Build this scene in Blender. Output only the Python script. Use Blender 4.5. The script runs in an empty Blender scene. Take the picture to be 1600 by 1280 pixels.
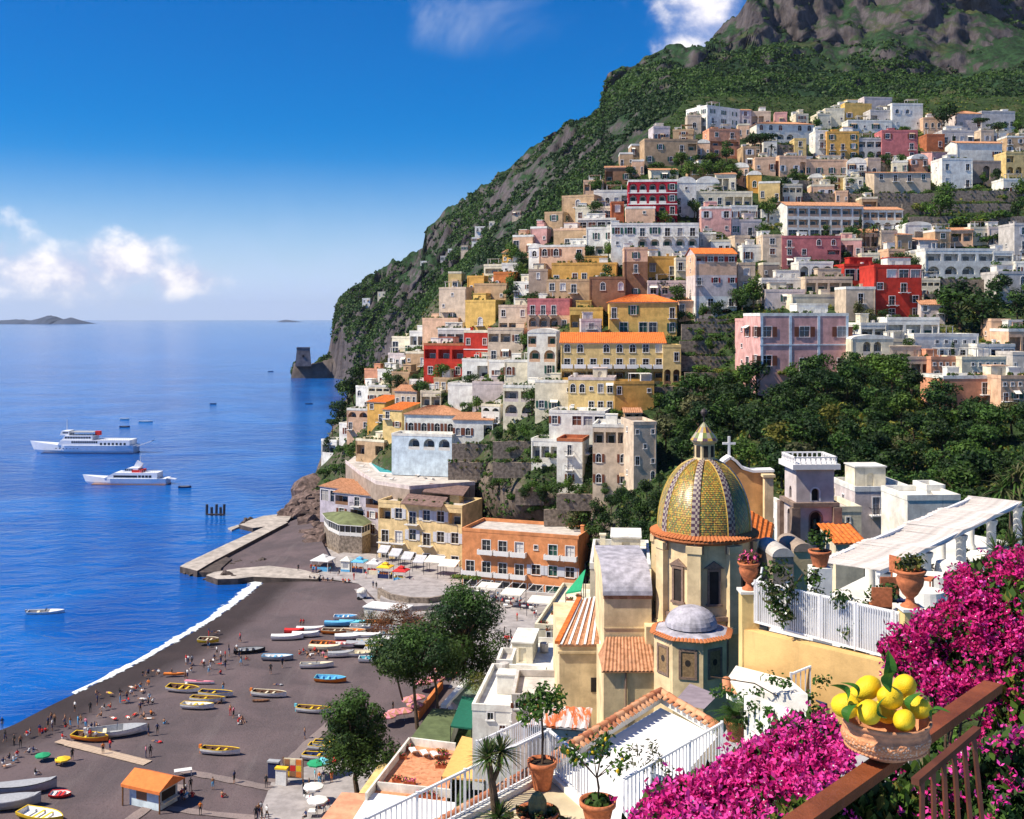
import bpy, math, random
import numpy as np
from mathutils import Vector, Matrix, noise
random.seed(7); np.random.seed(7)
R = math.radians
S = bpy.context.scene
COL = S.collection
F, H = 1700.0, 60.0          # focal length in photo pixels, eye height above the sea

# ------------------------------------------------------------------ camera, light, sky, exposure
cam_d = bpy.data.cameras.new('camera'); cam = bpy.data.objects.new('camera', cam_d); COL.objects.link(cam)
cam.location = (0, 0, H); cam.rotation_euler = (R(90), 0, 0)
cam_d.sensor_width = 36; cam_d.lens = 36*F/1600; cam_d.shift_y = -143/1600
cam_d.clip_start = 0.3; cam_d.clip_end = 60000
S.camera = cam
SUN = Vector((-0.62, -0.15, 0.77)).normalized()
sun_d = bpy.data.lights.new('sun', 'SUN'); sun = bpy.data.objects.new('sun', sun_d); COL.objects.link(sun)
sun_d.energy = 5.0; sun_d.angle = R(0.5); sun_d.color = (1, 0.91, 0.76)
sun.rotation_euler = SUN.to_track_quat('Z', 'Y').to_euler(); sun.location = (-60, 0, 200)
S.view_settings.view_transform = 'Standard'; S.view_settings.look = 'None'
S.view_settings.gamma = 1; S.view_settings.use_curve_mapping = False
S.view_settings.exposure = 0.55
S.cycles.max_bounces = 5; S.cycles.diffuse_bounces = 2; S.cycles.glossy_bounces = 2
S.cycles.transmission_bounces = 2; S.cycles.transparent_max_bounces = 4
S.cycles.caustics_reflective = False; S.cycles.caustics_refractive = False
S.cycles.use_denoising = True

class NT:                                    # tiny node helper
  def __init__(s, tree): s.t = tree; tree.nodes.clear()
  def n(s, typ, **kw):
    nd = s.t.nodes.new(typ)
    for k, v in kw.items():
      if k.startswith('_'): setattr(nd, k[1:], v)
      else:
        key = int(k[1:]) if k[0] == 'i' and k[1:].isdigit() else k.replace('__', ' ')
        if isinstance(v, bpy.types.NodeSocket): s.t.links.new(v, nd.inputs[key])
        else: nd.inputs[key].default_value = v
    return nd
  def m(s, op, a, b=0.0, c=0.0):
    nd = s.n('ShaderNodeMath', _operation=op)
    for i, v in enumerate((a, b, c)):
      if isinstance(v, bpy.types.NodeSocket): s.t.links.new(v, nd.inputs[i])
      else: nd.inputs[i].default_value = v
    return nd.outputs[0]
  def mix(s, f, a, b, mode='MIX'):
    nd = s.n('ShaderNodeMix', _data_type='RGBA', _blend_type=mode)
    for i, v in ((0, f), (6, a), (7, b)):
      if isinstance(v, bpy.types.NodeSocket): s.t.links.new(v, nd.inputs[i])
      else: nd.inputs[i].default_value = (tuple(v) + (1,))[:4] if i else v
    return nd.outputs[2]
  def ramp(s, f, lo, hi):
    nd = s.n('ShaderNodeMapRange', i0=f, i1=lo, i2=hi); nd.interpolation_type = 'SMOOTHSTEP'
    return nd.outputs[0]
  def noise(s, vec, scale, detail=3, rough=0.55, dist=0.0):
    return s.n('ShaderNodeTexNoise', Vector=vec, Scale=scale, Detail=detail, Roughness=rough, Distortion=dist).outputs[0]

W = bpy.data.worlds.new('World'); S.world = W; W.use_nodes = True
w = NT(W.node_tree)
sky = w.n('ShaderNodeTexSky', _sky_type='NISHITA', _sun_disc=False, _sun_elevation=math.asin(SUN.z),
     _sun_rotation=math.atan2(SUN.x, SUN.y), _altitude=100, _air_density=1.0, _dust_density=0.1, _ozone_density=6.0)
tc = w.n('ShaderNodeTexCoord').outputs['Generated']
sp = w.n('ShaderNodeSeparateXYZ', Vector=tc)
az = w.m('MULTIPLY', w.m('ARCTAN2', sp.outputs[0], sp.outputs[1]), 57.3)
el = w.m('MULTIPLY', w.m('ARCSINE', sp.outputs[2]), 57.3)
cv = w.n('ShaderNodeCombineXYZ', X=az, Y=w.m('MULTIPLY', el, 1.25), Z=0.0).outputs[0]
n1 = w.noise(cv, 0.36, 9, 0.56, 0.1)
n2 = w.noise(cv, 0.11, 5, 0.6, 0.6)
def blob(a0, e0, ra, re):
  da = w.m('DIVIDE', w.m('SUBTRACT', az, a0), ra); de = w.m('DIVIDE', w.m('SUBTRACT', el, e0), re)
  return w.m('SUBTRACT', 1.0, w.m('SQRT', w.m('ADD', w.m('MULTIPLY', da, da), w.m('MULTIPLY', de, de))))
def mx(*a):
  r = a[0]
  for b in a[1:]: r = w.m('MAXIMUM', r, b)
  return r
cum = mx(blob(-19.6, 2.7, 3.4, 1.75), blob(-22.8, 2.2, 4.6, 1.5), blob(-17.0, 2.0, 2.6, 1.1), blob(-27.0, 3.0, 3.8, 2.2), blob(10.2, 15.8, 2.6, 3.0), blob(9.0, 13.6, 1.4, 1.4), blob(42, 6, 9, 3), blob(-60, 5, 14, 3), blob(120, 6, 25, 4), blob(-150, 7, 30, 4))
cum = w.m('ADD', cum, w.m('MULTIPLY', w.m('SUBTRACT', n1, 0.5), 2.3))
cum = w.ramp(cum, -0.1, 0.85)
wis = mx(blob(-2, 15.6, 6.0, 2.6), blob(6.5, 15.2, 4.5, 2.4), blob(-23, 1.9, 11, 2.6))
wis = w.m('MULTIPLY', w.ramp(wis, 0.0, 0.7), w.ramp(n2, 0.44, 0.78))
band = w.m('MULTIPLY', w.m('POWER', w.ramp(el, 11.0, -3.0), 1.5), 1.25)
band = w.m('MULTIPLY', band, w.m('ADD', 0.72, w.m('MULTIPLY', n1, 0.5)))
hs = w.n('ShaderNodeHueSaturation', Color=sky.outputs[0], Saturation=1.62, Value=1.16, Hue=0.512).outputs[0]
c = w.mix(w.m('MINIMUM', band, 0.92), hs, (5.6, 7.0, 10.4))
c = w.mix(w.m('MULTIPLY', wis, 0.55), c, (6.4, 7.2, 9.0))
shade = w.mix(w.ramp(n1, 0.40, 0.66), (6.0, 6.4, 8.6), (12.0, 11.4, 11.2))
c = w.mix(cum, c, shade)
bg = w.n('ShaderNodeBackground', Color=c, Strength=0.072)
w.t.links.new(bg.outputs[0], w.n('ShaderNodeOutputWorld').inputs[0])

# ------------------------------------------------------------------ geometry helpers
def P(px, py, Y): return Vector(((px-800)*Y/F, Y, H-(py-497)*Y/F))
def Pz(px, py, z):
  Y = (H-z)*F/(py-497.0); return Vector(((px-800)*Y/F, Y, z))
def Q(p):                                     # where a point falls in the photograph (only used to word labels)
  return 800+F*p[0]/p[1], 497-F*(p[2]-H)/p[1]

class MB:
  def __init__(s): s.v = []; s.f = []; s.mi = []
  def face(s, pts, m=0):
    b = len(s.v); s.v += [tuple(p) for p in pts]; s.f.append(tuple(range(b, b+len(pts)))); s.mi.append(m)
  def box(s, x0, x1, y0, y1, z0, z1, m=0, mat=None):
    c = [Vector((x, y, z)) for z in (z0, z1) for y in (y0, y1) for x in (x0, x1)]
    if mat is not None: c = [mat @ p for p in c]
    b = len(s.v); s.v += [tuple(p) for p in c]
    for q in ((0, 2, 3, 1), (4, 5, 7, 6), (0, 1, 5, 4), (1, 3, 7, 5), (3, 2, 6, 7), (2, 0, 4, 6)):
      s.f.append(tuple(b+i for i in q)); s.mi.append(m)
    return s
  def bar(s, a, b, wx, wz=None, m=0):       # a beam of rectangular section from a to b
    a, b = Vector(a), Vector(b); wz = wz or wx; d = b-a; L = d.length
    q = d.to_track_quat('X', 'Z').to_matrix().to_4x4(); q.translation = a
    return s.box(0, L, -wx/2, wx/2, -wz/2, wz/2, m, q)
  def tube(s, pts, rad, n=6, m=0, cap=True):
    b = len(s.v); k = len(pts); pts = [Vector(p) for p in pts]
    rad = rad if hasattr(rad, '__len__') else [rad]*k
    for i, p in enumerate(pts):
      d = (pts[min(i+1, k-1)]-pts[max(i-1, 0)]).normalized(); q = d.to_track_quat('Z', 'Y')
      for j in range(n):
        a = 2*math.pi*j/n; s.v.append(tuple(p + q @ Vector((math.cos(a)*rad[i], math.sin(a)*rad[i], 0))))
    for i in range(k-1):
      for j in range(n):
        j2 = (j+1) % n
        s.f.append((b+i*n+j, b+i*n+j2, b+(i+1)*n+j2, b+(i+1)*n+j)); s.mi.append(m)
    if cap:
      s.f.append(tuple(b+j for j in reversed(range(n)))); s.mi.append(m)
      s.f.append(tuple(b+(k-1)*n+j for j in range(n))); s.mi.append(m)
    return s
  def lathe(s, prof, n=16, m=0, c=(0, 0, 0), a0=0.0, a1=2*math.pi):
    b = len(s.v); full = abs(a1-a0-2*math.pi) < 1e-6; cols = n if full else n+1
    for r, z in prof:
      for j in range(cols):
        a = a0+(a1-a0)*j/n; s.v.append((c[0]+r*math.cos(a), c[1]+r*math.sin(a), c[2]+z))
    for i in range(len(prof)-1):
      for j in range(n):
        j2 = (j+1) % cols if full else j+1
        s.f.append((b+i*cols+j, b+i*cols+j2, b+(i+1)*cols+j2, b+(i+1)*cols+j)); s.mi.append(m)
    return s
  def prism(s, poly, z0, z1, m=0, mt=None):  # vertical extrusion of a ground polygon (counter-clockwise)
    n = len(poly); mt = m if mt is None else mt
    z0 = z0 if hasattr(z0, '__len__') else [z0]*n; z1 = z1 if hasattr(z1, '__len__') else [z1]*n
    lo = [(p[0], p[1], z0[i]) for i, p in enumerate(poly)]; hi = [(p[0], p[1], z1[i]) for i, p in enumerate(poly)]
    for i in range(n):
      j = (i+1) % n; s.face((lo[i], lo[j], hi[j], hi[i]), m)
    s.face(hi, mt); s.face(lo[::-1], m)
    return s
  def mesh(s, name, mats, smooth=False):
    me = bpy.data.meshes.new(name); me.from_pydata(s.v, [], s.f)
    for x in (mats if isinstance(mats, (list, tuple)) else [mats]): me.materials.append(x)
    if any(s.mi): me.polygons.foreach_set('material_index', s.mi)
    if smooth: me.polygons.foreach_set('use_smooth', [True]*len(s.f))
    me.update(); return me
  def obj(s, name, mats, parent=None, smooth=False): return O(name, s.mesh(name, mats, smooth), parent)

def O(name, data, parent=None, loc=None, rz=0.0):
  o = bpy.data.objects.new(name, data); COL.objects.link(o)
  if parent is not None: o.parent = parent
  if loc is not None: o.location = loc
  if rz: o.rotation_euler = (0, 0, rz)
  return o
def tag(o, label, cat, group=None, kind=None):
  o['label'] = label; o['category'] = cat
  if group: o['group'] = group
  if kind: o['kind'] = kind
  return o
def thing(name, label, cat, loc=(0, 0, 0), rz=0.0, group=None):
  return tag(O(name, None, None, loc, rz), label, cat, group)
def struct(o): o['kind'] = 'structure'; return o
def stuff(o): o['kind'] = 'stuff'; return o
KIDS = {}
def kids(o):
  if o not in KIDS: KIDS[o] = list(o.children)
  return KIDS[o]
def dup(root, loc=None, rz=None, label=None, scale=None):
  r = root.copy(); COL.objects.link(r)
  if loc is not None: r.location = loc
  if rz is not None: r.rotation_euler = (0, 0, rz)
  if scale is not None: r.scale = scale
  if label: r['label'] = label
  for ch in kids(root):
    c2 = ch.copy(); COL.objects.link(c2); c2.parent = r
    for g in kids(ch):
      g2 = g.copy(); COL.objects.link(g2); g2.parent = c2
  return r
def np_mesh(name, verts, nper, mats, mi=None, smooth=False):   # verts: (n*nper,3), consecutive polygons of nper corners
  me = bpy.data.meshes.new(name); nv = len(verts); nf = nv//nper
  me.vertices.add(nv); me.vertices.foreach_set('co', np.asarray(verts, dtype=np.float32).ravel())
  me.loops.add(nv); me.loops.foreach_set('vertex_index', np.arange(nv, dtype=np.int32))
  me.polygons.add(nf); me.polygons.foreach_set('loop_start', np.arange(0, nv, nper, dtype=np.int32))
  for x in (mats if isinstance(mats, (list, tuple)) else [mats]): me.materials.append(x)
  if mi is not None: me.polygons.foreach_set('material_index', np.asarray(mi, dtype=np.int32))
  me.update(calc_edges=True); return me
def grid_mesh(name, pts, mats, smooth=True):                   # pts: array (rows, cols, 3)
  r, c = pts.shape[:2]; idx = np.arange(r*c).reshape(r, c)
  q = np.stack([idx[:-1, :-1], idx[:-1, 1:], idx[1:, 1:], idx[1:, :-1]], -1).reshape(-1, 4)
  me = bpy.data.meshes.new(name); me.from_pydata(pts.reshape(-1, 3).tolist(), [], q.tolist())
  for x in (mats if isinstance(mats, (list, tuple)) else [mats]): me.materials.append(x)
  if smooth: me.polygons.foreach_set('use_smooth', [True]*len(q))
  me.update(); return me

# ------------------------------------------------------------------ materials
MATS = {}
def base_mat(name):
  m = bpy.data.materials.new(name); m.use_nodes = True; MATS[name] = m
  n = NT(m.node_tree); b = n.n('ShaderNodeBsdfPrincipled'); out = n.n('ShaderNodeOutputMaterial')
  n.t.links.new(b.outputs[0], out.inputs[0]); return m, n, b
def setin(n, b, key, v):
  if isinstance(v, bpy.types.NodeSocket): n.t.links.new(v, b.inputs[key])
  else: b.inputs[key].default_value = v
def M(name, col, rough=0.75, var=0.16, scale=3.0, bump=0.0, metal=0.0, spec=0.3, dirt=0.0, rnd=0.0, stretch=1.0):
  """painted or natural surface: base colour with worn variation, optional dirt streaks and fine relief"""
  if name in MATS: return MATS[name]
  m, n, b = base_mat(name); b.inputs['Roughness'].default_value = rough; b.inputs['Metallic'].default_value = metal
  b.inputs['Specular IOR Level'].default_value = spec
  tc = n.n('ShaderNodeTexCoord').outputs['Object']
  if stretch != 1.0: tc = n.n('ShaderNodeMapping', Vector=tc, Scale=(1, 1, stretch)).outputs[0]
  f = n.noise(tc, scale, 5, 0.62)
  lo = tuple(max(0, x*(1-var)) for x in col); hi = tuple(min(0.92, x*(1+var*0.8)) for x in col)
  cc = n.mix(n.ramp(f, 0.3, 0.7), lo, hi)
  if dirt:
    mp = n.n('ShaderNodeMapping', Vector=tc, Scale=(1.3, 1.3, 0.16)).outputs[0]
    g = n.ramp(n.noise(mp, 1.1, 6, 0.7), 0.52, 0.78)
    cc = n.mix(n.m('MULTIPLY', g, dirt), cc, tuple(x*0.55+0.02 for x in col))
  if rnd:
    r = n.n('ShaderNodeObjectInfo').outputs['Random']
    cc = n.mix(n.m('MULTIPLY', r, rnd), cc, tuple(x*0.6 for x in col))
  setin(n, b, 'Base Color', cc)
  if bump:
    bp = n.n('ShaderNodeBump', Strength=bump, Distance=0.05, Height=n.noise(tc, scale*6, 4, 0.7))
    n.t.links.new(bp.outputs[0], b.inputs['Normal'])
  return m
def stucco(key, col): return M('stucco_'+key, col, 0.9, 0.26, 0.5, 0.35, dirt=0.75, spec=0.1, rnd=0.12)
def leafmat(name, col, var=0.5):
  if name in MATS: return MATS[name]
  m, n, b = base_mat(name)
  tc = n.n('ShaderNodeTexCoord').outputs['Object']; r = n.n('ShaderNodeObjectInfo').outputs['Random']
  f = n.noise(tc, 1.3, 3, 0.6)
  cc = n.mix(n.ramp(f, 0.3, 0.7), tuple(x*(1-var) for x in col), tuple(x*(1+var*0.9) for x in col))
  cc = n.mix(n.m('MULTIPLY', r, 0.2), cc, (col[0]*1.5, col[1]*0.9, col[2]*0.6))
  setin(n, b, 'Base Color', cc); b.inputs['Roughness'].default_value = 0.6; b.inputs['Specular IOR Level'].default_value = 0.2
  tr = n.n('ShaderNodeBsdfTranslucent', Color=cc); mxs = n.n('ShaderNodeMixShader', i0=0.25)
  n.t.links.new(b.outputs[0], mxs.inputs[1]); n.t.links.new(tr.outputs[0], mxs.inputs[2])
  out = [x for x in n.t.nodes if x.type == 'OUTPUT_MATERIAL'][0]; n.t.links.new(mxs.outputs[0], out.inputs[0])
  return m
def tilemat(name, col, sx=0.25, sy=0.42):
  """terracotta: every tile fired a little differently"""
  if name in MATS: return MATS[name]
  m, n, b = base_mat(name); b.inputs['Roughness'].default_value = 0.85; b.inputs['Specular IOR Level'].default_value = 0.15
  tc = n.n('ShaderNodeTexCoord').outputs['Object']
  v = n.n('ShaderNodeTexVoronoi', Vector=tc, Scale=2.6).outputs['Color']
  s = n.n('ShaderNodeSeparateColor', Color=v).outputs[0]
  cc = n.mix(s, tuple(x*0.72 for x in col), (min(.9, col[0]*1.2), col[1]*1.25, col[2]*1.4))
  g = n.ramp(n.noise(tc, 0.6, 5, 0.7), 0.5, 0.8)
  cc = n.mix(n.m('MULTIPLY', g, 0.5), cc, (0.16, 0.11, 0.08))
  setin(n, b, 'Base Color', cc); return m
PAL = dict(white=(.80, .75, .67), cream=(.76, .68, .50), beige=(.62, .49, .36), tan=(.50, .34, .20), peach=(.72, .46, .30), pink=(.66, .36, .32),
     rose=(.52, .17, .17), red=(.50, .045, .03), crimson=(.38, .02, .035), yellow=(.74, .48, .14), ochre=(.68, .38, .10), gold=(.72, .52, .22),
     orange=(.66, .22, .07), salmon=(.68, .32, .19), brown=(.27, .145, .085), stone=(.36, .28, .22), grey=(.54, .50, .46), lilac=(.64, .54, .50),
     blue=(.62, .72, .78), slate=(.16, .18, .22), brick=(.44, .15, .07))
def ST(k): return stucco(k, PAL[k])
GLASS = M('window_glass', (.02, .025, .03), 0.12, 0.3, 2.0, spec=0.6)
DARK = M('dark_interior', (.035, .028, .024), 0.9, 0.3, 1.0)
FRAME = M('window_frame_paint', (.70, .68, .64), 0.6, 0.1, 4)
SHUT = dict(g=M('green_shutter', (.02, .085, .06), 0.6, 0.2, 4), b=M('brown_shutter', (.16, .05, .025), 0.6, 0.2, 4), r=M('red_shutter', (.30, .03, .02), 0.6, 0.2, 4),
      w=M('pale_shutter', (.60, .60, .62), 0.6, 0.1, 4), k=DARK)
WHITE = M('white_paint', (.80, .79, .77), 0.6, 0.06, 2, dirt=0.12)
TRIM = M('white_trim', (.76, .74, .71), 0.7, 0.06, 2)
METAL = M('dark_iron', (.06, .06, .07), 0.5, 0.2, 5, metal=0.4)
TERRA = tilemat('terracotta_tiles', (.52, .17, .06))
TERRA2 = tilemat('weathered_terracotta_tiles', (.46, .22, .11))
TERRA3 = tilemat('orange_terracotta_tiles', (.66, .17, .035))
POT = M('terracotta_pot', (.48, .15, .06), 0.8, 0.25, 12, 0.2)
CLOTH = M('cream_canvas', (.76, .72, .62), 0.9, 0.1, 1.5)
WOOD = M('brown_timber', (.17, .075, .03), 0.7, 0.35, 6, 0.3)
CONC = M('pale_concrete', (.52, .47, .42), 0.9, 0.22, 0.6, 0.3, dirt=0.25)
ROCKW = M('rubble_wall', (.25, .20, .155), 0.95, 0.5, 1.4, 0.9)
STEM = M('bark', (.10, .065, .04), 0.95, 0.4, 6, 0.5)
# ------------------------------------------------------------------ the lie of the land (distance of the hillside for each line of sight)
class Surf:
  """thin-plate surface through surveyed points"""
  def __init__(s, pts):
    a = np.array(pts, float); s.p = a[:, :2]/100; n = len(a)
    K = s.k(s.p[:, None, :]-s.p[None, :, :])+np.eye(n)*0.02
    A = np.zeros((n+3, n+3)); A[:n, :n] = K; A[:n, n] = 1; A[:n, n+1:] = s.p; A[n, :n] = 1; A[n+1:, :n] = s.p.T
    s.c = np.linalg.solve(A, np.concatenate([np.log(a[:, 2]), [0, 0, 0]]))
  @staticmethod
  def k(d):
    r2 = (d**2).sum(-1)+1e-9; return 0.5*r2*np.log(r2)
  def __call__(s, x, y):
    q = np.stack(np.broadcast_arrays(np.asarray(x, float)/100, np.asarray(y, float)/100), -1)
    n = len(s.p); return np.exp(s.k(q[..., None, :]-s.p) @ s.c[:n] + s.c[n] + q @ s.c[n+1:])
D = Surf([(480, 800, 337), (505, 720, 372), (510, 690, 385), (545, 600, 420), (560, 645, 370), (600, 560, 400), (690, 460, 390), (650, 620, 335), (690, 700, 300),
     (610, 735, 300), (535, 850, 296), (660, 860, 296), (660, 800, 300), (810, 925, 264), (810, 850, 274), (720, 900, 282), (760, 600, 315), (900, 640, 272), (930, 745, 248), (820, 790, 252),
     (950, 840, 222), (970, 600, 280), (1000, 500, 305), (1120, 500, 300), (1250, 580, 250), (1110, 610, 272), (1250, 700, 215), (1250, 820, 172),
     (1500, 600, 238), (1500, 750, 185), (1600, 880, 130), (1100, 890, 150), (960, 890, 200), (900, 905, 246), (900, 400, 345), (1030, 360, 350),
     (1250, 400, 338), (1450, 400, 335), (1000, 260, 410), (1250, 280, 400), (1500, 290, 395), (1100, 200, 450), (1250, 200, 465), (1500, 190, 470),
     (800, 430, 360), (850, 340, 385), (1700, 190, 470), (1700, 600, 230), (1700, 400, 330), (930, 290, 400)])
MT = Surf([(520, 590, 1095), (460, 590, 1090), (560, 590, 1010), (600, 540, 950), (650, 480, 920), (520, 480, 1150), (600, 420, 1200), (700, 330, 1200), (700, 430, 900),
     (760, 400, 820), (850, 320, 760), (850, 220, 1000), (940, 140, 980), (930, 270, 700), (1010, 200, 680), (1000, 90, 1000), (1100, 75, 985), (1300, 95, 930), (1500, 105, 930),
     (1100, 160, 690), (1250, 190, 650), (1500, 180, 640), (1180, 80, 930), (1165, 0, 985), (1400, 20, 985), (1500, 50, 965), (1600, -120, 1120), (1200, -100, 1080),
     (1700, 180, 640), (1700, 60, 960), (850, 450, 640), (1000, 330, 620), (700, 560, 760), (1250, 280, 600), (1500, 280, 600)])
def pl(tab, x): return np.interp(x, [a for a, b in tab], [b for a, b in tab])

# materials of the land
def ground_mat(name, green, rock, lo=0.45, hi=0.75, sc=0.02, dry=(.14, .12, .05)):
  m, n, b = base_mat(name); b.inputs['Roughness'].default_value = 0.95; b.inputs['Specular IOR Level'].default_value = 0.1
  tc = n.n('ShaderNodeTexCoord').outputs['Object']; g = n.n('ShaderNodeNewGeometry')
  nz = n.n('ShaderNodeSeparateXYZ', Vector=g.outputs['Normal']).outputs[2]
  f = n.noise(tc, sc, 8, 0.65); f2 = n.noise(tc, sc*7, 6, 0.7)
  vert = n.n('ShaderNodeMapping', Vector=tc, Scale=(1, 1, 0.18)).outputs[0]
  f3 = n.noise(vert, sc*5, 8, 0.7, 0.4)
  rk = n.mix(n.ramp(f3, 0.3, 0.72), tuple(x*0.42 for x in rock), tuple(x*1.35 for x in rock))
  rk = n.mix(n.m('MULTIPLY', n.ramp(f2, 0.5, 0.75), 0.5), rk, (rock[0]*1.2, rock[1]*0.9, rock[2]*0.7))
  gr = n.mix(n.ramp(f2, 0.35, 0.68), tuple(x*0.45 for x in green), tuple(x*1.4 for x in green))
  gr = n.mix(n.m('MULTIPLY', n.ramp(f, 0.5, 0.7), 0.45), gr, dry)
  k = n.ramp(n.m('ADD', nz, n.m('MULTIPLY', n.m('SUBTRACT', f2, 0.5), 1.1)), lo, hi)
  setin(n, b, 'Base Color', n.mix(k, rk, gr))
  bp = n.n('ShaderNodeBump', Strength=0.8, Distance=0.06/sc, Height=n.m('ADD', f3, n.m('MULTIPLY', f2, 0.6)))
  n.t.links.new(bp.outputs[0], b.inputs['Normal']); return m
MOUNT = ground_mat('mountain_rock_and_scrub', (.022, .050, .020), (.10, .086, .088), 0.42, 0.80, 0.02)
HILL = ground_mat('hillside_earth', (.035, .06, .02), (.17, .135, .11), 0.35, 0.7, 0.12)

m, n, b = base_mat('sea_water')
tc = n.n('ShaderNodeTexCoord').outputs['Object']
g1 = n.noise(n.n('ShaderNodeMapping', Vector=tc, Scale=(0.55, 1.0, 1)).outputs[0], 0.16, 6, 0.62, 0.6)
g2 = n.noise(tc, 0.018, 4, 0.55, 0.8); g3 = n.noise(tc, 0.004, 3, 0.5)
cc = n.mix(n.ramp(n.m('ADD', n.m('MULTIPLY', g2, 0.6), n.m('MULTIPLY', g3, 0.4)), 0.35, 0.65), (.003, .055, .28), (.008, .13, .46))
setin(n, b, 'Base Color', cc); b.inputs['Roughness'].default_value = 0.12; b.inputs['IOR'].default_value = 1.33
bp = n.n('ShaderNodeBump', Strength=0.55, Distance=1.4, Height=n.m('ADD', g1, n.m('MULTIPLY', g2, 1.2)))
n.t.links.new(bp.outputs[0], b.inputs['Normal']); SEA = m
def sandmat(name, col, k=1.0):
  m, n, b = base_mat(name); b.inputs['Roughness'].default_value = 0.95; b.inputs['Specular IOR Level'].default_value = 0.15
  tc = n.n('ShaderNodeTexCoord').outputs['Object']
  f = n.noise(tc, 0.09, 6, 0.6, 0.8); f2 = n.noise(tc, 2.2, 6, 0.75); f3 = n.noise(n.n('ShaderNodeMapping', Vector=tc, Rotation=(0, 0, R(-50)), Scale=(1, 0.12, 1)).outputs[0], 0.35, 5, 0.6, 0.5)
  cc = n.mix(n.ramp(f, 0.3, 0.7), tuple(x*0.78 for x in col), (col[0]*1.22, col[1]*1.14, col[2]*1.12))
  cc = n.mix(n.m('MULTIPLY', n.ramp(f3, 0.5, 0.75), 0.30), cc, (.20, .17, .165))
  cc = n.mix(n.m('MULTIPLY', n.ramp(f2, 0.5, 0.72), 0.55), cc, tuple(x*0.5 for x in col))
  if k is True:                          # damp from the swash: vertex attribute 'damp'
    d = n.n('ShaderNodeAttribute', _attribute_name='damp').outputs['Fac']; d = n.ramp(n.m('ADD', d, n.m('MULTIPLY', n.m('SUBTRACT', f, .5), .9)), .25, .8)
    cc = n.mix(d, cc, n.mix(.72, cc, (.018, .013, .012)))
  setin(n, b, 'Base Color', cc)
  bp = n.n('ShaderNodeBump', Strength=0.7, Distance=0.2, Height=f2); n.t.links.new(bp.outputs[0], b.inputs['Normal']); return m
SAND = sandmat('dark_volcanic_sand', (.122, .098, .103)); WET = sandmat('wet_dark_sand', (.122, .098, .103), True)
PAVE = M('pale_paving', (.34, .31, .30), 0.9, 0.25, 0.5, 0.3, dirt=0.2)

# sea: one sheet to the horizon, a ring of long quads so that it stays cheap
mb = MB(); ys = [60, 250, 600, 1500, 5000, 30000]; xs = [-30000, -5000, -1200, -300, 100, 700, 30000]
for i in range(len(ys)-1):
  for j in range(len(xs)-1):
    mb.face([(xs[j], ys[i], 0), (xs[j+1], ys[i], 0), (xs[j+1], ys[i+1], 0), (xs[j], ys[i+1], 0)])
struct(mb.obj('sea', SEA))

# mountain behind the town, down to the sea at the watch-tower point
RIDGE = [(455, 588), (459, 566), (470, 572), (490, 574), (500, 560), (512, 556), (519, 520), (524, 478), (535, 462), (560, 445), (600, 425), (640, 398), (660, 385), (665, 352), (690, 335), (725, 308),
    (765, 285), (800, 258), (830, 232), (870, 205), (910, 188), (938, 168), (945, 128), (975, 105), (1000, 92), (1040, 76), (1100, 78), (1118, 48), (1150, 18), (1165, 2), (1185, -40), (1300, -110), (1900, -140)]
BASE = [(455, 596), (560, 600), (600, 590), (700, 540), (800, 460), (900, 380), (1000, 310), (1100, 260), (1200, 260), (1900, 300)]
cols = np.unique(np.concatenate([np.linspace(455, 700, 110), np.linspace(700, 1250, 170), np.linspace(1250, 1800, 80)])); rows = np.linspace(0, 1, 130)**0.9
PX = np.repeat(cols[None, :], len(rows), 0); rt = pl(RIDGE, cols); rb = pl(BASE, cols)
PY = rt[None, :]+(rb-rt)[None, :]*rows[:, None]
YY = MT(PX, PY); T = rows[:, None]
pts = np.stack([(PX-800)*YY/F, YY, H-(PY-497)*YY/F], -1)
amp = np.clip((YY-500)/500, 0.3, 1.2)*np.clip((PX-480)/90, 0.12, 1)
for i in range(pts.shape[0]):
  for j in range(pts.shape[1]):
    x, y, z = pts[i, j]; a = amp[i, j]
    v = Vector((x*0.011, y*0.011, z*0.0045)); q = noise.fractal(v, 0.75, 2.1, 6)
    q2 = noise.ridged_multi_fractal(Vector((x*0.03, y*0.02, z*0.008)), 0.8, 2.1, 4, 1.0, 2.0)-1.0
    tp = max(0, 1-i/45)*min(1, max(0, (x-100)/150)) if y > 500 else 0; q3 = noise.ridged_multi_fractal(Vector((x*0.012+3, y*0.006, z*0.0025)), 0.9, 2.2, 5, 1.0, 2.0)-1.2
    dd = q*26*a+q2*9*a+q3*(12+22*tp)*a
    pts[i, j] = (x*(1+dd*0.0004), y+dd, z+(noise.fractal(v*3.1, 0.8, 2.2, 4)*9*a if i else noise.fractal(Vector((x*0.05, 3, 0)), 0.9, 2.1, 4)*5*a))
back = pts[0].copy(); back[:, 1] += 400; back[:, 2] -= 120
pts = np.concatenate([back[None], pts], 0); pts[-1, :, 2] = np.minimum(pts[-1, :, 2], np.where(cols < 600, -4, 1e9))
MPTS = pts
struct(O('mountain', grid_mesh('mountain', pts, MOUNT)))

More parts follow.
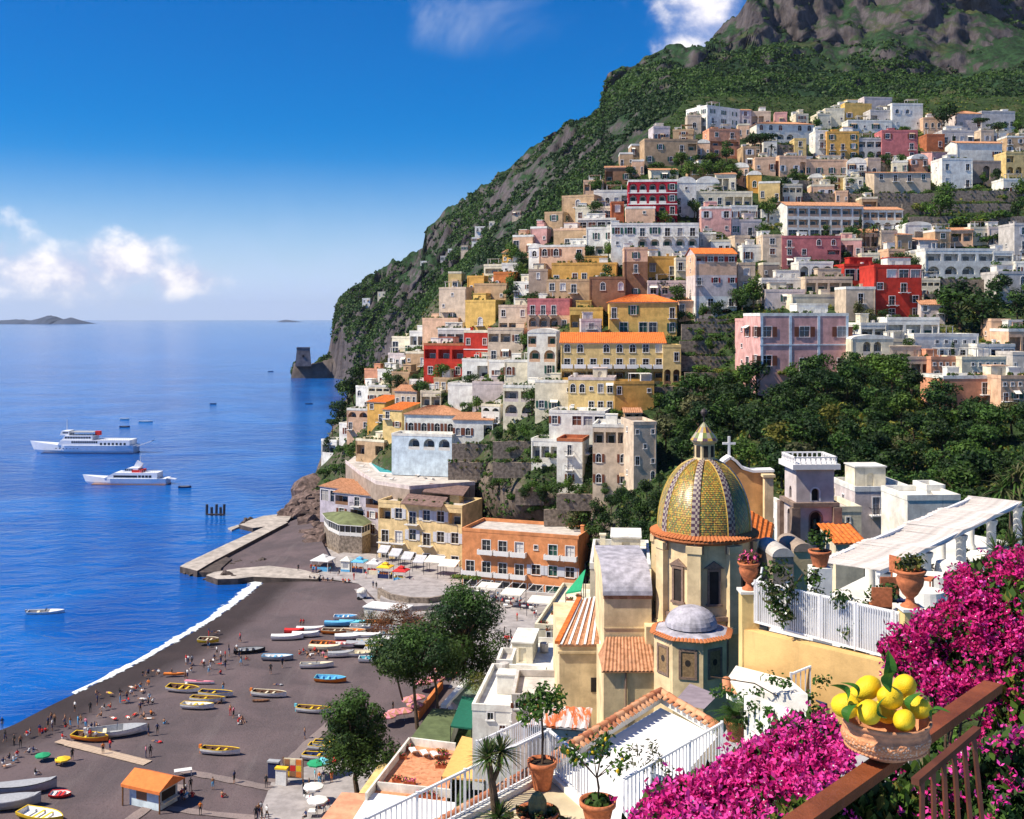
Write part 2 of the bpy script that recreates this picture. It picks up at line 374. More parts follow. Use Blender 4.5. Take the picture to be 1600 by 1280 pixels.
# hillside under the town
XL = [(150, 1075), (180, 1050), (225, 1000), (290, 925), (340, 850), (425, 760), (450, 690), (500, 655), (560, 600), (600, 553), (640, 530), (690, 508), (740, 492), (800, 470), (880, 478), (940, 700)]
YB = [(470, 812), (520, 860), (600, 890), (720, 938), (900, 932), (960, 900), (1100, 915), (1900, 930)]
ss = np.linspace(0, 1, 190); tt = np.linspace(0, 1, 150); hp = np.zeros((len(tt), len(ss)+1, 3))
for i, t in enumerate(tt):
  for j, s in enumerate(ss):
    py = 150+t*790; px = pl(XL, py)+s*(1800-pl(XL, py)); pb = pl(YB, px); py2 = min(py, pb)
    hp[i, j+1, :2] = px, py2
hy = D(hp[:, 1:, 0], hp[:, 1:, 1])
for i in range(len(tt)):
  for j in range(1, len(ss)+1):
    Y = hy[i, j-1]+1.5; x, y, z = P(hp[i, j, 0], hp[i, j, 1], Y)
    nn = noise.fractal(Vector((x*0.06, y*0.06, z*0.06)), 0.8, 2.1, 4)
    hp[i, j] = (x, y+nn*2.0+1.0, z-abs(nn)*1.2)
  e = hp[i, 1]; hp[i, 0] = (e[0]+25, e[1]+130, e[2]-30)
struct(O('hillside', grid_mesh('hillside', hp, HILL)))
# near slope below the viewpoint
def near_z(X, Y):
  xb = -22+(Y-124)*0.32
  z = 2.0+0.35*max(0, X-xb-2)+max(0, 55-Y)*0.9
  return min(z, 44)-(0 if X > xb else 4)
gx = np.linspace(-70, 150, 90); gy = np.linspace(1, 200, 90); gp = np.zeros((90, 90, 3))
for i, y in enumerate(gy):
  for j, x in enumerate(gx): gp[i, j] = (x, y, near_z(x, y)+noise.fractal(Vector((x*.1, y*.1, 0)), .8, 2, 3)*0.6)
struct(O('slope', grid_mesh('slope', gp, HILL)))

# beach: waterline, wet strip, dry sand
from mathutils.geometry import tessellate_polygon
def sheet(name, pts, mat, kind=True):
  tri = tessellate_polygon([[Vector((p[0], p[1], 0)) for p in pts]])
  me = bpy.data.meshes.new(name); me.from_pydata([tuple(p) for p in pts], [], [t for t in tri]); me.materials.append(mat); me.update()
  if sum(p.normal.z*p.area for p in me.polygons) < 0: me.flip_normals()
  o = O(name, me); return struct(o) if kind else o
SHORE = [(-400, 1290), (-150, 1190), (0, 1141), (45, 1120), (80, 1102), (130, 1078), (180, 1055), (235, 1026), (290, 995), (340, 964), (380, 936), (410, 912), (424, 901), (470, 899)]
def smooth_line(pts, k=6):
  out = []
  for i in range(len(pts)-1):
    p0, p1, p2, p3 = (Vector(pts[max(0, min(len(pts)-1, i+d))]) for d in (-1, 0, 1, 2))
    for t in range(k):
      t /= k; out.append(0.5*((2*p1)+(p2-p0)*t+(2*p0-5*p1+4*p2-p3)*t*t+(3*p1-p0-3*p2+p3)*t**3))
  out.append(Vector(pts[-1])); return out
sl = smooth_line(SHORE)
edge = [Pz(p[0], p[1], 0.0) for p in sl]
rowsb = []
for off, z in ((-9, -0.9), (0, 0.0), (5, 0.3), (13, 0.75), (22, 0.95), (28, 0.97)):
  rowsb.append([(e.x+off*0.72, e.y-off*0.55+noise.noise(Vector((e.x*.1, e.y*.1, off)))*min(2.0, abs(off)*.25), z) for e in edge])
ws_ = struct(O('wet_sand', grid_mesh('wet_sand', np.array(rowsb), WET))); at = ws_.data.attributes.new('damp', 'FLOAT', 'POINT'); at.data.foreach_set('value', np.repeat([1, 1, .95, .35, .05, 0.0], len(edge)).astype(np.float32))
inner = rowsb[4]
beach = [Vector(p)+Vector((0, 0, 0.01)) for p in rowsb[4]]+[Pz(x, y, 1.0) for x, y in ((560, 905), (640, 960), (700, 985), (760, 1020), (720, 1090), (640, 1180), (560, 1290), (400, 1400), (-500, 1420))]
struct_beach = sheet('beach', beach, SAND)
# surf: broken white water along the upper part of the waterline, as a lumpy sheet
m, n, b = base_mat('sea_foam'); tcf = n.n('ShaderNodeTexCoord').outputs['Object']
fa_ = n.n('ShaderNodeAttribute', _attribute_name='froth').outputs['Fac']; fn_ = n.noise(tcf, 0.55, 7, 0.75)
setin(n, b, 'Base Color', (.80, .85, .86, 1)); b.inputs['Roughness'].default_value = 0.7
setin(n, b, 'Alpha', n.ramp(n.m('ADD', fa_, n.m('MULTIPLY', n.m('SUBTRACT', fn_, .5), 2.6)), .42, .72))
FOAM = m
fo = [p for p in smooth_line([(112, 1084), (150, 1067), (180, 1053), (235, 1024), (290, 993), (340, 962), (380, 934), (408, 910), (420, 903)], 14)]
fr_ = [[], [], [], []]
for i, p in enumerate(fo):
  e = Pz(p[0], p[1], 0); f = i/len(fo); k = min(1, i/30, (len(fo)-i)/6+0.35); a = noise.fractal(Vector((e.x*.16, e.y*.16, 1)), .8, 2, 4); b2 = noise.fractal(Vector((e.x*.3, e.y*.3, 7)), .8, 2, 3)
  wd = max(.12, (1.0+3.4*f**3+.55*a)*k); o2 = .7*b2+.5
  for r_, (q, z) in enumerate(((-wd*1.5, .04), (-wd*.45, .22), (o2*.3, .16), (o2+1.0, .10))): fr_[r_].append((e.x+q*.8, e.y-q*.56, z))
sf_ = struct(O('surf', grid_mesh('surf', np.array(fr_), FOAM))); at = sf_.data.attributes.new('froth', 'FLOAT', 'POINT'); at.data.foreach_set('value', np.repeat([0, .95, .8, 0.0], len(fo)).astype(np.float32))
# small dark beach behind the jetty
sheet('cove_beach', [Pz(x, y, z) for x, y, z in ((300, 889, .45), (345, 872, .5), (400, 843, .5), (445, 818, .5), (478, 806, 1.2), (500, 840, 2), (520, 880, 2), (492, 896, 1.2), (440, 897, .8), (370, 893, .6))], SAND)
# islands on the horizon
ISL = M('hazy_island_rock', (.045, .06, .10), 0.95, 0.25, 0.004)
def island(name, label, x0, x1, tops, Y):
  mb = MB(); K = 40; front, top, bk = [], [], []
  for i in range(K+1):
    px = x0+(x1-x0)*i/K; h = pl(tops, px); x = (px-800)*Y/F; hh = h*Y/F*(0.92+0.16*noise.noise(Vector((i*.5, x0, 0))))
    front.append((x, Y-300, -2)); top.append((x, Y, max(0, hh))); bk.append((x, Y+500, -2))
  mid = [((a[0]+b[0])/2, (a[1]+b[1])/2-60, b[2]*0.62) for a, b in zip(front, top)]
  o = O(name, grid_mesh(name, np.array([front, mid, top, bk]), ISL)); return struct(o)
HZ = 505.5
island('island_rocks', '', -60, 57, [(-60, 3), (0, 6), (30, 8), (50, 6), (57, 0)], 11000)
island('island_dome', '', 56, 97, [(56, 0), (62, 9), (75, 14), (86, 13), (94, 7), (97, 0)], 11000)
island('island_knoll', '', 97, 128, [(97, 0), (103, 9), (112, 11), (122, 6), (128, 0)], 11000)
island('island_far', '', 436, 466, [(436, 0), (444, 4), (452, 3.5), (466, 1)], 16000)
# paved ground under the water front, the square and the lanes
sheet('promenade', [Pz(x, y, 1.06) for x, y in ((474, 901), (482, 880), (540, 862), (640, 870), (720, 890), (830, 910), (980, 900), (1000, 960), (900, 1010), (790, 1075), (700, 1075), (735, 1020), (690, 980), (640, 962), (590, 940), (575, 925), (560, 912), (520, 906))], PAVE)
sheet('pavement', [Pz(x, y, 1.07) for x, y in ((600, 1180), (560, 1260), (520, 1420), (385, 1420), (405, 1272), (424, 1222), (448, 1206), (500, 1192), (560, 1172))], PAVE)
struct(sheet('ground', [(-46, 300, .55), (-50, 284, .55), (-49, 266, .55), (-40, 256, .55), (-14, 225, .55), (4, 190, .55), (-10, 160, .55), (-16, 120, .55), (-16, 50, .55), (200, 50, .55), (200, 300, .55), (0, 360, .55)], PAVE))

# ------------------------------------------------------------------ buildings
def facade(mb, O0, u, w, z0, z1, ops, m=0, mr=None):
  """wall plane from O0 along u, openings (u0,u1,v0,v1,depth,arch) really cut in, with reveals (material mr)"""
  mr = m if mr is None else mr; n = u.cross(Vector((0, 0, 1))); Z = Vector((0, 0, 1))
  def p(a, b, d=0.0): return O0+u*a+Z*b-n*d
  us = sorted({0.0, w, *[o[0] for o in ops], *[o[1] for o in ops]}); vs = sorted({z0, z1, *[o[2] for o in ops], *[o[3] for o in ops]})
  def inside(a, b): return any(o[0] < a < o[1] and o[2] < b < o[3] for o in ops)
  for i in range(len(us)-1):
    j = 0
    while j < len(vs)-1:
      if inside((us[i]+us[i+1])/2, (vs[j]+vs[j+1])/2): j += 1; continue
      k = j
      while k+1 < len(vs)-1 and not inside((us[i]+us[i+1])/2, (vs[k+1]+vs[k+2])/2): k += 1
      mb.face((p(us[i], vs[j]), p(us[i+1], vs[j]), p(us[i+1], vs[k+1]), p(us[i], vs[k+1])), m); j = k+1
  for a, b, c, e, dp, arch in ops:
    if arch:
      r = (b-a)/2; cx = (a+b)/2; rise = min(r, (e-c)*0.6); N = 8
      arc = [(cx-r*math.cos(math.pi*i/N), e-rise+rise*math.sin(math.pi*i/N)) for i in range(N+1)]
      h = N//2
      mb.face([p(a, e)]+[p(*q) for q in arc[:h+1]], m)
      mb.face([p(b, e)]+[p(*q) for q in arc[h:]], m)
      path = [(a, c)]+arc+[(b, c)]
    else: path = [(a, c), (a, e), (b, e), (b, c)]
    for q0, q1 in zip(path[:-1], path[1:]):
      mb.face((p(*q0), p(*q0, dp), p(*q1, dp), p(*q1)), mr)
    mb.face((p(a, c), p(b, c), p(b, c, dp), p(a, c, dp)), mr)

WC = {}
def window_meshes(w, h, kind, arch, sh):
  """frame (surround, sill, glazing bars), pane, shutters; cached and shared by windows of one size"""
  w = round(w*5)/5; h = round(h*5)/5; key = (w, h, kind, arch, sh)
  if key in WC: return WC[key]
  fr, pa, st = MB(), MB(), None; t = 0.14
  d = 0.10
  N = 8; r = w/2; rise = min(r, h*0.6)
  def outline(x):                                  # x: offset outward
    if arch: return [(-r-x, 0)]+[(-(r+x)*math.cos(math.pi*i/N), h-rise+(rise+x)*math.sin(math.pi*i/N)) for i in range(N+1)]+[(r+x, 0)]
    return [(-r-x, 0), (-r-x, h+x), (r+x, h+x), (r+x, 0)]
  a, b2 = outline(0), outline(t)
  for i in range(len(a)-1):                        # surround, 6 cm proud of the wall
    fr.face(((a[i][0], -.06, a[i][1]), (b2[i][0], -.06, b2[i][1]), (b2[i+1][0], -.06, b2[i+1][1]), (a[i+1][0], -.06, a[i+1][1])))
    fr.face(((b2[i][0], -.06, b2[i][1]), (b2[i][0], .01, b2[i][1]), (b2[i+1][0], .01, b2[i+1][1]), (b2[i+1][0], -.06, b2[i+1][1])))
  if kind != 'd': fr.box(-r-.2, r+.2, -.16, .05, -.16, -.02)
  fr.box(-.04, .04, .12, .17, 0, h-(rise*.2 if arch else .02), 1)
  if h > 1.2: fr.box(-r+.02, r-.02, .125, .165, h*.58, h*.58+.07, 1)
  pa.face([(x, .19, z) for x, z in outline(0.02)])
  if sh:
    st = MB(); sw = w*0.5
    if kind == 'w' and sh != 'k':
      st.box(-sw*.46, sw*.46, -.11, -.065, .02, h-.05)
  WC[key] = (fr.mesh('window', [TRIM, FRAME]), pa.mesh('pane', GLASS), st.mesh('shutter', SHUT[sh]) if st and st.v else None)
  return WC[key]
LC = {}
def loggia_meshes(w, h, dp, arch, wallm, sh):
  """back wall of a deep arcade with its dark door, side cheeks come from the cut in the facade"""
  key = (round(w, 1), round(h, 1), round(dp, 1), wallm.name, sh)
  if key in LC: return LC[key]
  mb = MB(); r = w/2
  mb.face(((-r, dp-.002, 0), (r, dp-.002, 0), (r, dp-.002, h), (-r, dp-.002, h)), 0)
  mb.box(-r, r, .0, .08, 0.0, 0.85 if dp > 1.2 else .02, 0)
  dr = MB(); dw = min(w*.55, 1.8); dr.box(-dw/2, dw/2, dp-.08, dp-.01, 0, min(h*.78, 2.3))
  fr = MB(); fr.box(-dw/2-.1, dw/2+.1, dp-.06, dp-.005, 0, min(h*.78, 2.3)+.12)
  LC[key] = (mb.mesh('loggia', wallm), dr.mesh('door', SHUT[sh] if sh in ('g', 'r') else GLASS), fr.mesh('door_frame', FRAME))
  return LC[key]
BC = {}
def balcony_meshes(w, solid, mat):
  w = round(w*2)/2; key = (w, solid, mat.name)
  if key in BC: return BC[key]
  sl, rl = MB(), MB(); d = 1.15
  sl.box(-w/2, w/2, -d, -.003, -.16, 0.0); [sl.box(x-.1, x+.1, -d*.7, -.003, -.42, -.165) for x in (-w*.35, w*.35)]
  if solid: rl.box(-w/2, w/2, -d, -d+.12, .003, .9); rl.box(-w/2, -w/2+.12, -d+.123, -.004, .003, .9); rl.box(w/2-.12, w/2, -d+.123, -.004, .003, .9)
  else:
    rl.box(-w/2, w/2, -d, -d+.06, .92, 1.0)
    for s in (-1, 1): rl.box(s*w/2-.03, s*w/2+.03, -d+.063, -.004, .92, 1.0)
    k = max(3, int(w/.3))
    for i in range(k+1): rl.box(-w/2+i*w/k-.022, -w/2+i*w/k+.022, -d+.01, -d+.05, .003, .918)
  BC[key] = (sl.mesh('balcony', TRIM), rl.mesh('railing', mat)); return BC[key]

def tile_slope(mb, a, b, c, d, m=0, pitch=0.5, h=0.09):
  """roof plane a-b (eave) c-d (ridge, d above a): alternating channels and covers run from eave to ridge, with real relief"""
  a, b, c, d = map(Vector, (a, b, c, d)); n = (b-a).cross(d-a).normalized(); L = (b-a).length
  k = max(2, int(L/pitch))
  prev = None
  for i in range(2*k+1):
    t = i/(2*k); o = n*(h if i % 2 else -0.0)
    lo, hi = a.lerp(b, t)+o, d.lerp(c, t)+o
    if prev: mb.face((prev[0], lo, hi, prev[1]), m)
    prev = (lo, hi)
  e = Vector((0, 0, -.12))
  mb.face((a+e, b+e, b, a), m)

PLANTS = []; CURT = M('net_curtain', (.34, .32, .30), .8, .3, 5); REEDM = M('reed_matting', (.36, .26, .17), .95, .3, 2); LAND = []                                              # landmarks used to word labels
def house(px0, px1, yt, yb, rot, dep, col, rows, roof, label, cat='house', name='house', Y=None, dy=0, side='', sh='k', trim=None, rc=None, railm=None, solid=False,
     rcol=None, found=5, seed=None, group=None, loggia=None, props=True, wsz=1.12, pil=0, band=False, rh=None, short=None, par=0.7, sdep=None):
  rnd = random.Random(seed if seed is not None else int(px0*13+yb*7))
  sh = rnd.choice('kkkgbbw') if sh == 'k' else sh; jw, jh = rnd.uniform(.85, 1.15)*wsz, rnd.uniform(.9, 1.12)*wsz**.6
  th = R(rot); Y0 = (Y if Y else float(D((px0+px1)/2, yb))+dy+2.0)
  c, s = math.cos(th), math.sin(th)
  A = P(px0, yb, Y0); wd = ((px1-800)*Y0/F-A.x)/(c+(px1-800)*s/F)
  Ym = Y0-wd*s/2; z0 = H-(yb-497)*Ym/F; z1 = H-(yt-497)*Ym/F; h = z1-z0
  ctr = (A.x+wd*c/2, A.y-wd*s/2, z0)
  root = thing(name, label, cat, ctr, -th, group)
  wm = ST(col); mats = [wm]+[ST(k) for k in (rc or [])]; tm = TRIM if trim is None else ST(trim)
  ux, uy = Vector((1, 0, 0)), Vector((0, 1, 0)); hw = wd/2
  rws = rows.split('/') if rows else ['']
  nr = len(rws); sh_ = h/nr; mb = MB(); bandmb = MB()
  def storey(O0, u, width, cells, za, zb, mi, yaw, off):
    ops = []; k = max(1, len(cells)); cw = width/k; hh = zb-za; i = 0
    for i, ch in enumerate(cells):
      if ch == 'w' and col not in ('crimson',) and rnd.random() < .22 and hh > 2.2: ch = 'd'
      cx = (i+.5)*cw; base = dict(w=.28, a=.28, s=.4, d=.06, g=.06, v=.3).get(ch, .04)
      if ch in '. ': continue
      if ch in 'wav': ww, wh, arch, dp = min(1.25, cw*.42)*jw, min(hh*.5, 1.9)*jh, ch == 'a', .22
      elif ch == 's': ww, wh, arch, dp = min(.8, cw*.35), min(hh*.28, .9), False, .2
      elif ch in 'dg': ww, wh, arch, dp = min(1.25, cw*.42)*jw, min(hh*.70, 2.5*wsz**.5), ch == 'g', .22
      elif ch == 'A': ww, wh, arch, dp = cw*.74, hh*.80, True, min(1.7, dep*.3)
      elif ch == 'L': ww, wh, arch, dp = cw*.84, hh*.72, False, min(1.7, dep*.3)
      elif ch == 'B': ww, wh, arch, dp = cw*.80, hh*.62, False, .15; base = .2
      else: continue
      v0 = za+hh*base; ops.append((cx-ww/2, cx+ww/2, v0, v0+wh, dp, arch))
      pos = O0+u*cx+Vector((0, 0, v0))
      if ch in 'AL':
        ms = loggia_meshes(ww, wh, dp, arch, ST(loggia) if loggia else wm, sh)
        lo = O('loggia', ms[0], root, pos, yaw); O('door', ms[1], lo); O('door_frame', ms[2], lo)
      else:
        k2 = 'd' if ch in 'dgB' else ('s' if ch == 's' else 'w')
        ms = window_meshes(ww, wh, k2, arch, None if ch in 'sB' else sh)
        wo = O('window', ms[0], root, pos, yaw); wo.scale = (ww/(round(ww*5)/5 or 1), 1, wh/(round(wh*5)/5 or 1))
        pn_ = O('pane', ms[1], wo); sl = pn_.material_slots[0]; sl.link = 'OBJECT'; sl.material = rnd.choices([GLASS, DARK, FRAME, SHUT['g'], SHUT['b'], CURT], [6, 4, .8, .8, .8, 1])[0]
        if ms[2] is not None:
          for sg in (-1, 1): O('shutter', ms[2], wo, (sg*(round(ww*5)/10+.16+round(ww*5)/20), 0, 0))
        if ch in 'wa' and rnd.random() < .10:    # canvas blind over a window
          am = MB(); am.face(((-ww*.75, -.02, wh+.25), (-ww*.75, -1.0, wh-.35), (ww*.75, -1.0, wh-.35), (ww*.75, -.02, wh+.25))); O('window_awning', am.mesh('window_awning', rnd.choice([CLOTH, CLOTH, REEDM])), wo)
        if ch in 'dg':
          bs = balcony_meshes(min(cw*.92, max(2.0, ww*2)), solid, railm or METAL)
          bo = O('balcony', bs[0], root, pos+Vector((0, 0, 0)), yaw); O('railing', bs[1], bo)
    facade(mb, O0, u, width, za, zb, ops, mi)
  for ri, cells in enumerate(rws):
    zb = h-ri*sh_; za = zb-sh_
    mi = 0 if not rc or ri >= len(rc) else 1+ri
    storey(Vector((-hw, 0, 0)), ux, wd, cells, za, zb, mi, 0, 0)
    sc = side.split('/')[ri] if side and ri < len(side.split('/')) else ''
    sd = sc or ('s' if rnd.random() < .4 and dep > 6 and sh_ > 2 else '')
    storey(Vector((-hw, dep, 0)), -uy, dep, sd, za, zb, mi, R(-90), 0)
    storey(Vector((hw, 0, 0)), uy, dep, sc or ('w' if rnd.random() < .5 else ''), za, zb, mi, R(90), 0)
    if band and ri: bandmb.box(-hw-.12, hw+.12, -.14, -.003, zb-.12, zb+.14);
  for k in range(pil): x = -hw+.35+(wd-.7)*k/(pil-1); O('pilaster', MB().box(x-.3, x+.3, -.1, -.003, 0, h).mesh('pilaster', tm), root)
  f0 = -found
  for a, b in (((-hw, 0), (hw, 0)), ((hw, 0), (hw, dep)), ((hw, dep), (-hw, dep)), ((-hw, dep), (-hw, 0))):
    mb.face(((a[0], a[1], f0), (b[0], b[1], f0), (b[0], b[1], 0), (a[0], a[1], 0)))
  mb.face(((hw, dep, 0), (-hw, dep, 0), (-hw, dep, h), (hw, dep, h)))
  mb.obj('wall', mats, root)
  if bandmb.v: bandmb.obj('string_course', tm, root)
  rm = MB()
  if roof == 'f':
    pm = ST(rcol) if rcol else wm; t = .28
    rm.face(((-hw, 0, h-.05), (hw, 0, h-.05), (hw, dep, h-.05), (-hw, dep, h-.05)), 1)
    rf = rm.obj('roof', [pm, CONC if not rcol else pm], root); pr = MB()
    e = .06
    for bx in ((-hw-e, hw+e, -e, t, h, h+par), (-hw-e, hw+e, dep-t, dep, h, h+par), (-hw-e, -hw+t, t, dep-t, h, h+par), (hw-t, hw+e, t, dep-t, h, h+par)): pr.box(*bx)
    O('parapet', pr.mesh('parapet', pm), rf)
  elif roof in 'hgs':
    tmt = {'o': TERRA3, 'w': TERRA2}.get(rcol, TERRA); e = .35; r = rh or min(wd, dep)*.22
    x0, x1, y0, y1 = -hw-e, hw+e, -e, dep+e
    if roof == 'g':
      ym = dep/2
      tile_slope(rm, (x0, y0, h), (x1, y0, h), (x1, ym, h+r), (x0, ym, h+r)); tile_slope(rm, (x1, y1, h), (x0, y1, h), (x0, ym, h+r), (x1, ym, h+r))
      for x in (-hw, hw): rm.face(((x, 0, h), (x, dep, h), (x, ym, h+r)), 1)
    elif roof == 's': tile_slope(rm, (x0, y0, h), (x1, y0, h), (x1, y1, h+r), (x0, y1, h+r)); rm.face(((-hw, 0, h), (-hw, dep, h), (-hw, dep, h+r)), 1); rm.face(((hw, 0, h), (hw, dep, h), (hw, dep, h+r)), 1); rm.face(((-hw, dep, h), (hw, dep, h), (hw, dep, h+r)), 1)
    else:
      q = min(wd, dep)/2
      if wd >= dep: r0, r1 = (x0+q+e, (y0+y1)/2, h+r), (x1-q-e, (y0+y1)/2, h+r)
      else: r0, r1 = ((x0+x1)/2, y0+q+e, h+r), ((x0+x1)/2, y1-q-e, h+r)
      if wd >= dep:
        tile_slope(rm, (x0, y0, h), (x1, y0, h), r1, r0); tile_slope(rm, (x1, y1, h), (x0, y1, h), r0, r1)
        tile_slope(rm, (x0, y1, h), (x0, y0, h), r0, r0); tile_slope(rm, (x1, y0, h), (x1, y1, h), r1, r1)
      else:
        tile_slope(rm, (x0, y0, h), (x1, y0, h), r0, r0); tile_slope(rm, (x1, y1, h), (x0, y1, h), r1, r1)
        tile_slope(rm, (x0, y1, h), (x0, y0, h), r0, r1); tile_slope(rm, (x1, y0, h), (x1, y1, h), r1, r0)
    rf = rm.obj('roof', [tmt, wm], root)
    ev = MB(); ev.box(-hw-.25, hw+.25, -.25, -.003, h-.22, h-.02); O('cornice', ev.mesh('cornice', tm), rf)
  elif roof in 'vo':                                   # barrel vault / dome on a flat roof
    pm = ST(rcol or 'white')
    rm.face(((-hw, 0, h), (hw, 0, h), (hw, dep, h), (-hw, dep, h))); r = rh or wd*.3; N = 10
    if roof == 'v':
      pr = [(-(hw+.05)*math.cos(math.pi*i/N), h+r*math.sin(math.pi*i/N)) for i in range(N+1)]
      for a, b in zip(pr[:-1], pr[1:]): rm.face(((a[0], -.1, a[1]), (b[0], -.1, b[1]), (b[0], dep, b[1]), (a[0], dep, a[1])))
      rm.face([(x, -.1, z) for x, z in pr][::-1]); rm.face([(x, dep, z) for x, z in pr])
    else:
      rr = min(hw, dep/2)*.95; rm.lathe([(rr*math.cos(math.pi/2*i/8), r*math.sin(math.pi/2*i/8)) for i in range(9)], 20, 0, (0, dep/2, h+.01))
    rf = rm.obj('roof', pm, root)
  if sh_ > 2 and not group == 'x' and rnd.random() < .6:
    x = rnd.choice((-1, 1))*(hw-.25); O('drain_pipe', MB().box(x-.06, x+.06, -.14, -.004, 0, h).mesh('drain_pipe', wm), root)
  if props and roof == 'f' and wd > 5:
    q = rnd.random()
    if q < .45 and dep > 6.5:                      # a smaller top storey set back on the roof
      uw, ud, uh = wd*rnd.uniform(.3, .55), dep*rnd.uniform(.35, .5), rnd.uniform(2.3, 3.0); ux0 = rnd.uniform(-hw+.4, hw-uw-.4); uy0 = dep*.42; um = MB()
      no = max(1, int(uw/2.4)); ops = [((k+.5)*uw/no-.5, (k+.5)*uw/no+.5, h+.1, h+2.0, .25, rnd.random() < .3) for k in range(no)]
      facade(um, Vector((ux0, uy0, 0)), ux, uw, h, h+uh, ops, 0); um.box(ux0, ux0+uw, uy0+.24, uy0+ud, h+.001, h+uh-.001); um.box(ux0-.15, ux0+uw+.15, uy0-.15, uy0+ud+.1, h+uh, h+uh+.18, 1)
      O('upper_room', um.mesh('upper_room', [ST(rnd.choice(['white', 'white', 'cream', col])), pm]), rf)
    elif q < .72:                                  # roof terrace pergola
      pw = min(wd-1, rnd.uniform(3, 6)); x0 = rnd.uniform(-hw+.4, hw-pw-.4); pg_ = MB(); zt = h+2.4
      for xx in (x0, x0+pw):
        for yy in (.5, 3.3): pg_.box(xx-.07, xx+.07, yy-.07, yy+.07, h, zt)
      for k in range(5): pg_.box(x0+pw*k/4-.05, x0+pw*k/4+.05, .2, 3.6, zt+.002, zt+.1)
      po_ = O('pergola', pg_.mesh('pergola', [FRAME]), rf); O('sun_sheet', MB().box(x0-.2, x0+pw+.2, .25, 3.55, zt+.12, zt+.16).mesh('sun_sheet', CLOTH if rnd.random() < .6 else REEDM), po_)
    if rnd.random() < .6: PLANTS.append((rf, wd, h+par, rnd.random()))
    for _ in range(rnd.randint(1, 2)):
      x = rnd.uniform(-hw+1, hw-1); y = rnd.uniform(dep*.4, dep-1.2); cb = MB(); q = rnd.random()
      if q < .4: cb.box(-.35, .35, -.35, .35, h, h+1.5); cb.box(-.45, .45, -.45, .45, h+1.503, h+1.65); O('chimney', cb.mesh('chimney', wm), rf, (x, y, 0))
      elif q < .75: cb.box(-1.3, 1.3, -1, 1, h, h+2.1); cb.box(-1.4, 1.4, -1.1, 1.1, h+2.103, h+2.25); O('stair_hut', cb.mesh('stair_hut', ST('white') if rnd.random() < .6 else wm), rf, (x, y, 0))
      else: cb.lathe([(.0, h+1.3), (.55, h+1.3), (.6, h+1.2), (.6, h+.1), (0, h+.1)], 10); O('water_tank', cb.mesh('water_tank', ST('grey')), rf, (x, y, 0))
  LAND.append((short or label, (px0+px1)/2, (yt+yb)/2, root, (px0, px1, yt, yb)))
  return root, wd, h
h = house; FAR = []; PAL['butter'] = (.76, .56, .28); PAL['ochrered'] = (.70, .28, .115)
# --- upper town below the mountain
h(1105,1156,170,210,-32,13,'white','aaw/waa/AAA','f','big white villa with arched windows, the highest house under the mountain on this side',short='big white villa at the top',sh='g',side='aaa/aaa/AAA')
h(1108,1156,204,246,-8,8,'salmon','ww/LL/ww','f','reddish plaster house with a brown loggia directly below the big white villa',short='reddish house below the top villa')
h(1007,1090,220,258,-5,9,'tan','.w.wL/w.a.w','f','wide ochre stone house with one balcony, just below the big white villa',short='wide ochre stone house')
h(945,986,262,287,6,8,'brown','L.w','s','low brown house with an open loggia at the upper town edge by the cliff',rcol='w',short='low brown loggia house by the cliff')
h(1017,1060,266,284,0,8,'cream','.a.','s','small cream house under a tiled roof right above the crimson hotel',rcol='w',short='small cream house above the crimson hotel')
h(928,984,300,324,4,8,'white','aawL','f','white house with small arched windows at the flank of the crimson hotel',short='white house beside the crimson hotel')
h(982,1058,284,354,4,12,'crimson','AAAAw/AAAAw/AAAAd/..L.A','f','crimson hotel with white banded arcades on four floors',name='hotel',cat='hotel',band=True,rcol='white',loggia='white',short='crimson hotel',sh='g')
h(978,1024,326,352,4,8,'peach','..s./....','f','pale pink terrace block built against the foot of the crimson hotel',dy=-8,props=False,rcol='white',short='terrace block below the crimson hotel')
h(1057,1088,286,338,0,9,'white','.s./s.s/w.w','v','white vaulted house standing right beside the crimson hotel',rh=2.2,short='white vaulted house by the crimson hotel')
h(1088,1124,286,306,0,8,'white','.g.','v','white chapel like house with a single arched window under a rounded gable',rh=2.4,short='white house with the rounded gable')
h(1088,1176,302,326,0,9,'cream','wwwLLL','f','long cream house with a loggia above the pink house',short='long cream house')
h(1096,1143,326,366,2,9,'pink','w.w/s.s','f','pink house with a white cornice and four windows below the long cream house',rcol='white',short='pink house with the white cornice')
h(1142,1184,324,346,-3,9,'white','wLw','f','white terrace house with a pergola opening beside the pink house with the white cornice',short='white terrace house by the pink one')
h(1142,1190,346,370,-3,9,'lilac','w.w.','f','greyish lilac house stepping down from the white terrace house',short='lilac house')
h(1190,1232,330,352,0,9,'white','ss.w','f','white house among trees at the flank of the long arcaded hotel',short='white house among trees')
h(878,928,308,342,24,10,'tan','.g./...','f','bare tan stone house with one green door at the cliff edge of the town',short='bare tan stone house',sh='g',props=False)
h(851,880,334,364,20,9,'tan','w/.','f','small tan tower house at the outermost upper corner of the town',short='small tan tower house',props=False)
h(899,958,326,348,10,8,'cream','wwBB','f','cream house with broad glazed openings below the white arched house',short='cream glazed house')
h(903,962,344,362,10,8,'slate','BBBB','f','slate grey house with a strip of glass below the cream glazed house',rcol='white',short='slate grey house')
h(955,975,318,354,2,7,'brick','w/.','f','narrow brick red house squeezed in beside the crimson hotel terrace',short='narrow brick house')
h(955,1092,352,408,3,12,'white','wwwwddd/ssAAAAA/...w.w.','f','large white hotel with green shutters and a row of arches under the crimson hotel',name='hotel',cat='hotel',sh='g',loggia='white',short='large white hotel')
h(916,957,358,402,10,9,'white','.a.w/LLL','f','white house with a shaded veranda joined to the large white hotel',sh='g',short='white house with the veranda')
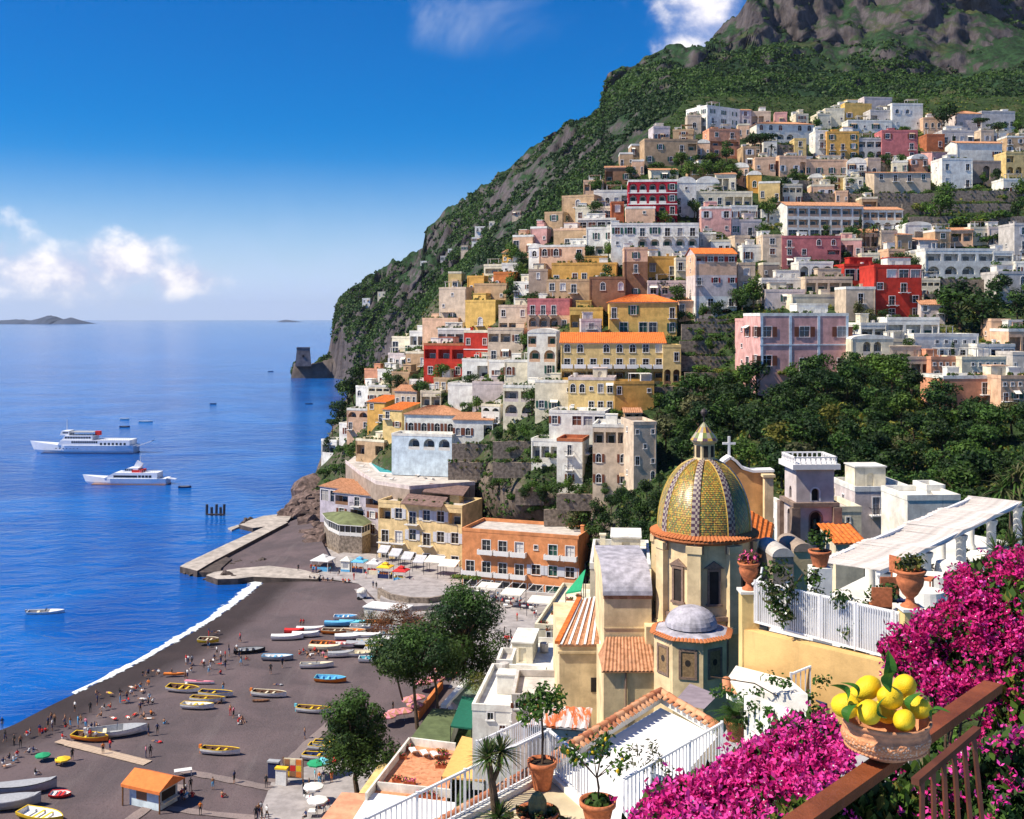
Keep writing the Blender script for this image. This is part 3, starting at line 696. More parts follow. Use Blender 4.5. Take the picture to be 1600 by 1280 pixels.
h(865,922,360,388,16,9,'tan','.w.w','f','orange tan house with two pale framed windows near the upper cliff',rcol='peach',short='orange tan house')
h(842,914,386,424,14,10,'peach','aa.w/....','f','pinkish beige house with a white cornice and small awnings below the orange tan house',rcol='white',short='pinkish beige house')
h(826,844,388,424,20,7,'white','a/s','v','slim white bell gabled house at the end of the pinkish beige house',rh=1.6,short='slim white gabled house')
h(862,964,414,446,8,10,'ochre','d.ww.w.','f','long ochre house with tall windows above the brown brick house',short='long ochre house')
h(975,1012,390,466,3,9,'brown','.w./.d./.../.w.','f','brown brick tower house with a peach coloured top floor',rc=['peach'],rcol='peach',short='brown tower house')
h(1012,1058,404,432,0,8,'ochre','w.w','f','ochre house with two dark windows next to the brown tower house',short='ochre house by the tower house')
h(1056,1086,406,442,0,8,'cream','d./..','f','cream house with a balcony beside the tall house with the orange roof',short='cream balcony house')
h(1012,1084,442,466,0,9,'lilac','aaaa','f','lilac white terrace house with four arched openings and planted front',short='lilac terrace house')
h(1086,1151,397,496,-4,11,'lilac','Lwww/r.../w.w.w/..../.d.d/AA','g','tall orange roofed house, peach above and white with two big arches below',rcol='o',rc=['peach','peach','lilac','lilac','white','white'],sh='r',short='tall house with the orange roof',rh=2.0)
h(921,977,436,484,5,10,'brown','.a.a/....','f','dark brown castle like brick house with two white framed windows',short='castle like brick house')
h(854,922,440,478,12,10,'tan','www./....','f','tan house with a vine terrace between stone tower and castle like brick house',short='tan terrace house')
h(826,856,424,472,14,9,'stone','.w./.../...','f','grey brown stone tower house with one white framed window',rcol='stone',short='grey stone tower house')
# --- yellow palace group and the middle slope
h(952,1058,472,526,3,12,'yellow','w.w.DDw/.B.BB.w','h','upper yellow mansion with green shutters and an orange tiled roof',rcol='o',sh='g',name='mansion',cat='mansion',short='upper yellow mansion',wsz=1.3,rh=2.2)
h(876,1040,536,596,4,12,'gold','aa.aaaww/dddddddd/LLLLLLLL','s','long golden yellow mansion with white framed arched windows and an orange roof',rcol='o',loggia='ochre',name='mansion',cat='mansion',short='long golden mansion',wsz=1.25,solid=True,rh=2.6,railm=TRIM)
h(1036,1064,543,602,2,10,'gold','.w/AA','f','yellow corner wing with a dark arch at the end of the long golden mansion',loggia='brown',short='yellow corner wing')
h(888,960,594,648,8,11,'gold','aasww/..www','f','yellow house with dark windows below the terrace of the long golden mansion',short='yellow house below the golden mansion',rcol='lilac')
h(960,1022,600,644,-4,9,'ochre','w..s/....','f','plain ochre wing with small windows set back beside the tree',short='plain ochre wing')
h(890,942,484,518,4,9,'yellow','LL.','f','yellow house with deep shaded balconies below the castle like brick house',short='yellow house with deep balconies')
h(908,940,502,528,0,7,'lilac','w/s','f','small lilac house tucked above the orange roof of the golden mansion',dy=-6,short='small lilac house')
h(824,890,470,516,10,10,'rose','ddd./AAAd','f','rose red house with pale shutters over three peach arches',sh='w',loggia='peach',rc=['rose','peach'],short='rose red arcaded house')
h(779,824,480,520,14,9,'beige','w.w/LLw','f','beige house with a shaded loggia beside the rose red arcaded house',short='beige loggia house')
h(762,818,516,564,12,10,'beige','LLw/ww.','f','beige house with dark balconies next to the red house with cream bands',short='beige balcony house')
h(824,870,520,590,8,11,'white','L.L/AA/.w','v','white house with two tall arches under a rounded roof beside the golden mansion',rh=1.2,loggia='peach',short='white house with two tall arches')
h(725,764,520,572,18,9,'red','w.w/.w.','f','bright red house divided by cream bands',rcol='cream',band=True,short='red house with cream bands')
h(684,738,516,542,22,9,'grey','LLLL','f','grey house with a long shaded veranda above the red arcade',rcol='white',short='grey veranda house')
h(662,726,540,592,22,10,'red','LLL/wLw','f','red house with a planted arcade facing the sea',loggia='red',short='red arcade house',rcol='brick')
h(660,716,500,524,24,9,'peach','..s.','f','low peach house with a single small window at the seaward edge',short='low peach house')
h(640,664,520,544,26,8,'white','LL','f','small white glazed house at the seaward end of the terrace row',short='small white glazed house')
h(686,728,452,504,26,9,'beige','.s./s../.w.','f','rounded beige tower house at the seaward end of the upper row',short='beige tower house')
h(727,774,472,510,22,9,'yellow','.../.g.','f','yellow patched house with one dark arch in the middle of the seaward slope',short='yellow patched house')
h(741,792,446,476,18,9,'tan','s.s','f','weathered tan house with two square windows behind the yellow patched house',short='weathered tan house')
h(730,756,434,462,20,8,'ochre','ss','f','narrow ochre house with twin small windows on the upper seaward slope',short='narrow ochre house')
h(771,804,428,456,12,8,'orange','a.s','f','plain orange red house with one arched window',short='plain orange house')
h(784,812,414,430,10,8,'white','ss','f','small white house behind the plain orange house',short='small white house behind the orange one')
h(756,786,416,432,16,8,'cream','L','f','small cream terrace house on the upper edge behind the plain orange house',short='small cream terrace house')
h(722,766,564,596,16,9,'white','wL','f','white house with a canopy terrace in front of the red house with cream bands',rcol='white',short='white canopy house')
h(764,790,566,600,14,9,'white','w','f','white cube house with one tall window below the beige balcony house',rcol='white',short='white cube house')
h(788,848,566,594,10,9,'cream','a..s','f','cream house with an arched window and flat white roof beside the white cube house',rcol='white',short='cream flat roofed house')
h(836,896,598,644,12,10,'cream','...s/ww.','f','cream house with green windows left of the yellow house below the golden mansion',sh='g',rcol='white',short='cream house with green windows')
h(786,838,606,652,14,9,'cream','LL/AA','f','cream terrace house with two open arches and a white sun roof',rcol='white',loggia='lilac',short='cream house with two open arches')
h(738,792,600,626,12,8,'lilac','....','f','low lilac terrace wall house behind a planted edge',short='low lilac house')
h(700,752,602,634,16,9,'white','....','f','blank white terrace house topped by dark green plants',rcol='white',short='blank white house',props=False)
# --- pale blue villa, pool slope and seaward corner
h(632,714,648,684,14,11,'white','aaaa','h','white villa with red brown arched windows under a tiled hip roof above the pool',rcol='w',sh='b',name='villa',cat='villa',short='white villa with the tiled roof',wsz=1.35,rh=2.2)
h(612,706,682,726,14,7,'blue','.AAA/....','f','pale blue terrace floor with three arches under the white villa',dy=-6,loggia='white',rcol='white',props=False,short='pale blue arcade',found=3)
h(708,770,656,690,10,9,'white','aa.L','s','white side wing with red tiled edge and timber porch beside the white villa',rcol='w',sh='b',short='white side wing',rh=1.2)
h(598,628,640,686,30,9,'gold','w./.w/..','s','yellow house with awnings stepping down the seaward corner',rcol='o',short='yellow seaward house')
h(574,602,628,660,30,9,'ochre','w./.w','s','small ochre house under an orange tiled roof at the seaward corner',rcol='o',short='small ochre seaward house')
h(556,578,606,642,30,8,'white','a./.w','f','narrow white house high over the sea at the seaward corner',short='narrow white seaward house')
h(590,614,580,604,26,8,'white','w.','f','small white house among rocks above the seaward corner',short='small white rock house')
h(612,640,584,608,24,8,'tan','..','f','tan stone house without windows among rocks above the seaward corner',short='blind tan house')
h(640,662,596,616,22,8,'white','w','f','whitewashed garden house below the red arcade house',short='whitewashed garden house')
h(502,526,690,712,34,7,'white','L','f','tiny white lookout house with a flat roof on the cliff above the sea',rcol='white',short='tiny white lookout house',props=False)
h(530,552,664,684,32,7,'white','w','f','tiny white hut with a canopy halfway down the cliff garden',rcol='white',short='tiny white hut',props=False)
h(556,600,690,716,30,8,'tan','L.L','f','tan terrace house with awnings right above the swimming pool terrace',rcol='cream',short='tan awning house')
# --- white and pink hotel above the beach road
h(858,945,646,692,14,10,'white','w.BBB/....','f','white upper floor house with a row of glazed bays on the garden hotel',rcol='white',short='white glazed upper house')
h(870,910,690,758,14,9,'white','.w./.d./.w.','f','white corner tower of the garden hotel with one dark framed door',short='white corner tower',rcol='brick',props=False)
h(926,1002,668,764,10,12,'beige','LLLL/a.a./a.a.','f','pinkish beige garden hotel with blue arched windows and a canopy roof terrace',rcol='white',name='hotel',cat='hotel',short='garden hotel')
h(990,1026,664,756,-8,11,'beige','s.s/.s./w.s/..a','f','plain beige end block of the garden hotel beside the white footbridge',short='beige end block')
h(830,874,690,722,16,8,'white','LLL','f','white pillared pergola terrace at the garden hotel',rcol='white',props=False,short='white pillared terrace')
# --- right side, upper
h(1320,1362,164,192,-8,8,'yellow','aw.','f','bright yellow house with an arched window among the topmost houses below the green slope',short='bright yellow top house')
h(1350,1394,154,174,-6,9,'lilac','w.w','f','grey lilac house topping the cluster behind the bright yellow top house',short='grey lilac top house')
h(1360,1396,174,202,-4,8,'grey','L.w','f','pale grey house with a shaded balcony in the top cluster',short='pale grey top house')
h(1394,1442,164,202,-4,9,'white','aa./s.s','f','white house with a sloping outline at the end of the top cluster',short='white sloping top house')
h(1325,1394,190,206,-2,8,'white','wsws','f','low white row house under the bright yellow top house',short='low white row house')
h(1182,1272,194,222,-6,11,'white','aaa.aa/AAAA..','h','long white villa with a tiled roof at the foot of the green slope',rcol='w',name='villa',cat='villa',short='long white villa',rh=1.8)
h(1274,1294,206,246,0,9,'white','w/w/.','f','narrow white house at the end of the ochre apartment house',short='narrow white end house')
h(1292,1342,208,250,0,9,'ochre','w.w/ddw/www','f','ochre apartment house with three floors of windows',short='ochre apartment house')
h(1340,1394,218,250,0,9,'grey','LLLL/AAAA','f','pale grey house with a balcony over four dark arches',short='pale house with four dark arches')
h(1378,1434,206,250,0,9,'rose','w.w/..w/d.d','f','deep pink house with a white drainpipe strip beside the house with four dark arches',short='deep pink house')
h(1218,1260,246,276,-4,9,'peach','w.wL','f','peach yellow house with a stair front below the long white villa',short='peach stair house')
h(1256,1324,252,278,-2,9,'peach','w.w.w.w','f','long pinkish beige house with four dark doors next to the peach stair house',short='long house with four doors')
h(1366,1454,270,300,0,10,'beige','wwww/....','s','wide beige house with a tiled roof standing over a clipped green hedge',rcol='w',short='wide beige house over the hedge',rh=1.6)
h(1472,1520,250,294,-4,9,'white','w.w/w.d','f','white three storey house in the sun beside a grey stone ruin',short='white house by the stone ruin')
h(1519,1564,254,286,-2,9,'stone','.A.','f','grey stone ruin like house with a dark arch',props=False,short='stone ruin house')
h(1495,1566,224,254,-4,10,'white','...w','g','broad white house with a low pitched roof and one big window',rcol='w',short='broad white house',rh=1.5)
h(1448,1476,212,236,-2,8,'brick','.w','f','small brownish red house with one window above the broad white house',short='small brownish red house')
h(1472,1522,206,226,-2,9,'grey','wwww','f','low pale row house behind the broad white house',short='low pale row house')
h(1495,1536,178,206,-4,9,'lilac','w.w','h','lilac grey villa among dark trees near the domed church',rcol='w',short='lilac grey villa')
h(1534,1586,176,206,-4,9,'grey','.w.ww','f','long grey villa next to the domed church at the upper edge',short='long grey villa')
h(1572,1612,240,276,-4,9,'gold','L.L/AA.','f','yellow house with arches at the edge of the upper town',short='yellow edge house')
h(1568,1604,282,310,-2,9,'white','w.w','f','small white house with two windows under the yellow edge house',short='white house under the yellow one')
h(1230,1349,322,374,-6,11,'white','LLLLLLL/LLLLLLL/BBBBBBB','g','long terraced hotel with three floors of balconies under an orange roof',rcol='w',name='hotel',cat='hotel',loggia='peach',short='long terraced hotel',rh=1.8)
h(1347,1411,328,362,-2,11,'white','LLLLL/AAAA','g','lower wing of the terraced hotel with a row of dark arches',rcol='w',loggia='peach',short='arched wing of the terraced hotel',rh=1.5)
h(1414,1456,352,376,-2,9,'white','.w.','v','small white cottage with a rounded roof below the green terraces',rh=1.2,short='small white cottage')
h(1222,1314,372,418,-2,10,'rose','w.aa/ww.L/a.LL','f','rose pink house with white framed arched windows under the long terraced hotel',short='rose pink house')
h(1192,1222,370,418,0,9,'beige','w/w/.','f','narrow beige house standing against the rose pink house',short='narrow beige house')
h(1248,1302,412,438,0,9,'white','AAA','f','low white vault with three arches below the rose pink house',short='low white vault')
h(1445,1554,392,434,-3,10,'white','LLLL/AAAA','f','long white hotel with four balconies over four arches',name='hotel',cat='hotel',short='long white hotel')
h(1552,1584,396,430,-3,9,'white','L/w','f','white annex with an awning next to the long white hotel',short='white annex')
h(1560,1606,428,472,-3,10,'grey','a.a/w.w','f','pale grey house with paired windows at the edge of the middle slope',short='pale grey edge house')
h(1585,1616,352,412,-2,10,'grey','w/w/w','f','tall grey white house cut by the edge of the picture',short='tall grey edge house')
h(1319,1393,416,444,-2,9,'red','BBBB','f','upper red pavilion with a glazed front behind the bright red house',rcol='red',short='upper red pavilion')
h(1366,1440,418,498,-2,11,'red','.BBB/w.w./.w.w/.d.w','f','bright red house with a glass attic and white framed windows',short='bright red house')
h(1322,1368,452,500,-2,9,'beige','.w./...','f','plain beige house attached to the bright red house',sh='g',rcol='white',short='plain beige house')
h(1190,1258,438,460,0,9,'white','LLL.','f','low white house with three open bays above the pink palace',short='low white bay house')
h(1196,1258,456,478,0,9,'lilac','..a.s','f','lilac house with an arch below the low white bay house',short='lilac arch house')
h(1258,1332,436,462,0,9,'beige','LLLL','f','beige pillared terrace house beside the plain beige house',short='beige pillared house')
h(1153,1180,414,458,0,8,'beige','w/w','f','small beige house between the tall orange roofed house and the terraces',short='small beige house')
h(1160,1194,386,412,0,8,'white','w.','f','white house corner with one black window over the small beige house',short='white corner house')
# --- pink palace row over the wooded ravine
h(1188,1326,494,584,-5,13,'pink','w..w..w/w..w..w','f','pink palace with white pilasters and brown shutters over the wooded ravine',sh='b',rcol='white',name='palace',cat='palace',short='pink palace',wsz=1.6,pil=4,band=True,side='ww/ww',trim='blue')
h(1237,1322,464,496,-5,8,'cream','s..A','f','cream rooftop house with a dark arch on the terrace of the pink palace',dy=8,short='cream rooftop house',found=1)
h(1170,1190,502,580,-10,9,'pink','B/./.','f','narrow pink wing with a glazed top floor at the side of the pink palace',short='narrow pink wing')
h(1386,1468,500,532,-3,9,'white','LLL','f','white terrace house with three wide bays over the cream arcade',short='white three bay house')
h(1330,1396,530,582,-4,10,'cream','.AA./....','v','cream house with two big glazed arches beside the pink palace',rh=1.0,loggia='grey',short='cream house with two arches')
h(1392,1430,534,566,-4,9,'cream','w.s','f','small cream house between the two big arches and the white house',short='small cream house')
h(1350,1458,562,592,-4,9,'beige','..AALL','f','beige arcade terrace half hidden by tree tops under the cream house with two arches',short='beige arcade')
h(1428,1529,526,562,-8,10,'white','..sssss/w.wwww','f','white house with a strip of small square openings',rcol='white',short='white house with square openings')
h(1527,1586,542,564,-6,9,'white','.BB','f','low white house with long windows by the dark trees at the edge',short='low white edge house')
h(1455,1505,562,592,-6,9,'salmon','sssss/www','f','salmon house with a row of pierced openings under the white house',short='salmon pierced house')
h(1503,1572,562,594,-6,9,'cream','.sssss/.wwww','f','cream house with a row of pierced openings beside the salmon house',short='cream pierced house')
h(1474,1568,592,644,-6,10,'salmon','s..w./...AA','f','large salmon house with arches above the ravine',rcol='white',short='large salmon house',loggia='grey')
h(1564,1612,592,646,-6,10,'peach','ssss/www/AAA','f','brownish peach house with arches at the picture edge above the ravine',short='peach edge house',loggia='grey')
# --- water front hotels
h(591,722,790,885,22,12,'butter','LwdwwL/ddwdww/dddddd','f','pale yellow beach hotel with tall shuttered windows and a roof garden',sh='w',name='hotel',cat='hotel',short='yellow beach hotel',wsz=1.35,Y=268,found=2)
h(722,904,836,940,20,13,'ochrered','.dddsdd/ddddwww/BBBBBBB','f','orange red beach hotel with white balconies',sh='w',name='hotel',cat='hotel',short='orange beach hotel',wsz=1.35,Y=240,solid=True,railm=TRIM,found=2)
for k, (x, y, w_, c) in enumerate(((742, 362, 16, 'white'), (764, 354, 13, 'cream'), (737, 379, 14, 'white'), (700, 397, 12, 'white'), (688, 408, 13, 'grey'), (657, 416, 10, 'white'), (566, 474, 12, 'white'), (590, 464, 12, 'cream'), (720, 392, 11, 'beige'), (800, 338, 14, 'beige'))):
  h(x, x+w_, y-7, y, 10, 9, c, 'ww', 'f', '', Y=float(MT(x, y))-22, props=False, short='', found=12); FAR.append((LAND.pop()[3], f'tiny far {c} house on the mountain flank', x, y))
# --- the many smaller houses packed between the ones above
def infill():
  r = random.Random(21); RC = [l[4] for l in LAND]; n = 0
  green = [((1400, 296), (1600, 296), (1600, 380), (1440, 380)), ((1062, 500), (1188, 500), (1172, 650), (1010, 650), (1062, 600)), ((770, 664), (858, 664), (870, 735), (775, 735)), ((1040, 590), (1640, 600), (1640, 900), (1000, 900)), ((1470, 440), (1600, 476), (1600, 540), (1490, 530)), ((1060, 250), (1160, 250), (1160, 286), (1060, 286)), ((1360, 296), (1460, 296), (1440, 330), (1360, 330))]
  def ins(x, y, poly):
    q = False
    for i in range(len(poly)):
      (x0, y0), (x1, y1) = poly[i], poly[i-1]
      if (y0 > y) != (y1 > y) and x < (x1-x0)*(y-y0)/(y1-y0)+x0: q = not q
    return q
  cols = ['white']*5+['cream']*4+['beige']*4+['peach']*3+['tan']*2+['pink', 'lilac', 'lilac', 'ochre', 'gold', 'grey', 'stone', 'salmon']
  rowsets = ['w.w', 'ww/w.w', 'a.a', 'LL', 'w.s', 'd.w/w.w', 'LL/ww', 'AA/w.w', 'www', 's.w', 'w/w', 'LLw', 'aaa', 'w.d/...', '.ww', 'B.w', 'wwww', 'LLL/w.w']
  NAMES = dict(s='with tiny windows', L='with an open loggia', A='with dark arches', a='with arched windows', d='with a small balcony', B='with wide glazing', w='with plain windows')
  for _ in range(5200):
    if n >= 105: break
    y = r.uniform(196, 690); x = r.uniform(pl([(196, 1090), (225, 1012), (290, 935), (340, 862), (425, 770), (450, 706), (500, 668), (560, 612), (620, 560), (690, 540)], y), 1606)
    sc = 330/float(D(x, y)); wp, hp_ = r.uniform(20, 40)*sc**.5, r.uniform(20, 34)*sc**.6
    if any(ins(x+dx, y, g) for g in green for dx in (-wp/2, 0, wp/2)): continue
    if x-wp/2 < pl([(196, 1085), (225, 1008), (290, 930), (340, 856), (425, 768), (450, 700), (500, 662), (560, 608), (620, 556), (690, 536)], y): continue
    if x > 1330 and y < 235 and r.random() < .6: continue
    box = (x-wp/2, x+wp/2, y-hp_, y); ov = sum(max(0, min(box[1], b[1])-max(box[0], b[0]))*max(0, min(box[3], b[3])-max(box[2], b[2])) for b in RC)
    if ov > .22*wp*hp_: continue
    c, rw = r.choice(cols), r.choice(rowsets)
    if wp < 26: rw = r.choice(['w.w', 'a', 'w/w', 'L', 's.s', 'w.s'])
    rf = r.choices(['f', 's', 'g', 'v'], [8, .8, .8, .7])[0]
    h(box[0], box[1], box[2], box[3], r.uniform(-8, 12) if x > 850 else r.uniform(8, 26), r.uniform(6.5, 9), c, rw, rf, '', seed=n*7+3, rcol=(r.choice([None, 'white', 'white', 'cream', c]) if rf == 'f' else 'white' if rf == 'v' else 'w'), short='', found=5)
    l = LAND.pop(); RC.append(box); n += 1; k = next(q for q in 'ALdBasw' if q in rw)
    FILL.append((l[3], f'small {c} house {NAMES[k]}', x, y-hp_/2))
FILL = []; WALLS = []; infill()
for x0, x1, yt, hh_ in ((1065, 1178, 506, 14), (1062, 1172, 532, 10), (1064, 1170, 556, 12), (1070, 1172, 582, 9), (1062, 1165, 606, 12), (1080, 1160, 632, 12), (1005, 1052, 604, 12), (1090, 1150, 498, 16), (770, 850, 690, 14), (706, 770, 694, 18), (770, 868, 722, 12), (700, 800, 722, 16), (1440, 1560, 436, 20), (1445, 1540, 458, 12), (1240, 1362, 302, 12), (1410, 1580, 318, 10), (1420, 1600, 338, 9), (1430, 1600, 362, 9), (1366, 1460, 302, 18), (1230, 1300, 282, 12), (1480, 1600, 298, 12), (1185, 1262, 226, 16), (1300, 1440, 255, 9), (1200, 1232, 372, 12), (1290, 1330, 420, 14), (805, 850, 762, 14), (870, 1010, 772, 12), (850, 960, 796, 12)):
  Yw = float(D((x0+x1)/2, yt+hh_))+.6; p = P((x0+x1)/2, yt, Yw); t = O('retaining_wall', None, None, p); t['category'] = 'wall'; t['group'] = 'stone retaining walls'; mw, mh, mb_ = (x1-x0)*Yw/F/2, hh_*Yw/F, MB(); k_ = max(3, int(mw)); xs_ = [-mw+2*mw*i/k_ for i in range(k_+1)]; zt_ = [random.uniform(-.25, .15) for _ in xs_]
  for i in range(k_): mb_.prism([(xs_[i], 0), (xs_[i+1], 0), (xs_[i+1], .9), (xs_[i], .9)], -mh-2, [zt_[i], zt_[i+1], zt_[i+1], zt_[i]])
  mb_.obj('masonry', ROCKW, t); WALLS.append((t, mw)); FILL.append((t, 'grey stone retaining wall', (x0+x1)/2, yt+hh_/2))
# ------------------------------------------------------------------ the church with the tiled dome
PAL['church'] = (.77, .59, .34); PAL['apricot'] = (.70, .38, .15)
CH = ST('church'); LEAD = M('grey_roof_skin', (.40, .38, .42), 0.7, 0.35, 1.2, 0.3, dirt=0.4); STONET = M('brown_stone_trim', (.24, .16, .12), 0.85, 0.25, 4, 0.3)
YC = 105.0; ce = P(1100, 825, YC)
church = thing('church', 'yellow church with a round dome of green and yellow tiles', 'church', (ce.x, ce.y, 14))
def rel(v): return Vector(v)-Vector((ce.x, ce.y, 14))
zd = ce.z-14                                            # springing of the dome above the thing's base
R0 = 4.42; HD = 6.75
def dome_pt(a, t, off=0.0):                             # t 0 springing .. 1 lantern
  ph = t*math.pi/2*0.93; r = (R0*math.cos(ph)**0.92)*(1-0.018*(1-abs(math.cos(4*(a-R(22.5)-R(2))))))+off; return Vector((r*math.cos(a), r*math.sin(a), zd+HD*math.sin(ph)/math.sin(math.pi/2*.93)+off*.3))
base = MB(); N = 96
for i in range(24):
  for j in range(N):
    a0, a1, t0, t1 = 2*math.pi*j/N, 2*math.pi*(j+1)/N, i/24, (i+1)/24
    base.face((dome_pt(a0, t0, -.06), dome_pt(a1, t0, -.06), dome_pt(a1, t1, -.06), dome_pt(a0, t1, -.06)))
YT = M('yellow_glazed_tile', (.50, .33, .055), 0.35, 0.3, 9, spec=0.5); GT = M('green_glazed_tile', (.17, .21, .06), 0.35, 0.3, 9, spec=0.5); OT = M('amber_glazed_tile', (.36, .17, .04), 0.4, 0.3, 9, spec=0.5)
PT = M('purple_glazed_tile', (.09, .045, .07), 0.4, 0.3, 9, spec=0.5); WT = M('pale_glazed_tile', (.40, .33, .25), 0.4, 0.15, 9, spec=0.5)
dome = base.obj('dome', OT, church, True)
rows, segs = 46, 8; ribw = .085
tv, tm = [], []
for i in range(rows):
  t0, t1 = i/rows, (i+1.15)/rows; rr = math.cos(t0*math.pi/2*.93)**.92; k = max(3, int(17*rr))
  for sgm in range(segs):
    A0 = 2*math.pi*sgm/segs+R(24.5); span = 2*math.pi/segs; rb = ribw/max(.18, rr)*1.15
    if rb*2 > span*.95: continue
    a0, a1 = A0+rb, A0+span-rb
    for j in range(k):
      if 1:
        u0, u1 = (j+.04)/k, (j+.96)/k; x, y = a0+(a1-a0)*u0, a0+(a1-a0)*u1; sh2 = 0.5 if i % 2 else 0
        d = random.uniform(-.008, .008); tv += [dome_pt(x, t0, .05+d), dome_pt(y, t0, .05+d), dome_pt(y, min(1, t1), .0), dome_pt(x, min(1, t1), .0)]
        c = abs(j-(k-1)/2); q = (c+i) % 6; q2 = (c-i) % 6
        tm.append(2 if q < 1 or q2 < 1 else (0 if (j+i) % 2 or random.random() < .2 else 1))
tiles = stuff(O('tile_skin', np_mesh('tile_skin', [tuple(v) for v in tv], 4, [YT, GT, OT], tm), dome))
for sgm in range(segs):
  A0 = 2*math.pi*sgm/segs+R(24.5); rb = MB(); kk = 34
  for i in range(kk):
    t0, t1 = i/kk*.985, (i+1)/kk*.985; rr = max(.18, math.cos(t0*math.pi/2*.93)**.92); rr1 = max(.18, math.cos(t1*math.pi/2*.93)**.92); w0 = ribw/rr*(.45+.55*rr); w1 = ribw/rr1*(.45+.55*rr1)
    for q in range(4):
      f0, f1 = -1+q*.5, -.5+q*.5
      mi = (i+q) % 2 if q in (1, 2) else 1-i % 2
      rb.face((dome_pt(A0+w0*f0, t0, .12), dome_pt(A0+w0*f1, t0, .12), dome_pt(A0+w1*f1, t1, .12), dome_pt(A0+w1*f0, t1, .12)), mi)
    for f in (-1, 1):
      rb.face((dome_pt(A0+w0*f, t0, .12), dome_pt(A0+w1*f, t1, .12), dome_pt(A0+w1*f*1.25, t1, .0), dome_pt(A0+w0*f*1.25, t0, .0)), 2)
  rb.obj('rib', [PT, WT, YT], church)
# eave ring: curved tiles laid one by one
tmb = MB(); Nn = 6
for j in range(Nn):
  a0, a1 = math.pi*j/Nn, math.pi*(j+1)/Nn
  tmb.face(((0, .16*math.cos(a0), .13*math.sin(a0)), (1.0, .19*math.cos(a0), .13*math.sin(a0)-.42), (1.0, .19*math.cos(a1), .13*math.sin(a1)-.42), (0, .16*math.cos(a1), .13*math.sin(a1))))
TM2 = tmb.mesh('tile', TERRA); rg = MB(); rg.lathe([(4.05, .12), (5.15, -.36), (5.15, -.52), (4.7, -.55), (4.7, -.75), (4.55, -.8)], 48, 0, (0, 0, zd)); eave = rg.obj('eave', [TERRA], church)
for i in range(84):
  a = 2*math.pi*i/84; t = O('tile', TM2, eave, (4.2*math.cos(a), 4.2*math.sin(a), zd+.08), a); t.scale = (1, 1, 1+random.uniform(-.1, .1))
# lantern
lz = 46.15-14; ln = MB()
ln.lathe([(1.5, -.35), (1.5, 0), (1.25, .1), (1.02, .25), (1.02, 1.75), (1.2, 1.85), (1.3, 2.0), (1.3, 2.1)], 8, 0, (0, 0, lz), R(22.5), R(382.5)); lan = ln.obj('lantern', CH, church)
cp = MB()
for i in range(7):
  for j in range(16):
    a0, a1 = 2*math.pi*j/16+.1, 2*math.pi*(j+1)/16+.1; r0, r1 = 1.35*(1-i/7)**.9, 1.35*(1-(i+1)/7)**.9
    z0_, z1_ = lz+2.1+1.75*i/7, lz+2.1+1.75*(i+1)/7; cp.face(((r0*math.cos(a0), r0*math.sin(a0), z0_), (r0*math.cos(a1), r0*math.sin(a1), z0_), (r1*math.cos(a1), r1*math.sin(a1), z1_), (r1*math.cos(a0), r1*math.sin(a0), z1_)), [0, 1, 2, 3][(i*3+j*2+(i//2)) % 4])
cap = cp.obj('lantern_cap', [YT, GT, PT, WT], church)
fb = MB(); fb.lathe([(.07, 0), (.07, .55), (.2, .62), (.32, .85), (.33, 1.0), (.22, 1.22), (.05, 1.3), (0, 1.36)], 12, 0, (0, 0, lz+3.8)); fb.obj('finial_ball', M('dark_finial', (.06, .045, .045), .5, .3, 3), church)
for i in range(8):
  a = R(45*i); o = O('window', MB().box(-.22, .22, -.03, .05, .5, 1.6).mesh('window', DARK), lan, (0, 0, lz), a); o.data.transform(Matrix.Translation((0, -.95, 0)))
# drum: octagon with corner pilasters and a pedimented window
RD = 4.72; dm = MB(); dm.lathe([(RD, -8.9), (RD, -.62)], 8, 0, (0, 0, zd), R(22.5+2), R(382.5+2)); drum = dm.obj('drum', CH, church)
for i in range(8):
  a = R(22.5+2+45*i); pb = MB(); pb.box(-.25, .32, -.62, .62, -8.9, -1.5); pb.box(-.35, .42, -.75, .75, -1.5, -.82); pb.box(-.32, .40, -.72, .72, -8.9, -8.3)
  O('pilaster', pb.mesh('pilaster', CH), drum, (RD*math.cos(a), RD*math.sin(a), zd), a)
  fa = a+R(22.5); ap = RD*math.cos(R(22.5)); mt = Matrix.Translation((ap*math.cos(fa), ap*math.sin(fa), zd)) @ Matrix.Rotation(fa+math.pi/2, 4, 'Z')
  wn = MB(); wn.box(-.62, -.42, -.14, .02, -6.2, -3.2, 0, mt); wn.box(.42, .62, -.14, .02, -6.2, -3.2, 0, mt); wn.box(-.62, .62, -.14, .02, -3.2, -2.95, 0, mt); wn.box(-.75, .75, -.2, .02, -6.4, -6.2, 0, mt)
  wn.face([mt @ Vector(v) for v in ((-.95, -.2, -2.9), (.95, -.2, -2.9), (0, -.2, -2.3))]); wn.face([mt @ Vector(v) for v in ((-.95, -.2, -2.9), (0, -.2, -2.3), (0, .02, -2.2), (-.95, .02, -2.9))]); wn.face([mt @ Vector(v) for v in ((.95, -.2, -2.9), (.95, .02, -2.9), (0, .02, -2.2), (0, -.2, -2.3))]); wn.face([mt @ Vector(v) for v in ((-.95, -.2, -2.9), (-.95, .02, -2.9), (.95, .02, -2.9), (.95, -.2, -2.9))])
  wo = wn.obj('window', STONET, drum)
  O('pane', MB().box(-.42, .42, -.05, .02, -6.2, -3.2, 0, mt).mesh('pane', DARK), drum)
  for sx in (-1.35, 1.35): O('bracket', MB().box(sx-.32, sx+.32, -.35, .02, -1.55, -.85, 0, mt).mesh('bracket', STONET), drum)
  O('ledge', MB().box(-1.75, 1.75, -.30, .02, -7.75, -7.35, 0, mt).mesh('ledge', STONET), drum)
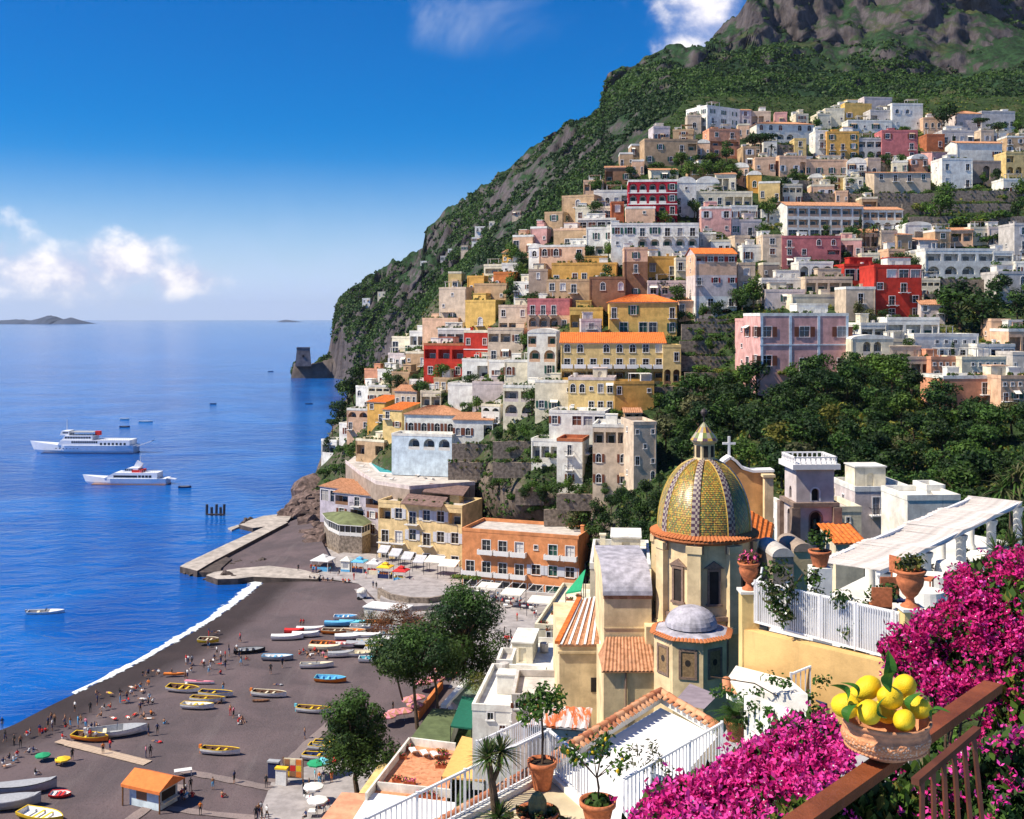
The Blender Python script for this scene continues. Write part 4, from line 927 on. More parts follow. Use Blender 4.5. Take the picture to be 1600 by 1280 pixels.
lb = MB(); lb.prism([(-6.0, -3.4), (5.4, -3.4), (5.4, 20), (-6.0, 20)], 0, zd-8.6); lb.obj('nave_wall', CH, church)
# polygonal apse chapel with its small grey dome
ac = rel(P(1080, 985, 98)); za = ac.z; ap = MB(); ap.lathe([(3.45, -12), (3.45, 0), (3.75, .02), (3.75, -.12)][:2], 8, 0, (ac.x, ac.y, za), R(8), R(368)); apse = ap.obj('apse', CH, church)
rp = MB(); rp.lathe([(3.78, -.04), (3.45, .1)], 8, 0, (ac.x, ac.y, za), R(8), R(368)); rp.lathe([(3.45, .1), (2.2, .42)], 8, 1, (ac.x, ac.y, za), R(8), R(368)); rp.lathe([(2.35*math.cos(R(90)*i/8), .5+1.75*math.sin(R(90)*i/8)) for i in range(9)], 28, 1, (ac.x, ac.y, za)); aro = rp.obj('apse_roof', [TERRA2, LEAD], church, False)
for i in range(64):
  a = R(8)+2*math.pi*(i+.5)/64; k = math.cos(R(22.5))/math.cos(((a-R(8)) % R(45))-R(22.5)); O('tile', TM2, aro, (ac.x+(3.38*k)*math.cos(a), ac.y+(3.38*k)*math.sin(a), za+.14), a).scale = (.5, .85, .5)
for i in range(8):
  fa = R(8+22.5+45*i); apo = 3.45*math.cos(R(22.5)); mt = Matrix.Translation((ac.x+apo*math.cos(fa), ac.y+apo*math.sin(fa), za)) @ Matrix.Rotation(fa+math.pi/2, 4, 'Z')
  wn = MB()
  for bx in ((-.8, -.58, -3.2, -1.0), (.58, .8, -3.2, -1.0), (-.8, .8, -1.0, -.78), (-.8, .8, -3.42, -3.2)): wn.box(bx[0], bx[1], -.09, .02, bx[2], bx[3], 0, mt)
  wo = wn.obj('window', STONET, apse); pn = MB().box(-.58, .58, -.03, .02, -3.2, -1.0, 0, mt); ring = [(.26*math.cos(2*math.pi*q/12), -.035, -2.0+.3*math.sin(2*math.pi*q/12)) for q in range(12)]
  pn.face([mt @ Vector(v) for v in ring][::-1], 1); O('pane', pn.mesh('pane', [M('dusty_ochre_pane', (.28, .18, .09), .7, .3, 5), DARK]), wo)
# side wings
def block(name, px0, px1, yt, yb, Y, dep, mat=CH, parent=None, found=10):
  a, b2 = rel(P(px0, yt, Y)), rel(P(px1, yt, Y)); zb = rel(P(px0, yb, Y)).z
  mb = MB(); mb.prism([(a.x, a.y), (b2.x, b2.y), (b2.x, b2.y+dep), (a.x, a.y+dep)], zb-found, a.z); return mb.obj(name, mat, parent or church), a, b2
wl, a, b2 = block('wing', 944, 1018, 930, 1050, 103, 11); mb = MB(); Nv = 10; ww = (b2.x-a.x)
for i in range(Nv):
  f = lambda k: Vector((a.x-.15, a.y-.25+5.6*(1-math.cos(math.pi/2*k/Nv)), a.z+.02+2.5*math.sin(math.pi/2*k/Nv)))
  p, q = f(i), f(i+1); mb.face((p, p+Vector((ww+.2, 0, 0)), q+Vector((ww+.2, 0, 0)), q))
  mb.face((p, q, Vector((p.x, a.y+11, q.z)), Vector((p.x, a.y+11, p.z))), 1)
mb.face((f(Nv), f(Nv)+Vector((ww+.2, 0, 0)), f(Nv)+Vector((ww+.2, 5.2, 0)), f(Nv)+Vector((0, 5.2, 0))))
mb.obj('vault', [LEAD, CH], church)
O('string_course', MB().box(a.x-.08, b2.x+.06, a.y-.1, a.y-.002, a.z-.35, a.z-.03).mesh('string_course', TERRA2), church); O('string_course', MB().box(a.x-.04, b2.x+.02, a.y-.06, a.y-.002, a.z-3.2, a.z-3.05).mesh('string_course', CH), church)
w2, a, b2 = block('wing', 943, 1023, 1048, 1112, 98, 8); mb = MB(); tile_slope(mb, a+Vector((-.2, -.3, .02)), b2+Vector((.2, -.3, .02)), b2+Vector((.2, 4.8, 1.6)), a+Vector((.6, 4.8, 1.6)), 0, .34, .10); mb.face((a+Vector((-.1, 0, 0)), a+Vector((.6, 4.8, 1.5)), a+Vector((-.1, 4.8, 0)))); mb.obj('lean_to_roof', TERRA2, church); O('drain_pipe', MB().tube([a+Vector((2, -.12, -.2)), a+Vector((2, -.12, -5))], .08).mesh('drain_pipe', STONET), church)
for k in range(24): t = O('tile', TM2, w2, (a.x+ww*(k+.5)/24*1.0, a.y+.5, a.z+.16), -math.pi/2); t.scale = (.8, .85, .7)
w3, a, b2 = block('wing', 874, 944, 1008, 1095, 107, 16); mb = MB(); g0 = a+Vector((-.2, -.2, .02)); g1 = b2+Vector((0, -.2, .02)); h0, h1 = rel(P(905, 938, 124)), rel(P(946, 932, 124)); tile_slope(mb, g0, g1, h1, h0, 0, .55, .12); mb.obj('striped_roof', TERRA2, church); mb = MB(); mb.bar(g0+Vector((0, .3, .2)), h0+Vector((0, 0, .2)), .5, .3); mb.obj('verge', TERRA3, church)
mb = MB(); L = (g1-g0).length
for k in range(6): p, q = g0.lerp(g1, (k+.5)/6), h0.lerp(h1, (k+.5)/6); mb.bar(p+Vector((0, 0, .14)), q+Vector((0, 0, .14)), .22, .08)
mb.obj('mortar_rib', WHITE, church)
O('window', MB().box(b2.x-1.3, b2.x-.5, a.y-.05, a.y+.02, a.z-4.6, a.z-3.2).mesh('window', DARK), church); O('eaves_moulding', MB().box(a.x-.15, b2.x, a.y-.2, a.y-.002, a.z-.8, a.z-.55).mesh('eaves_moulding', CH), church)
# tall front wall seen from behind, with the cross, and the orange nave roof
fx = [(1112, 752), (1118, 735), (1128, 722), (1137, 716), (1146, 722), (1156, 733), (1172, 738), (1205, 737), (1205, 870), (1112, 870)]; Yf = 126
mb = MB(); fr = [rel(P(x, y, Yf)) for x, y in fx]; bk = [v+Vector((.6, 1.4, 0)) for v in fr]
mb.face(fr[::-1]); mb.face(bk)
for i in range(len(fr)): mb.face((fr[i], bk[i], bk[(i+1) % len(fr)], fr[(i+1) % len(fr)]))
fw = mb.obj('front_wall', ST('apricot'), church)
cr = MB(); tp = [v+Vector((.3, .7, .12)) for v in fr[:8]]
for p, q in zip(tp[:-1], tp[1:]): cr.bar(p, q, 2.0, .28)
O('coping', cr.mesh('coping', TRIM), church)
k = rel(P(1137, 716, Yf))+Vector((.3, .7, 0)); mb = MB(); mb.box(-.13, .13, -.13, .13, 0, 2.45); mb.box(-.75, -.133, -.12, .12, 1.5, 1.75); mb.box(.133, .75, -.12, .12, 1.5, 1.75); mb.box(-.5, .5, -.4, .4, -.15, .0); O('cross', mb.mesh('cross', TRIM), church, k)
a = rel(P(1200, 745, Yf-1)); mb = MB(); mb.box(a.x-.5, a.x+.5, a.y-.5, a.y+.4, a.z-5.6, a.z); mb.box(a.x-.7, a.x+.7, a.y-.7, a.y+.5, a.z, a.z+.3); mb.obj('buttress', CH, church)
mb = MB(); tile_slope(mb, rel(P(1140, 872, 108)), rel(P(1194, 898, 108)), rel(P(1210, 820, 124)), rel(P(1150, 785, 124)), 0, .45, .10); mb.obj('nave_roof', TERRA3, church)
mb = MB(); q = [rel(P(1194, 900, 108)), rel(P(1210, 822, 124))]; mb.face((q[0], q[1], q[1]-Vector((0, 0, 9)), q[0]-Vector((0, 0, 6)))); mb.face((rel(P(1140, 874, 108)), q[0], q[0]-Vector((0, 0, 6)), rel(P(1140, 874, 108))-Vector((0, 0, 6)))); mb.obj('nave_side_wall', CH, church)
LAND.append(('tiled church dome', 1100, 780, church, (1015, 1210, 650, 1110)))

# ------------------------------------------------------------------ bell tower
bt = P(1264, 845, 132); TW = 2.45; z0 = bt.z-6
tower = thing('bell_tower', 'square pale bell tower with brown corner stones and a balustrade on top', 'bell tower', (bt.x, bt.y, z0), R(3))
BTP = M('stucco_tower', (.58, .50, .47), .9, .2, .5, .25, dirt=.3, spec=.1); BTB = M('tower_stone', (.23, .165, .13), .9, .3, 1.2, .4, dirt=.2)
def tz(py): return H-(py-497)*132/F-z0
def belfry(za, zb, hw, arch, wa, ha, zo):
  mb = MB()
  for sgn in range(4):
    th = math.pi/2*sgn; u = Vector((math.cos(th), math.sin(th), 0)); n = u.cross(Vector((0, 0, 1)))
    facade(mb, n*hw-u*hw, u, 2*hw, za, zb, [(hw-wa/2, hw+wa/2, zo, zo+ha, .55, arch)])
  return mb
s1 = belfry(0, tz(786), TW, True, 1.35, 3.4, tz(838)); s1.obj('lower_stage', BTP, tower)
s2 = belfry(tz(780), tz(729), TW*.93, True, .9, 1.5, tz(778)); s2.obj('upper_stage', BTP, tower)
for a, b, e in ((786, 780, .35), (729, 721, .42)):
  O('cornice', MB().box(-TW-e, TW+e, -TW-e, TW+e, tz(a)+.002, tz(b)-.002).mesh('cornice', TRIM if a == 729 else BTB), tower)
for sx in (-1, 1):
  for sy in (-1, 1): O('corner_stone', MB().box(sx*TW-.5+.06*sx, sx*TW+.5+.06*sx, sy*TW-.5+.06*sy, sy*TW+.5+.06*sy, 0, tz(787)).mesh('corner_stone', BTB), tower)
mb = MB(); zt = tz(721)
for i in range(4):
  mt = Matrix.Rotation(math.pi/2*i, 4, 'Z'); mb.box(-TW-.15, TW+.15, -TW-.15, -TW+.05, zt+.72, zt+.88, 0, mt)
ba = mb.obj('balustrade', TRIM, tower); bm_ = MB().lathe([(.1, 0), (.13, .2), (.07, .4), (.12, .6), (.1, .72)], 6).mesh('baluster', TRIM)
for i in range(4):
  for k in range(9): v = Matrix.Rotation(math.pi/2*i, 4, 'Z') @ Vector((-TW+2*TW*k/8, -TW-.05, zt)); O('baluster', bm_, ba, v)
O('bell', MB().lathe([(.0, 1.0), (.2, .98), (.28, .7), (.34, .3), (.5, 0), (.46, -.02)], 12).mesh('bell', M('bronze', (.16, .12, .06), .4, .3, 4, metal=.7)), tower, (0, -TW+.5, tz(820)))
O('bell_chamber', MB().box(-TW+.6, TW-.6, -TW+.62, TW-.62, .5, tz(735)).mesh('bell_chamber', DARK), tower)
for pz, hh, ww2 in ((838, 3.4, 1.35), (778, 1.5, .9)):
  sfr = MB(); r = ww2/2; n8 = 8; hw2 = TW if pz == 838 else TW*.93
  o_ = [(-r-.2, 0), *[(-(r+.2)*math.cos(math.pi*i/n8), hh-r+(r+.2)*math.sin(math.pi*i/n8)) for i in range(n8+1)], (r+.2, 0)]; i_ = [(-r, 0), *[(-r*math.cos(math.pi*i/n8), hh-r+r*math.sin(math.pi*i/n8)) for i in range(n8+1)], (r, 0)]
  for i in range(len(o_)-1): sfr.face(((i_[i][0], -hw2-.06, i_[i][1]), (o_[i][0], -hw2-.06, o_[i][1]), (o_[i+1][0], -hw2-.06, o_[i+1][1]), (i_[i+1][0], -hw2-.06, i_[i+1][1])))
  O('arch_surround', sfr.mesh('arch_surround', TRIM if pz == 778 else BTB), tower, (0, 0, tz(pz)))
LAND.append(('pale bell tower', 1264, 775, tower, (1230, 1297, 705, 850)))
# houses round the bell tower
h(1294,1352,770,800,-4,9,'white','.w','f','white house directly behind the bell tower',Y=158,rcol='cream',short='white house behind the bell tower',found=8)
h(1336,1424,768,806,-3,9,'lilac','.w.d','f','long whitish house with one dark window and one dark door behind the pergola',Y=150,rcol='white',short='long whitish house',found=8)
h(1290,1346,800,828,-4,8,'cream','.ss.','f','low cream house with potted plants on its ledge beside the bell tower',Y=138,short='low cream house',found=8)
h(1448,1476,766,786,-4,4,'white','w','f','small white roof hut above the pergola',Y=140,props=False,short='small white roof hut',found=8)
h(1418,1500,782,806,-4,8,'white','...','f','white flat roof with a red edge behind the pergola',Y=135,props=False,rcol='white',short='white flat roof',found=8)
h(1306,1350,848,872,-4,5,'cream','.','s','cream store house under an orange tiled roof at the foot of the bell tower',Y=124,rcol='o',short='cream store house',found=8,rh=1.2)
h(1222,1238,800,848,-4,7,'white','..','f','narrow white wall house squeezed between the church and the bell tower',Y=136,props=False,short='narrow white wall house',found=8)
h(1240,1272,862,890,-4,5,'church','.','v','small chapel vault with grey brown roof and a scalloped yellow gable',name='chapel',cat='chapel',Y=104,props=False,rcol='stone',short='small chapel vault',found=8,rh=.8)
h(1207,1240,870,900,-4,5,'stone','.','v','grey barrel vault between the church roof and the chapel vault',name='chapel',cat='vault',Y=100,props=False,rcol='grey',short='grey barrel vault',found=8,rh=.8)
# ------------------------------------------------------------------ vegetation
LG = leafmat('leaf_mid_green', (.05, .11, .02)); LD = leafmat('leaf_dark_green', (.021, .052, .014)); LB = leafmat('leaf_bright_green', (.075, .15, .022))
LO = leafmat('leaf_olive', (.10, .11, .045)); LY = leafmat('leaf_yellow_green', (.16, .17, .03)); LR = leafmat('leaf_rusty', (.20, .075, .025)); LS = leafmat('leaf_sea_pine', (.040, .078, .014))
AUTO = []
def leaf_cloud(cent, rad, n, size, asp=0.6, seed=0, up=0.3, shell=0.55):
  """leaf quads spread through lobes: cent (k,3), rad (k,3); returns (n*4,3) corner array"""
  r = np.random.RandomState(seed); cent = np.asarray(cent, float); rad = np.asarray(rad, float)
  if rad.ndim == 1: rad = np.repeat(rad[:, None], 3, 1)
  wgt = (rad[:, 0]*rad[:, 1]+rad[:, 0]*rad[:, 2]); k = r.choice(len(cent), n, p=wgt/wgt.sum())
  d = r.normal(size=(n, 3)); d /= np.linalg.norm(d, axis=1)[:, None]
  rr = shell+(1-shell)*r.rand(n)**0.6; rr *= 1+0.12*r.normal(size=n)
  p = cent[k]+d*rad[k]*rr[:, None]
  nn = d+r.normal(size=(n, 3))*0.55+np.array([0, 0, up]); nn /= np.linalg.norm(nn, axis=1)[:, None]
  a = np.cross(nn, r.normal(size=(n, 3))); a /= np.linalg.norm(a, axis=1)[:, None]; b = np.cross(nn, a)
  s = size*(0.6+0.8*r.rand(n))[:, None]; t = s*asp
  return np.stack([p-a*s, p-b*t*(0.9), p+a*s, p+b*t*(0.9)], 1).reshape(-1, 3)
def lobes(n, seed, rx=.62, rz=.5, zc=.62, r0=.30, r1=.5, flat=1.0):
  r = random.Random(seed); c, q = [], []
  for i in range(n):
    a = r.uniform(0, 6.283); d = r.uniform(.15, 1)**.7; z = r.uniform(-1, 1)
    k = math.sqrt(max(.05, 1-z*z)); rad = r.uniform(r0, r1)
    c.append((math.cos(a)*rx*d*k, math.sin(a)*rx*d*k, zc+z*rz*.62)); q.append((rad, rad, rad*.8*flat))
  return c, q
TT = {}
def tree_template(kind, var):
  key = (kind, var)
  if key in TT: return TT[key]
  sd = hash(kind) % 1000 if False else sum(map(ord, kind))*7+var*31
  rnd = random.Random(sd); tk = MB(); mats = None
  if kind in ('round', 'bright', 'dark', 'olive', 'yellow'):
    c, q = lobes(11, sd, .36, .5, .62, .17, .28); n, sz = 950, .048
    mats = {'round': [LG, LD], 'bright': [LB, LG], 'dark': [LD, LG], 'olive': [LO, LG], 'yellow': [LY, LG]}[kind]
    tk.tube([(0, 0, -.08), (.02, .01, .22), (.05, -.02, .45), (.03, .02, .62)], [.035, .028, .02, .01], 6)
    for i in range(4):
      a = rnd.uniform(0, 6.28); tk.tube([(.02, .01, .25+.06*i), (.14*math.cos(a), .14*math.sin(a), .45+.05*i), (.27*math.cos(a), .27*math.sin(a), .58+.05*i)], [.018, .012, .005], 5)
  elif kind == 'bush': c, q = lobes(8, sd, .5, .25, .30, .22, .34, .8); n, sz = 560, .066; mats = [LG, LB]; tk.tube([(0, 0, -.15), (.03, 0, .2), (.05, .05, .4)], [.03, .02, .01], 5)
  elif kind == 'darkbush': c, q = lobes(8, sd, .5, .25, .30, .22, .34, .8); n, sz = 560, .066; mats = [LD, LG]; tk.tube([(0, 0, -.15), (.03, 0, .2), (.05, .05, .4)], [.03, .02, .01], 5)
  elif kind == 'brightbush': c, q = lobes(8, sd, .5, .25, .30, .22, .34, .8); n, sz = 560, .066; mats = [LB, LY]; tk.tube([(0, 0, -.15), (.03, 0, .2), (.05, .05, .4)], [.03, .02, .01], 5)
  elif kind == 'cypress':
    c = [(0, 0, .12+.085*i) for i in range(10)]; q = [(.09*math.sin(.5+2.4*(i+1)/11), )*2+(.10,) for i in range(10)]; n, sz = 520, .028; mats = [LD, LG]; tk.tube([(0, 0, -.05), (0, 0, .9)], [.02, .005], 5)
  elif kind == 'umbrella':
    c, q = lobes(11, sd, .50, .14, .82, .15, .25, .55); n, sz = 850, .042; mats = [LD, LG]
    tk.tube([(0, 0, -.05), (.03, 0, .35), (.02, .02, .72)], [.03, .024, .016], 6)
    for i in range(6):
      a = i*1.05; tk.tube([(.02, .02, .6), (.2*math.cos(a), .2*math.sin(a), .74), (.34*math.cos(a), .34*math.sin(a), .82)], [.014, .01, .004], 5)
  elif kind == 'palm':
    tk.tube([(0, 0, -.05), (.02, 0, .3), (.0, .01, .68)], [.035, .03, .028], 6); v = []
    for i in range(34):
      a = rnd.uniform(0, 6.28); e = rnd.uniform(-.3, 1.2); L = rnd.uniform(.26, .36); p0 = Vector((0, .01, .68)); dr = Vector((math.cos(a)*math.cos(e), math.sin(a)*math.cos(e), math.sin(e))); sd2 = Vector((-math.sin(a), math.cos(a), 0))*.032
      pts = [p0+dr*(L*t)+Vector((0, 0, -.28*(t**2)*L*2)) for t in (0, .35, .7, 1)]
      for j in range(3): v += [pts[j]-sd2*(1-j*.3), pts[j]+sd2*(1-j*.3), pts[j+1]+sd2*(1-(j+1)*.3), pts[j+1]-sd2*(1-(j+1)*.3)]
    TT[key] = (np_mesh('crown', [tuple(x) for x in v], 4, [LG]), tk.mesh('trunk', STEM)); return TT[key]
  v = leaf_cloud(c, q, n, sz, .62, sd); mi = (np.random.RandomState(sd).rand(n) < .22).astype(int)
  TT[key] = (np_mesh('crown', v, 4, mats, mi), tk.mesh('trunk', STEM)); return TT[key]
TNAME = dict(round=('tree', 'mid green leafy tree'), bright=('tree', 'bright green leafy tree'), dark=('tree', 'dark dense tree'), olive=('olive_tree', 'grey green olive tree'), yellow=('tree', 'yellowish green tree'),
      bush=('bush', 'rounded green bush'), darkbush=('bush', 'dark green bush'), brightbush=('bush', 'fresh green bush'), cypress=('cypress_tree', 'slim dark cypress'), umbrella=('umbrella_pine', 'dark umbrella pine'), palm=('palm_tree', 'feathery palm tree'))
tc_ = [0]
def tree(px, py, hpx, kind, Y=None, wide=1.0, group=None, desc=None):
  tc_[0] += 1; Y = Y or float(D(px, py))-1.0; p = P(px, py, Y); hm = hpx*Y/F; cr, tr = tree_template(kind, tc_[0] % 4)
  nm, ds = TNAME[kind]; t = O(nm, None, None, p, random.uniform(0, 6.28)); t['category'] = 'bush' if 'bush' in kind else ('palm' if kind == 'palm' else 'tree')
  t.scale = (hm*wide*random.uniform(.9, 1.1), hm*wide*random.uniform(.9, 1.1), hm*random.uniform(.95, 1.05))
  t['group'] = group or ('bushes on the hillside' if 'bush' in kind else 'trees among the houses'); O('crown', cr, t); O('trunk', tr, t)
  AUTO.append((t, desc or ds, px, py-hpx/2)); return t
TL = """1178 478 46 bright;1160 482 28 round;1208 588 40 bright;1284 598 44 round;1240 596 30 bright;1500 510 66 dark 1.2;1535 520 70 dark 1.2;1560 470 40 dark;1590 500 46 dark;1585 540 40 round;1480 500 36 bright;
1100 285 34 bright;1125 285 34 bright;1078 280 30 bright;1148 286 30 bright;1065 262 24 bright;1190 250 44 umbrella;1175 245 34 umbrella;1205 250 30 palm;1476 205 44 dark;1530 210 26 umbrella;1560 222 30 umbrella;1592 215 26 bright;1405 178 24 umbrella;1275 205 22 bright;
1225 310 30 dark;1240 290 24 round;1300 300 24 round;1330 300 22 dark;1350 306 22 darkbush;1270 330 20 bush;1200 345 30 bright;1210 330 22 round;1340 262 20 dark;1360 262 20 round;1385 262 22 round;1410 264 22 round;1435 264 20 dark;
1478 322 36 bright;1470 345 40 bright 1.2;1440 330 24 brightbush;1500 352 26 brightbush 1.5;1530 350 24 brightbush 1.5;1560 345 28 bush;1455 365 18 brightbush 1.6;1490 372 18 brightbush 1.6;1520 372 18 bush 1.6;1545 378 18 bush 1.6;1590 340 26 dark;1560 378 22 darkbush;
1365 385 44 palm;1350 388 38 palm;1335 388 34 round;1320 405 22 darkbush;1300 420 22 darkbush 1.5;1340 418 24 bush 1.5;1375 420 22 darkbush 1.5;1410 418 28 round;1425 430 30 dark;1440 418 24 round;1290 370 18 round;
800 412 30 bright;815 416 24 dark;690 600 32 bright;670 598 28 bright;710 602 18 bush 1.5;736 604 20 dark 1.4;655 600 14 brightbush 1.6;835 560 26 bright;820 545 24 bright;832 480 24 dark;805 466 24 dark;820 470 20 bush;
905 420 22 dark;920 404 22 dark;1040 448 20 darkbush 1.5;1065 446 16 darkbush;1020 446 18 darkbush;1055 345 18 round;1000 352 16 bush;1062 480 34 round;1070 500 24 bush;1065 470 20 brightbush;1150 478 26 round;
930 300 24 bright;985 285 24 dark;975 270 20 bush;760 575 18 round;700 640 16 brightbush;745 642 22 bright;765 648 20 bright;660 612 10 brightbush 2;690 620 10 brightbush 2;
780 690 24 round;800 684 22 bright;820 690 26 bright;840 690 22 round;850 705 24 bright;800 706 18 bush;825 712 18 bush;775 712 16 bush;790 726 16 bush;840 724 18 brightbush;860 716 16 brightbush;
560 612 40 dark;545 640 44 dark;530 660 36 dark;552 628 34 dark;520 685 30 umbrella;512 712 26 dark;535 706 22 bush;548 720 22 bright;522 735 22 bush;540 745 24 round;506 742 20 bush;515 760 20 bush;528 770 18 round;496 770 14 bush;
560 700 18 bush;570 720 14 bush;575 600 20 olive;590 596 16 brightbush;605 575 18 olive;620 565 18 brightbush;640 560 16 olive;585 616 16 bush;600 625 16 bush;
870 778 26 round;890 774 30 bright;910 780 28 round;880 800 30 dark;905 815 34 dark;930 812 30 dark;925 780 20 olive;945 776 20 round;955 800 26 dark;970 790 28 dark;985 800 30 dark;1000 815 36 dark;1010 780 30 dark;975 830 36 dark;945 840 36 dark;1000 850 40 dark;930 855 34 round;960 868 36 dark;905 845 54 olive;1015 870 40 dark;990 880 30 dark;1025 800 34 dark;1030 770 26 dark;850 770 24 bush;830 765 22 bush;845 785 22 dark;866 800 22 bush;820 780 20 dark;835 800 18 bush;
800 780 22 bush;770 770 22 olive;780 755 18 bush;760 745 14 brightbush;785 742 14 bush;
1040 700 50 olive 1.1;1030 640 26 bright;1050 655 24 round;1030 670 26 olive;1060 690 30 round;1020 620 18 bush;1085 610 26 bright;1110 632 26 bright;1130 610 20 bush;1075 560 22 bush;1090 545 22 bright;1110 550 22 bright;1140 545 20 round;1155 560 24 bright;1100 580 18 brightbush 1.6;1130 585 18 brightbush 1.6;1160 590 20 bright;1085 590 18 bush;1070 620 20 bush;1140 625 20 round;1150 505 20 brightbush 1.5;1170 512 20 bush 1.5;1090 522 18 brightbush 1.5;1120 528 18 bush 1.5;
1345 590 30 bright;1370 600 46 bright 1.2;1395 612 50 bright 1.1;1340 500 26 olive;1360 510 26 olive;1380 505 22 dark;1340 520 22 bush;1320 610 46 round"""
for row in TL.replace('\n', '').split(';'):
  q = row.split(); tree(float(q[0]), float(q[1]), float(q[2]), q[3], wide=float(q[4]) if len(q) > 4 else 1.0)
rg_ = random.Random(5)
RAV = [(1040, 640), (1190, 600), (1330, 605), (1480, 640), (1500, 660), (1600, 660), (1660, 760), (1640, 860), (1420, 840), (1300, 800), (1200, 760), (1110, 730), (1050, 720)]
def inside(x, y, poly):
  r = False
  for i in range(len(poly)):
    (x0, y0), (x1, y1) = poly[i], poly[i-1]
    if (y0 > y) != (y1 > y) and x < (x1-x0)*(y-y0)/(y1-y0)+x0: r = not r
  return r
k = 0; placed = []
while k < 120:
  x, y = rg_.uniform(1040, 1660), rg_.uniform(600, 860)
  if not inside(x, y, RAV) or any((x-a)**2/2+(y-b)**2 < 130 for a, b in placed): continue
  placed.append((x, y)); k += 1; s = (y-560)/200
  kd = rg_.choices(['dark', 'round', 'bright', 'olive', 'yellow'], [10, 3.5, 1.2, .6, .4])[0]
  tree(x, y, rg_.uniform(30, 46)*(1+.35*s), kd, wide=rg_.uniform(1.0, 1.3), group='trees of the wooded ravine')

PLANTS += [(t, mw*2, .1, random.random()) for t, mw in WALLS]+[(t, mw*2, -1.6, random.random()) for t, mw in WALLS]
for rf, wd, z, q in PLANTS:
  k = ('rp', int(wd/4), int(q*3))
  if k not in TT: TT[k] = np_mesh('roof_plants', leaf_cloud([(random.uniform(-wd*.42, wd*.42), .25+random.random()*.8, random.uniform(-.1, .35)) for _ in range(int(wd)+1)], [.38]*(int(wd)+1), 45*(int(wd)+1), .17, .6, int(q*99)), 4, [LG, LB, LD, LR], np.random.choice(4, 45*(int(wd)+1), p=[.4, .3, .2, .1]))
  O('roof_plants', TT[k], rf, (0, -.3 if 'wall' in rf.name else 0, z))
ht = [l[4] for l in LAND]; r_ = random.Random(77); k = 0
while k < 135:
  b = r_.choice(ht); x = r_.uniform(b[0]-6, b[1]+6); y = b[3]+r_.uniform(1, 5)
  if y > 660 or b[1]-b[0] > 200 or x < 560: continue
  k += 1; s = (330/float(D(x, y)))**.7; q = r_.random()
  tree(x, y, r_.uniform(10, 19)*s if q < .6 else r_.uniform(20, 34)*s, r_.choice(['bush', 'brightbush', 'brightbush', 'bush']) if q < .6 else r_.choice(['dark', 'round', 'bright', 'bright', 'cypress', 'round']), wide=r_.uniform(1, 1.7) if q < .6 else 1)
# scrub on the mountain and undergrowth on the hillside: nobody could count it
def scatter(name, grid, n, leaf, csize, mats, seed, keep, q=8, flat=.75):
  r = np.random.RandomState(seed); g = grid; R_, C_ = g.shape[:2]
  i = r.randint(0, R_-1, n*4); j = r.randint(0, C_-1, n*4); u, v = r.rand(n*4, 1), r.rand(n*4, 1)
  p = (g[i, j]*(1-u)+g[i+1, j]*u)*(1-v)+(g[i, j+1]*(1-u)+g[i+1, j+1]*u)*v
  nn = np.cross(g[i, j+1]-g[i, j], g[i+1, j]-g[i, j]); ar = np.linalg.norm(nn, axis=1); nn /= ar[:, None]+1e-9; nz = np.abs(nn[:, 2])
  f = np.array([noise.noise(Vector(x*0.015)) for x in p]) if True else 0
  ok = keep(p, nz, f) & (r.rand(n*4) < np.clip(ar/np.percentile(ar, 85), 0, 1)**.5); p = p[ok][:n]; f = f[ok][:n]; n = len(p); print(name, n)
  cs = csize*(0.6+0.8*r.rand(n)); k = np.repeat(np.arange(n), q); d = r.normal(size=(n*q, 3)); d /= np.linalg.norm(d, axis=1)[:, None]; d[:, 2] = np.abs(d[:, 2])*flat
  c = p[k]+d*cs[k][:, None]*(.6+.5*r.rand(n*q, 1)); nv = d+r.normal(size=d.shape)*.5; nv /= np.linalg.norm(nv, axis=1)[:, None]
  a = np.cross(nv, r.normal(size=d.shape)); a /= np.linalg.norm(a, axis=1)[:, None]; b = np.cross(nv, a); s = (leaf*(.6+.8*r.rand(n*q)))[:, None]
  V = np.stack([c-a*s, c-b*s*.7, c+a*s, c+b*s*.7], 1).reshape(-1, 3)
  mi = np.clip(((f[k]+r.normal(size=n*q)*.25+.4)*len(mats)/.9).astype(int), 0, len(mats)-1)
  return stuff(O(name, np_mesh(name, V, 4, mats, mi)))
scatter('scrub', MPTS[2:], 38000, 1.15, 2.0, [LD, LD, LD, LG, LG], 3, lambda p, nz, f: (nz+f*1.1-.75*np.clip((p[:, 2]-250)/120, 0, 1)*(p[:, 1] > 800)-.22*np.clip((p[:, 1]-760)/200, 0, 1)+.35*np.array([noise.noise(Vector(x*.05)) for x in p]) > .40) & (p[:, 2] > 3))
scatter('undergrowth', hp[:, 1:], 15000, .42, 1.0, [LD, LG, LG, LB, LY], 4, lambda p, nz, f: (f > -.6) & (p[:, 2] > 4))
scatter('ground_cover', gp[20:], 9000, .38, .9, [LD, LG, LG, LB], 6, lambda p, nz, f: (p[:, 0] > 6) & (p[:, 2] > 4))
AUTO += FILL+FAR
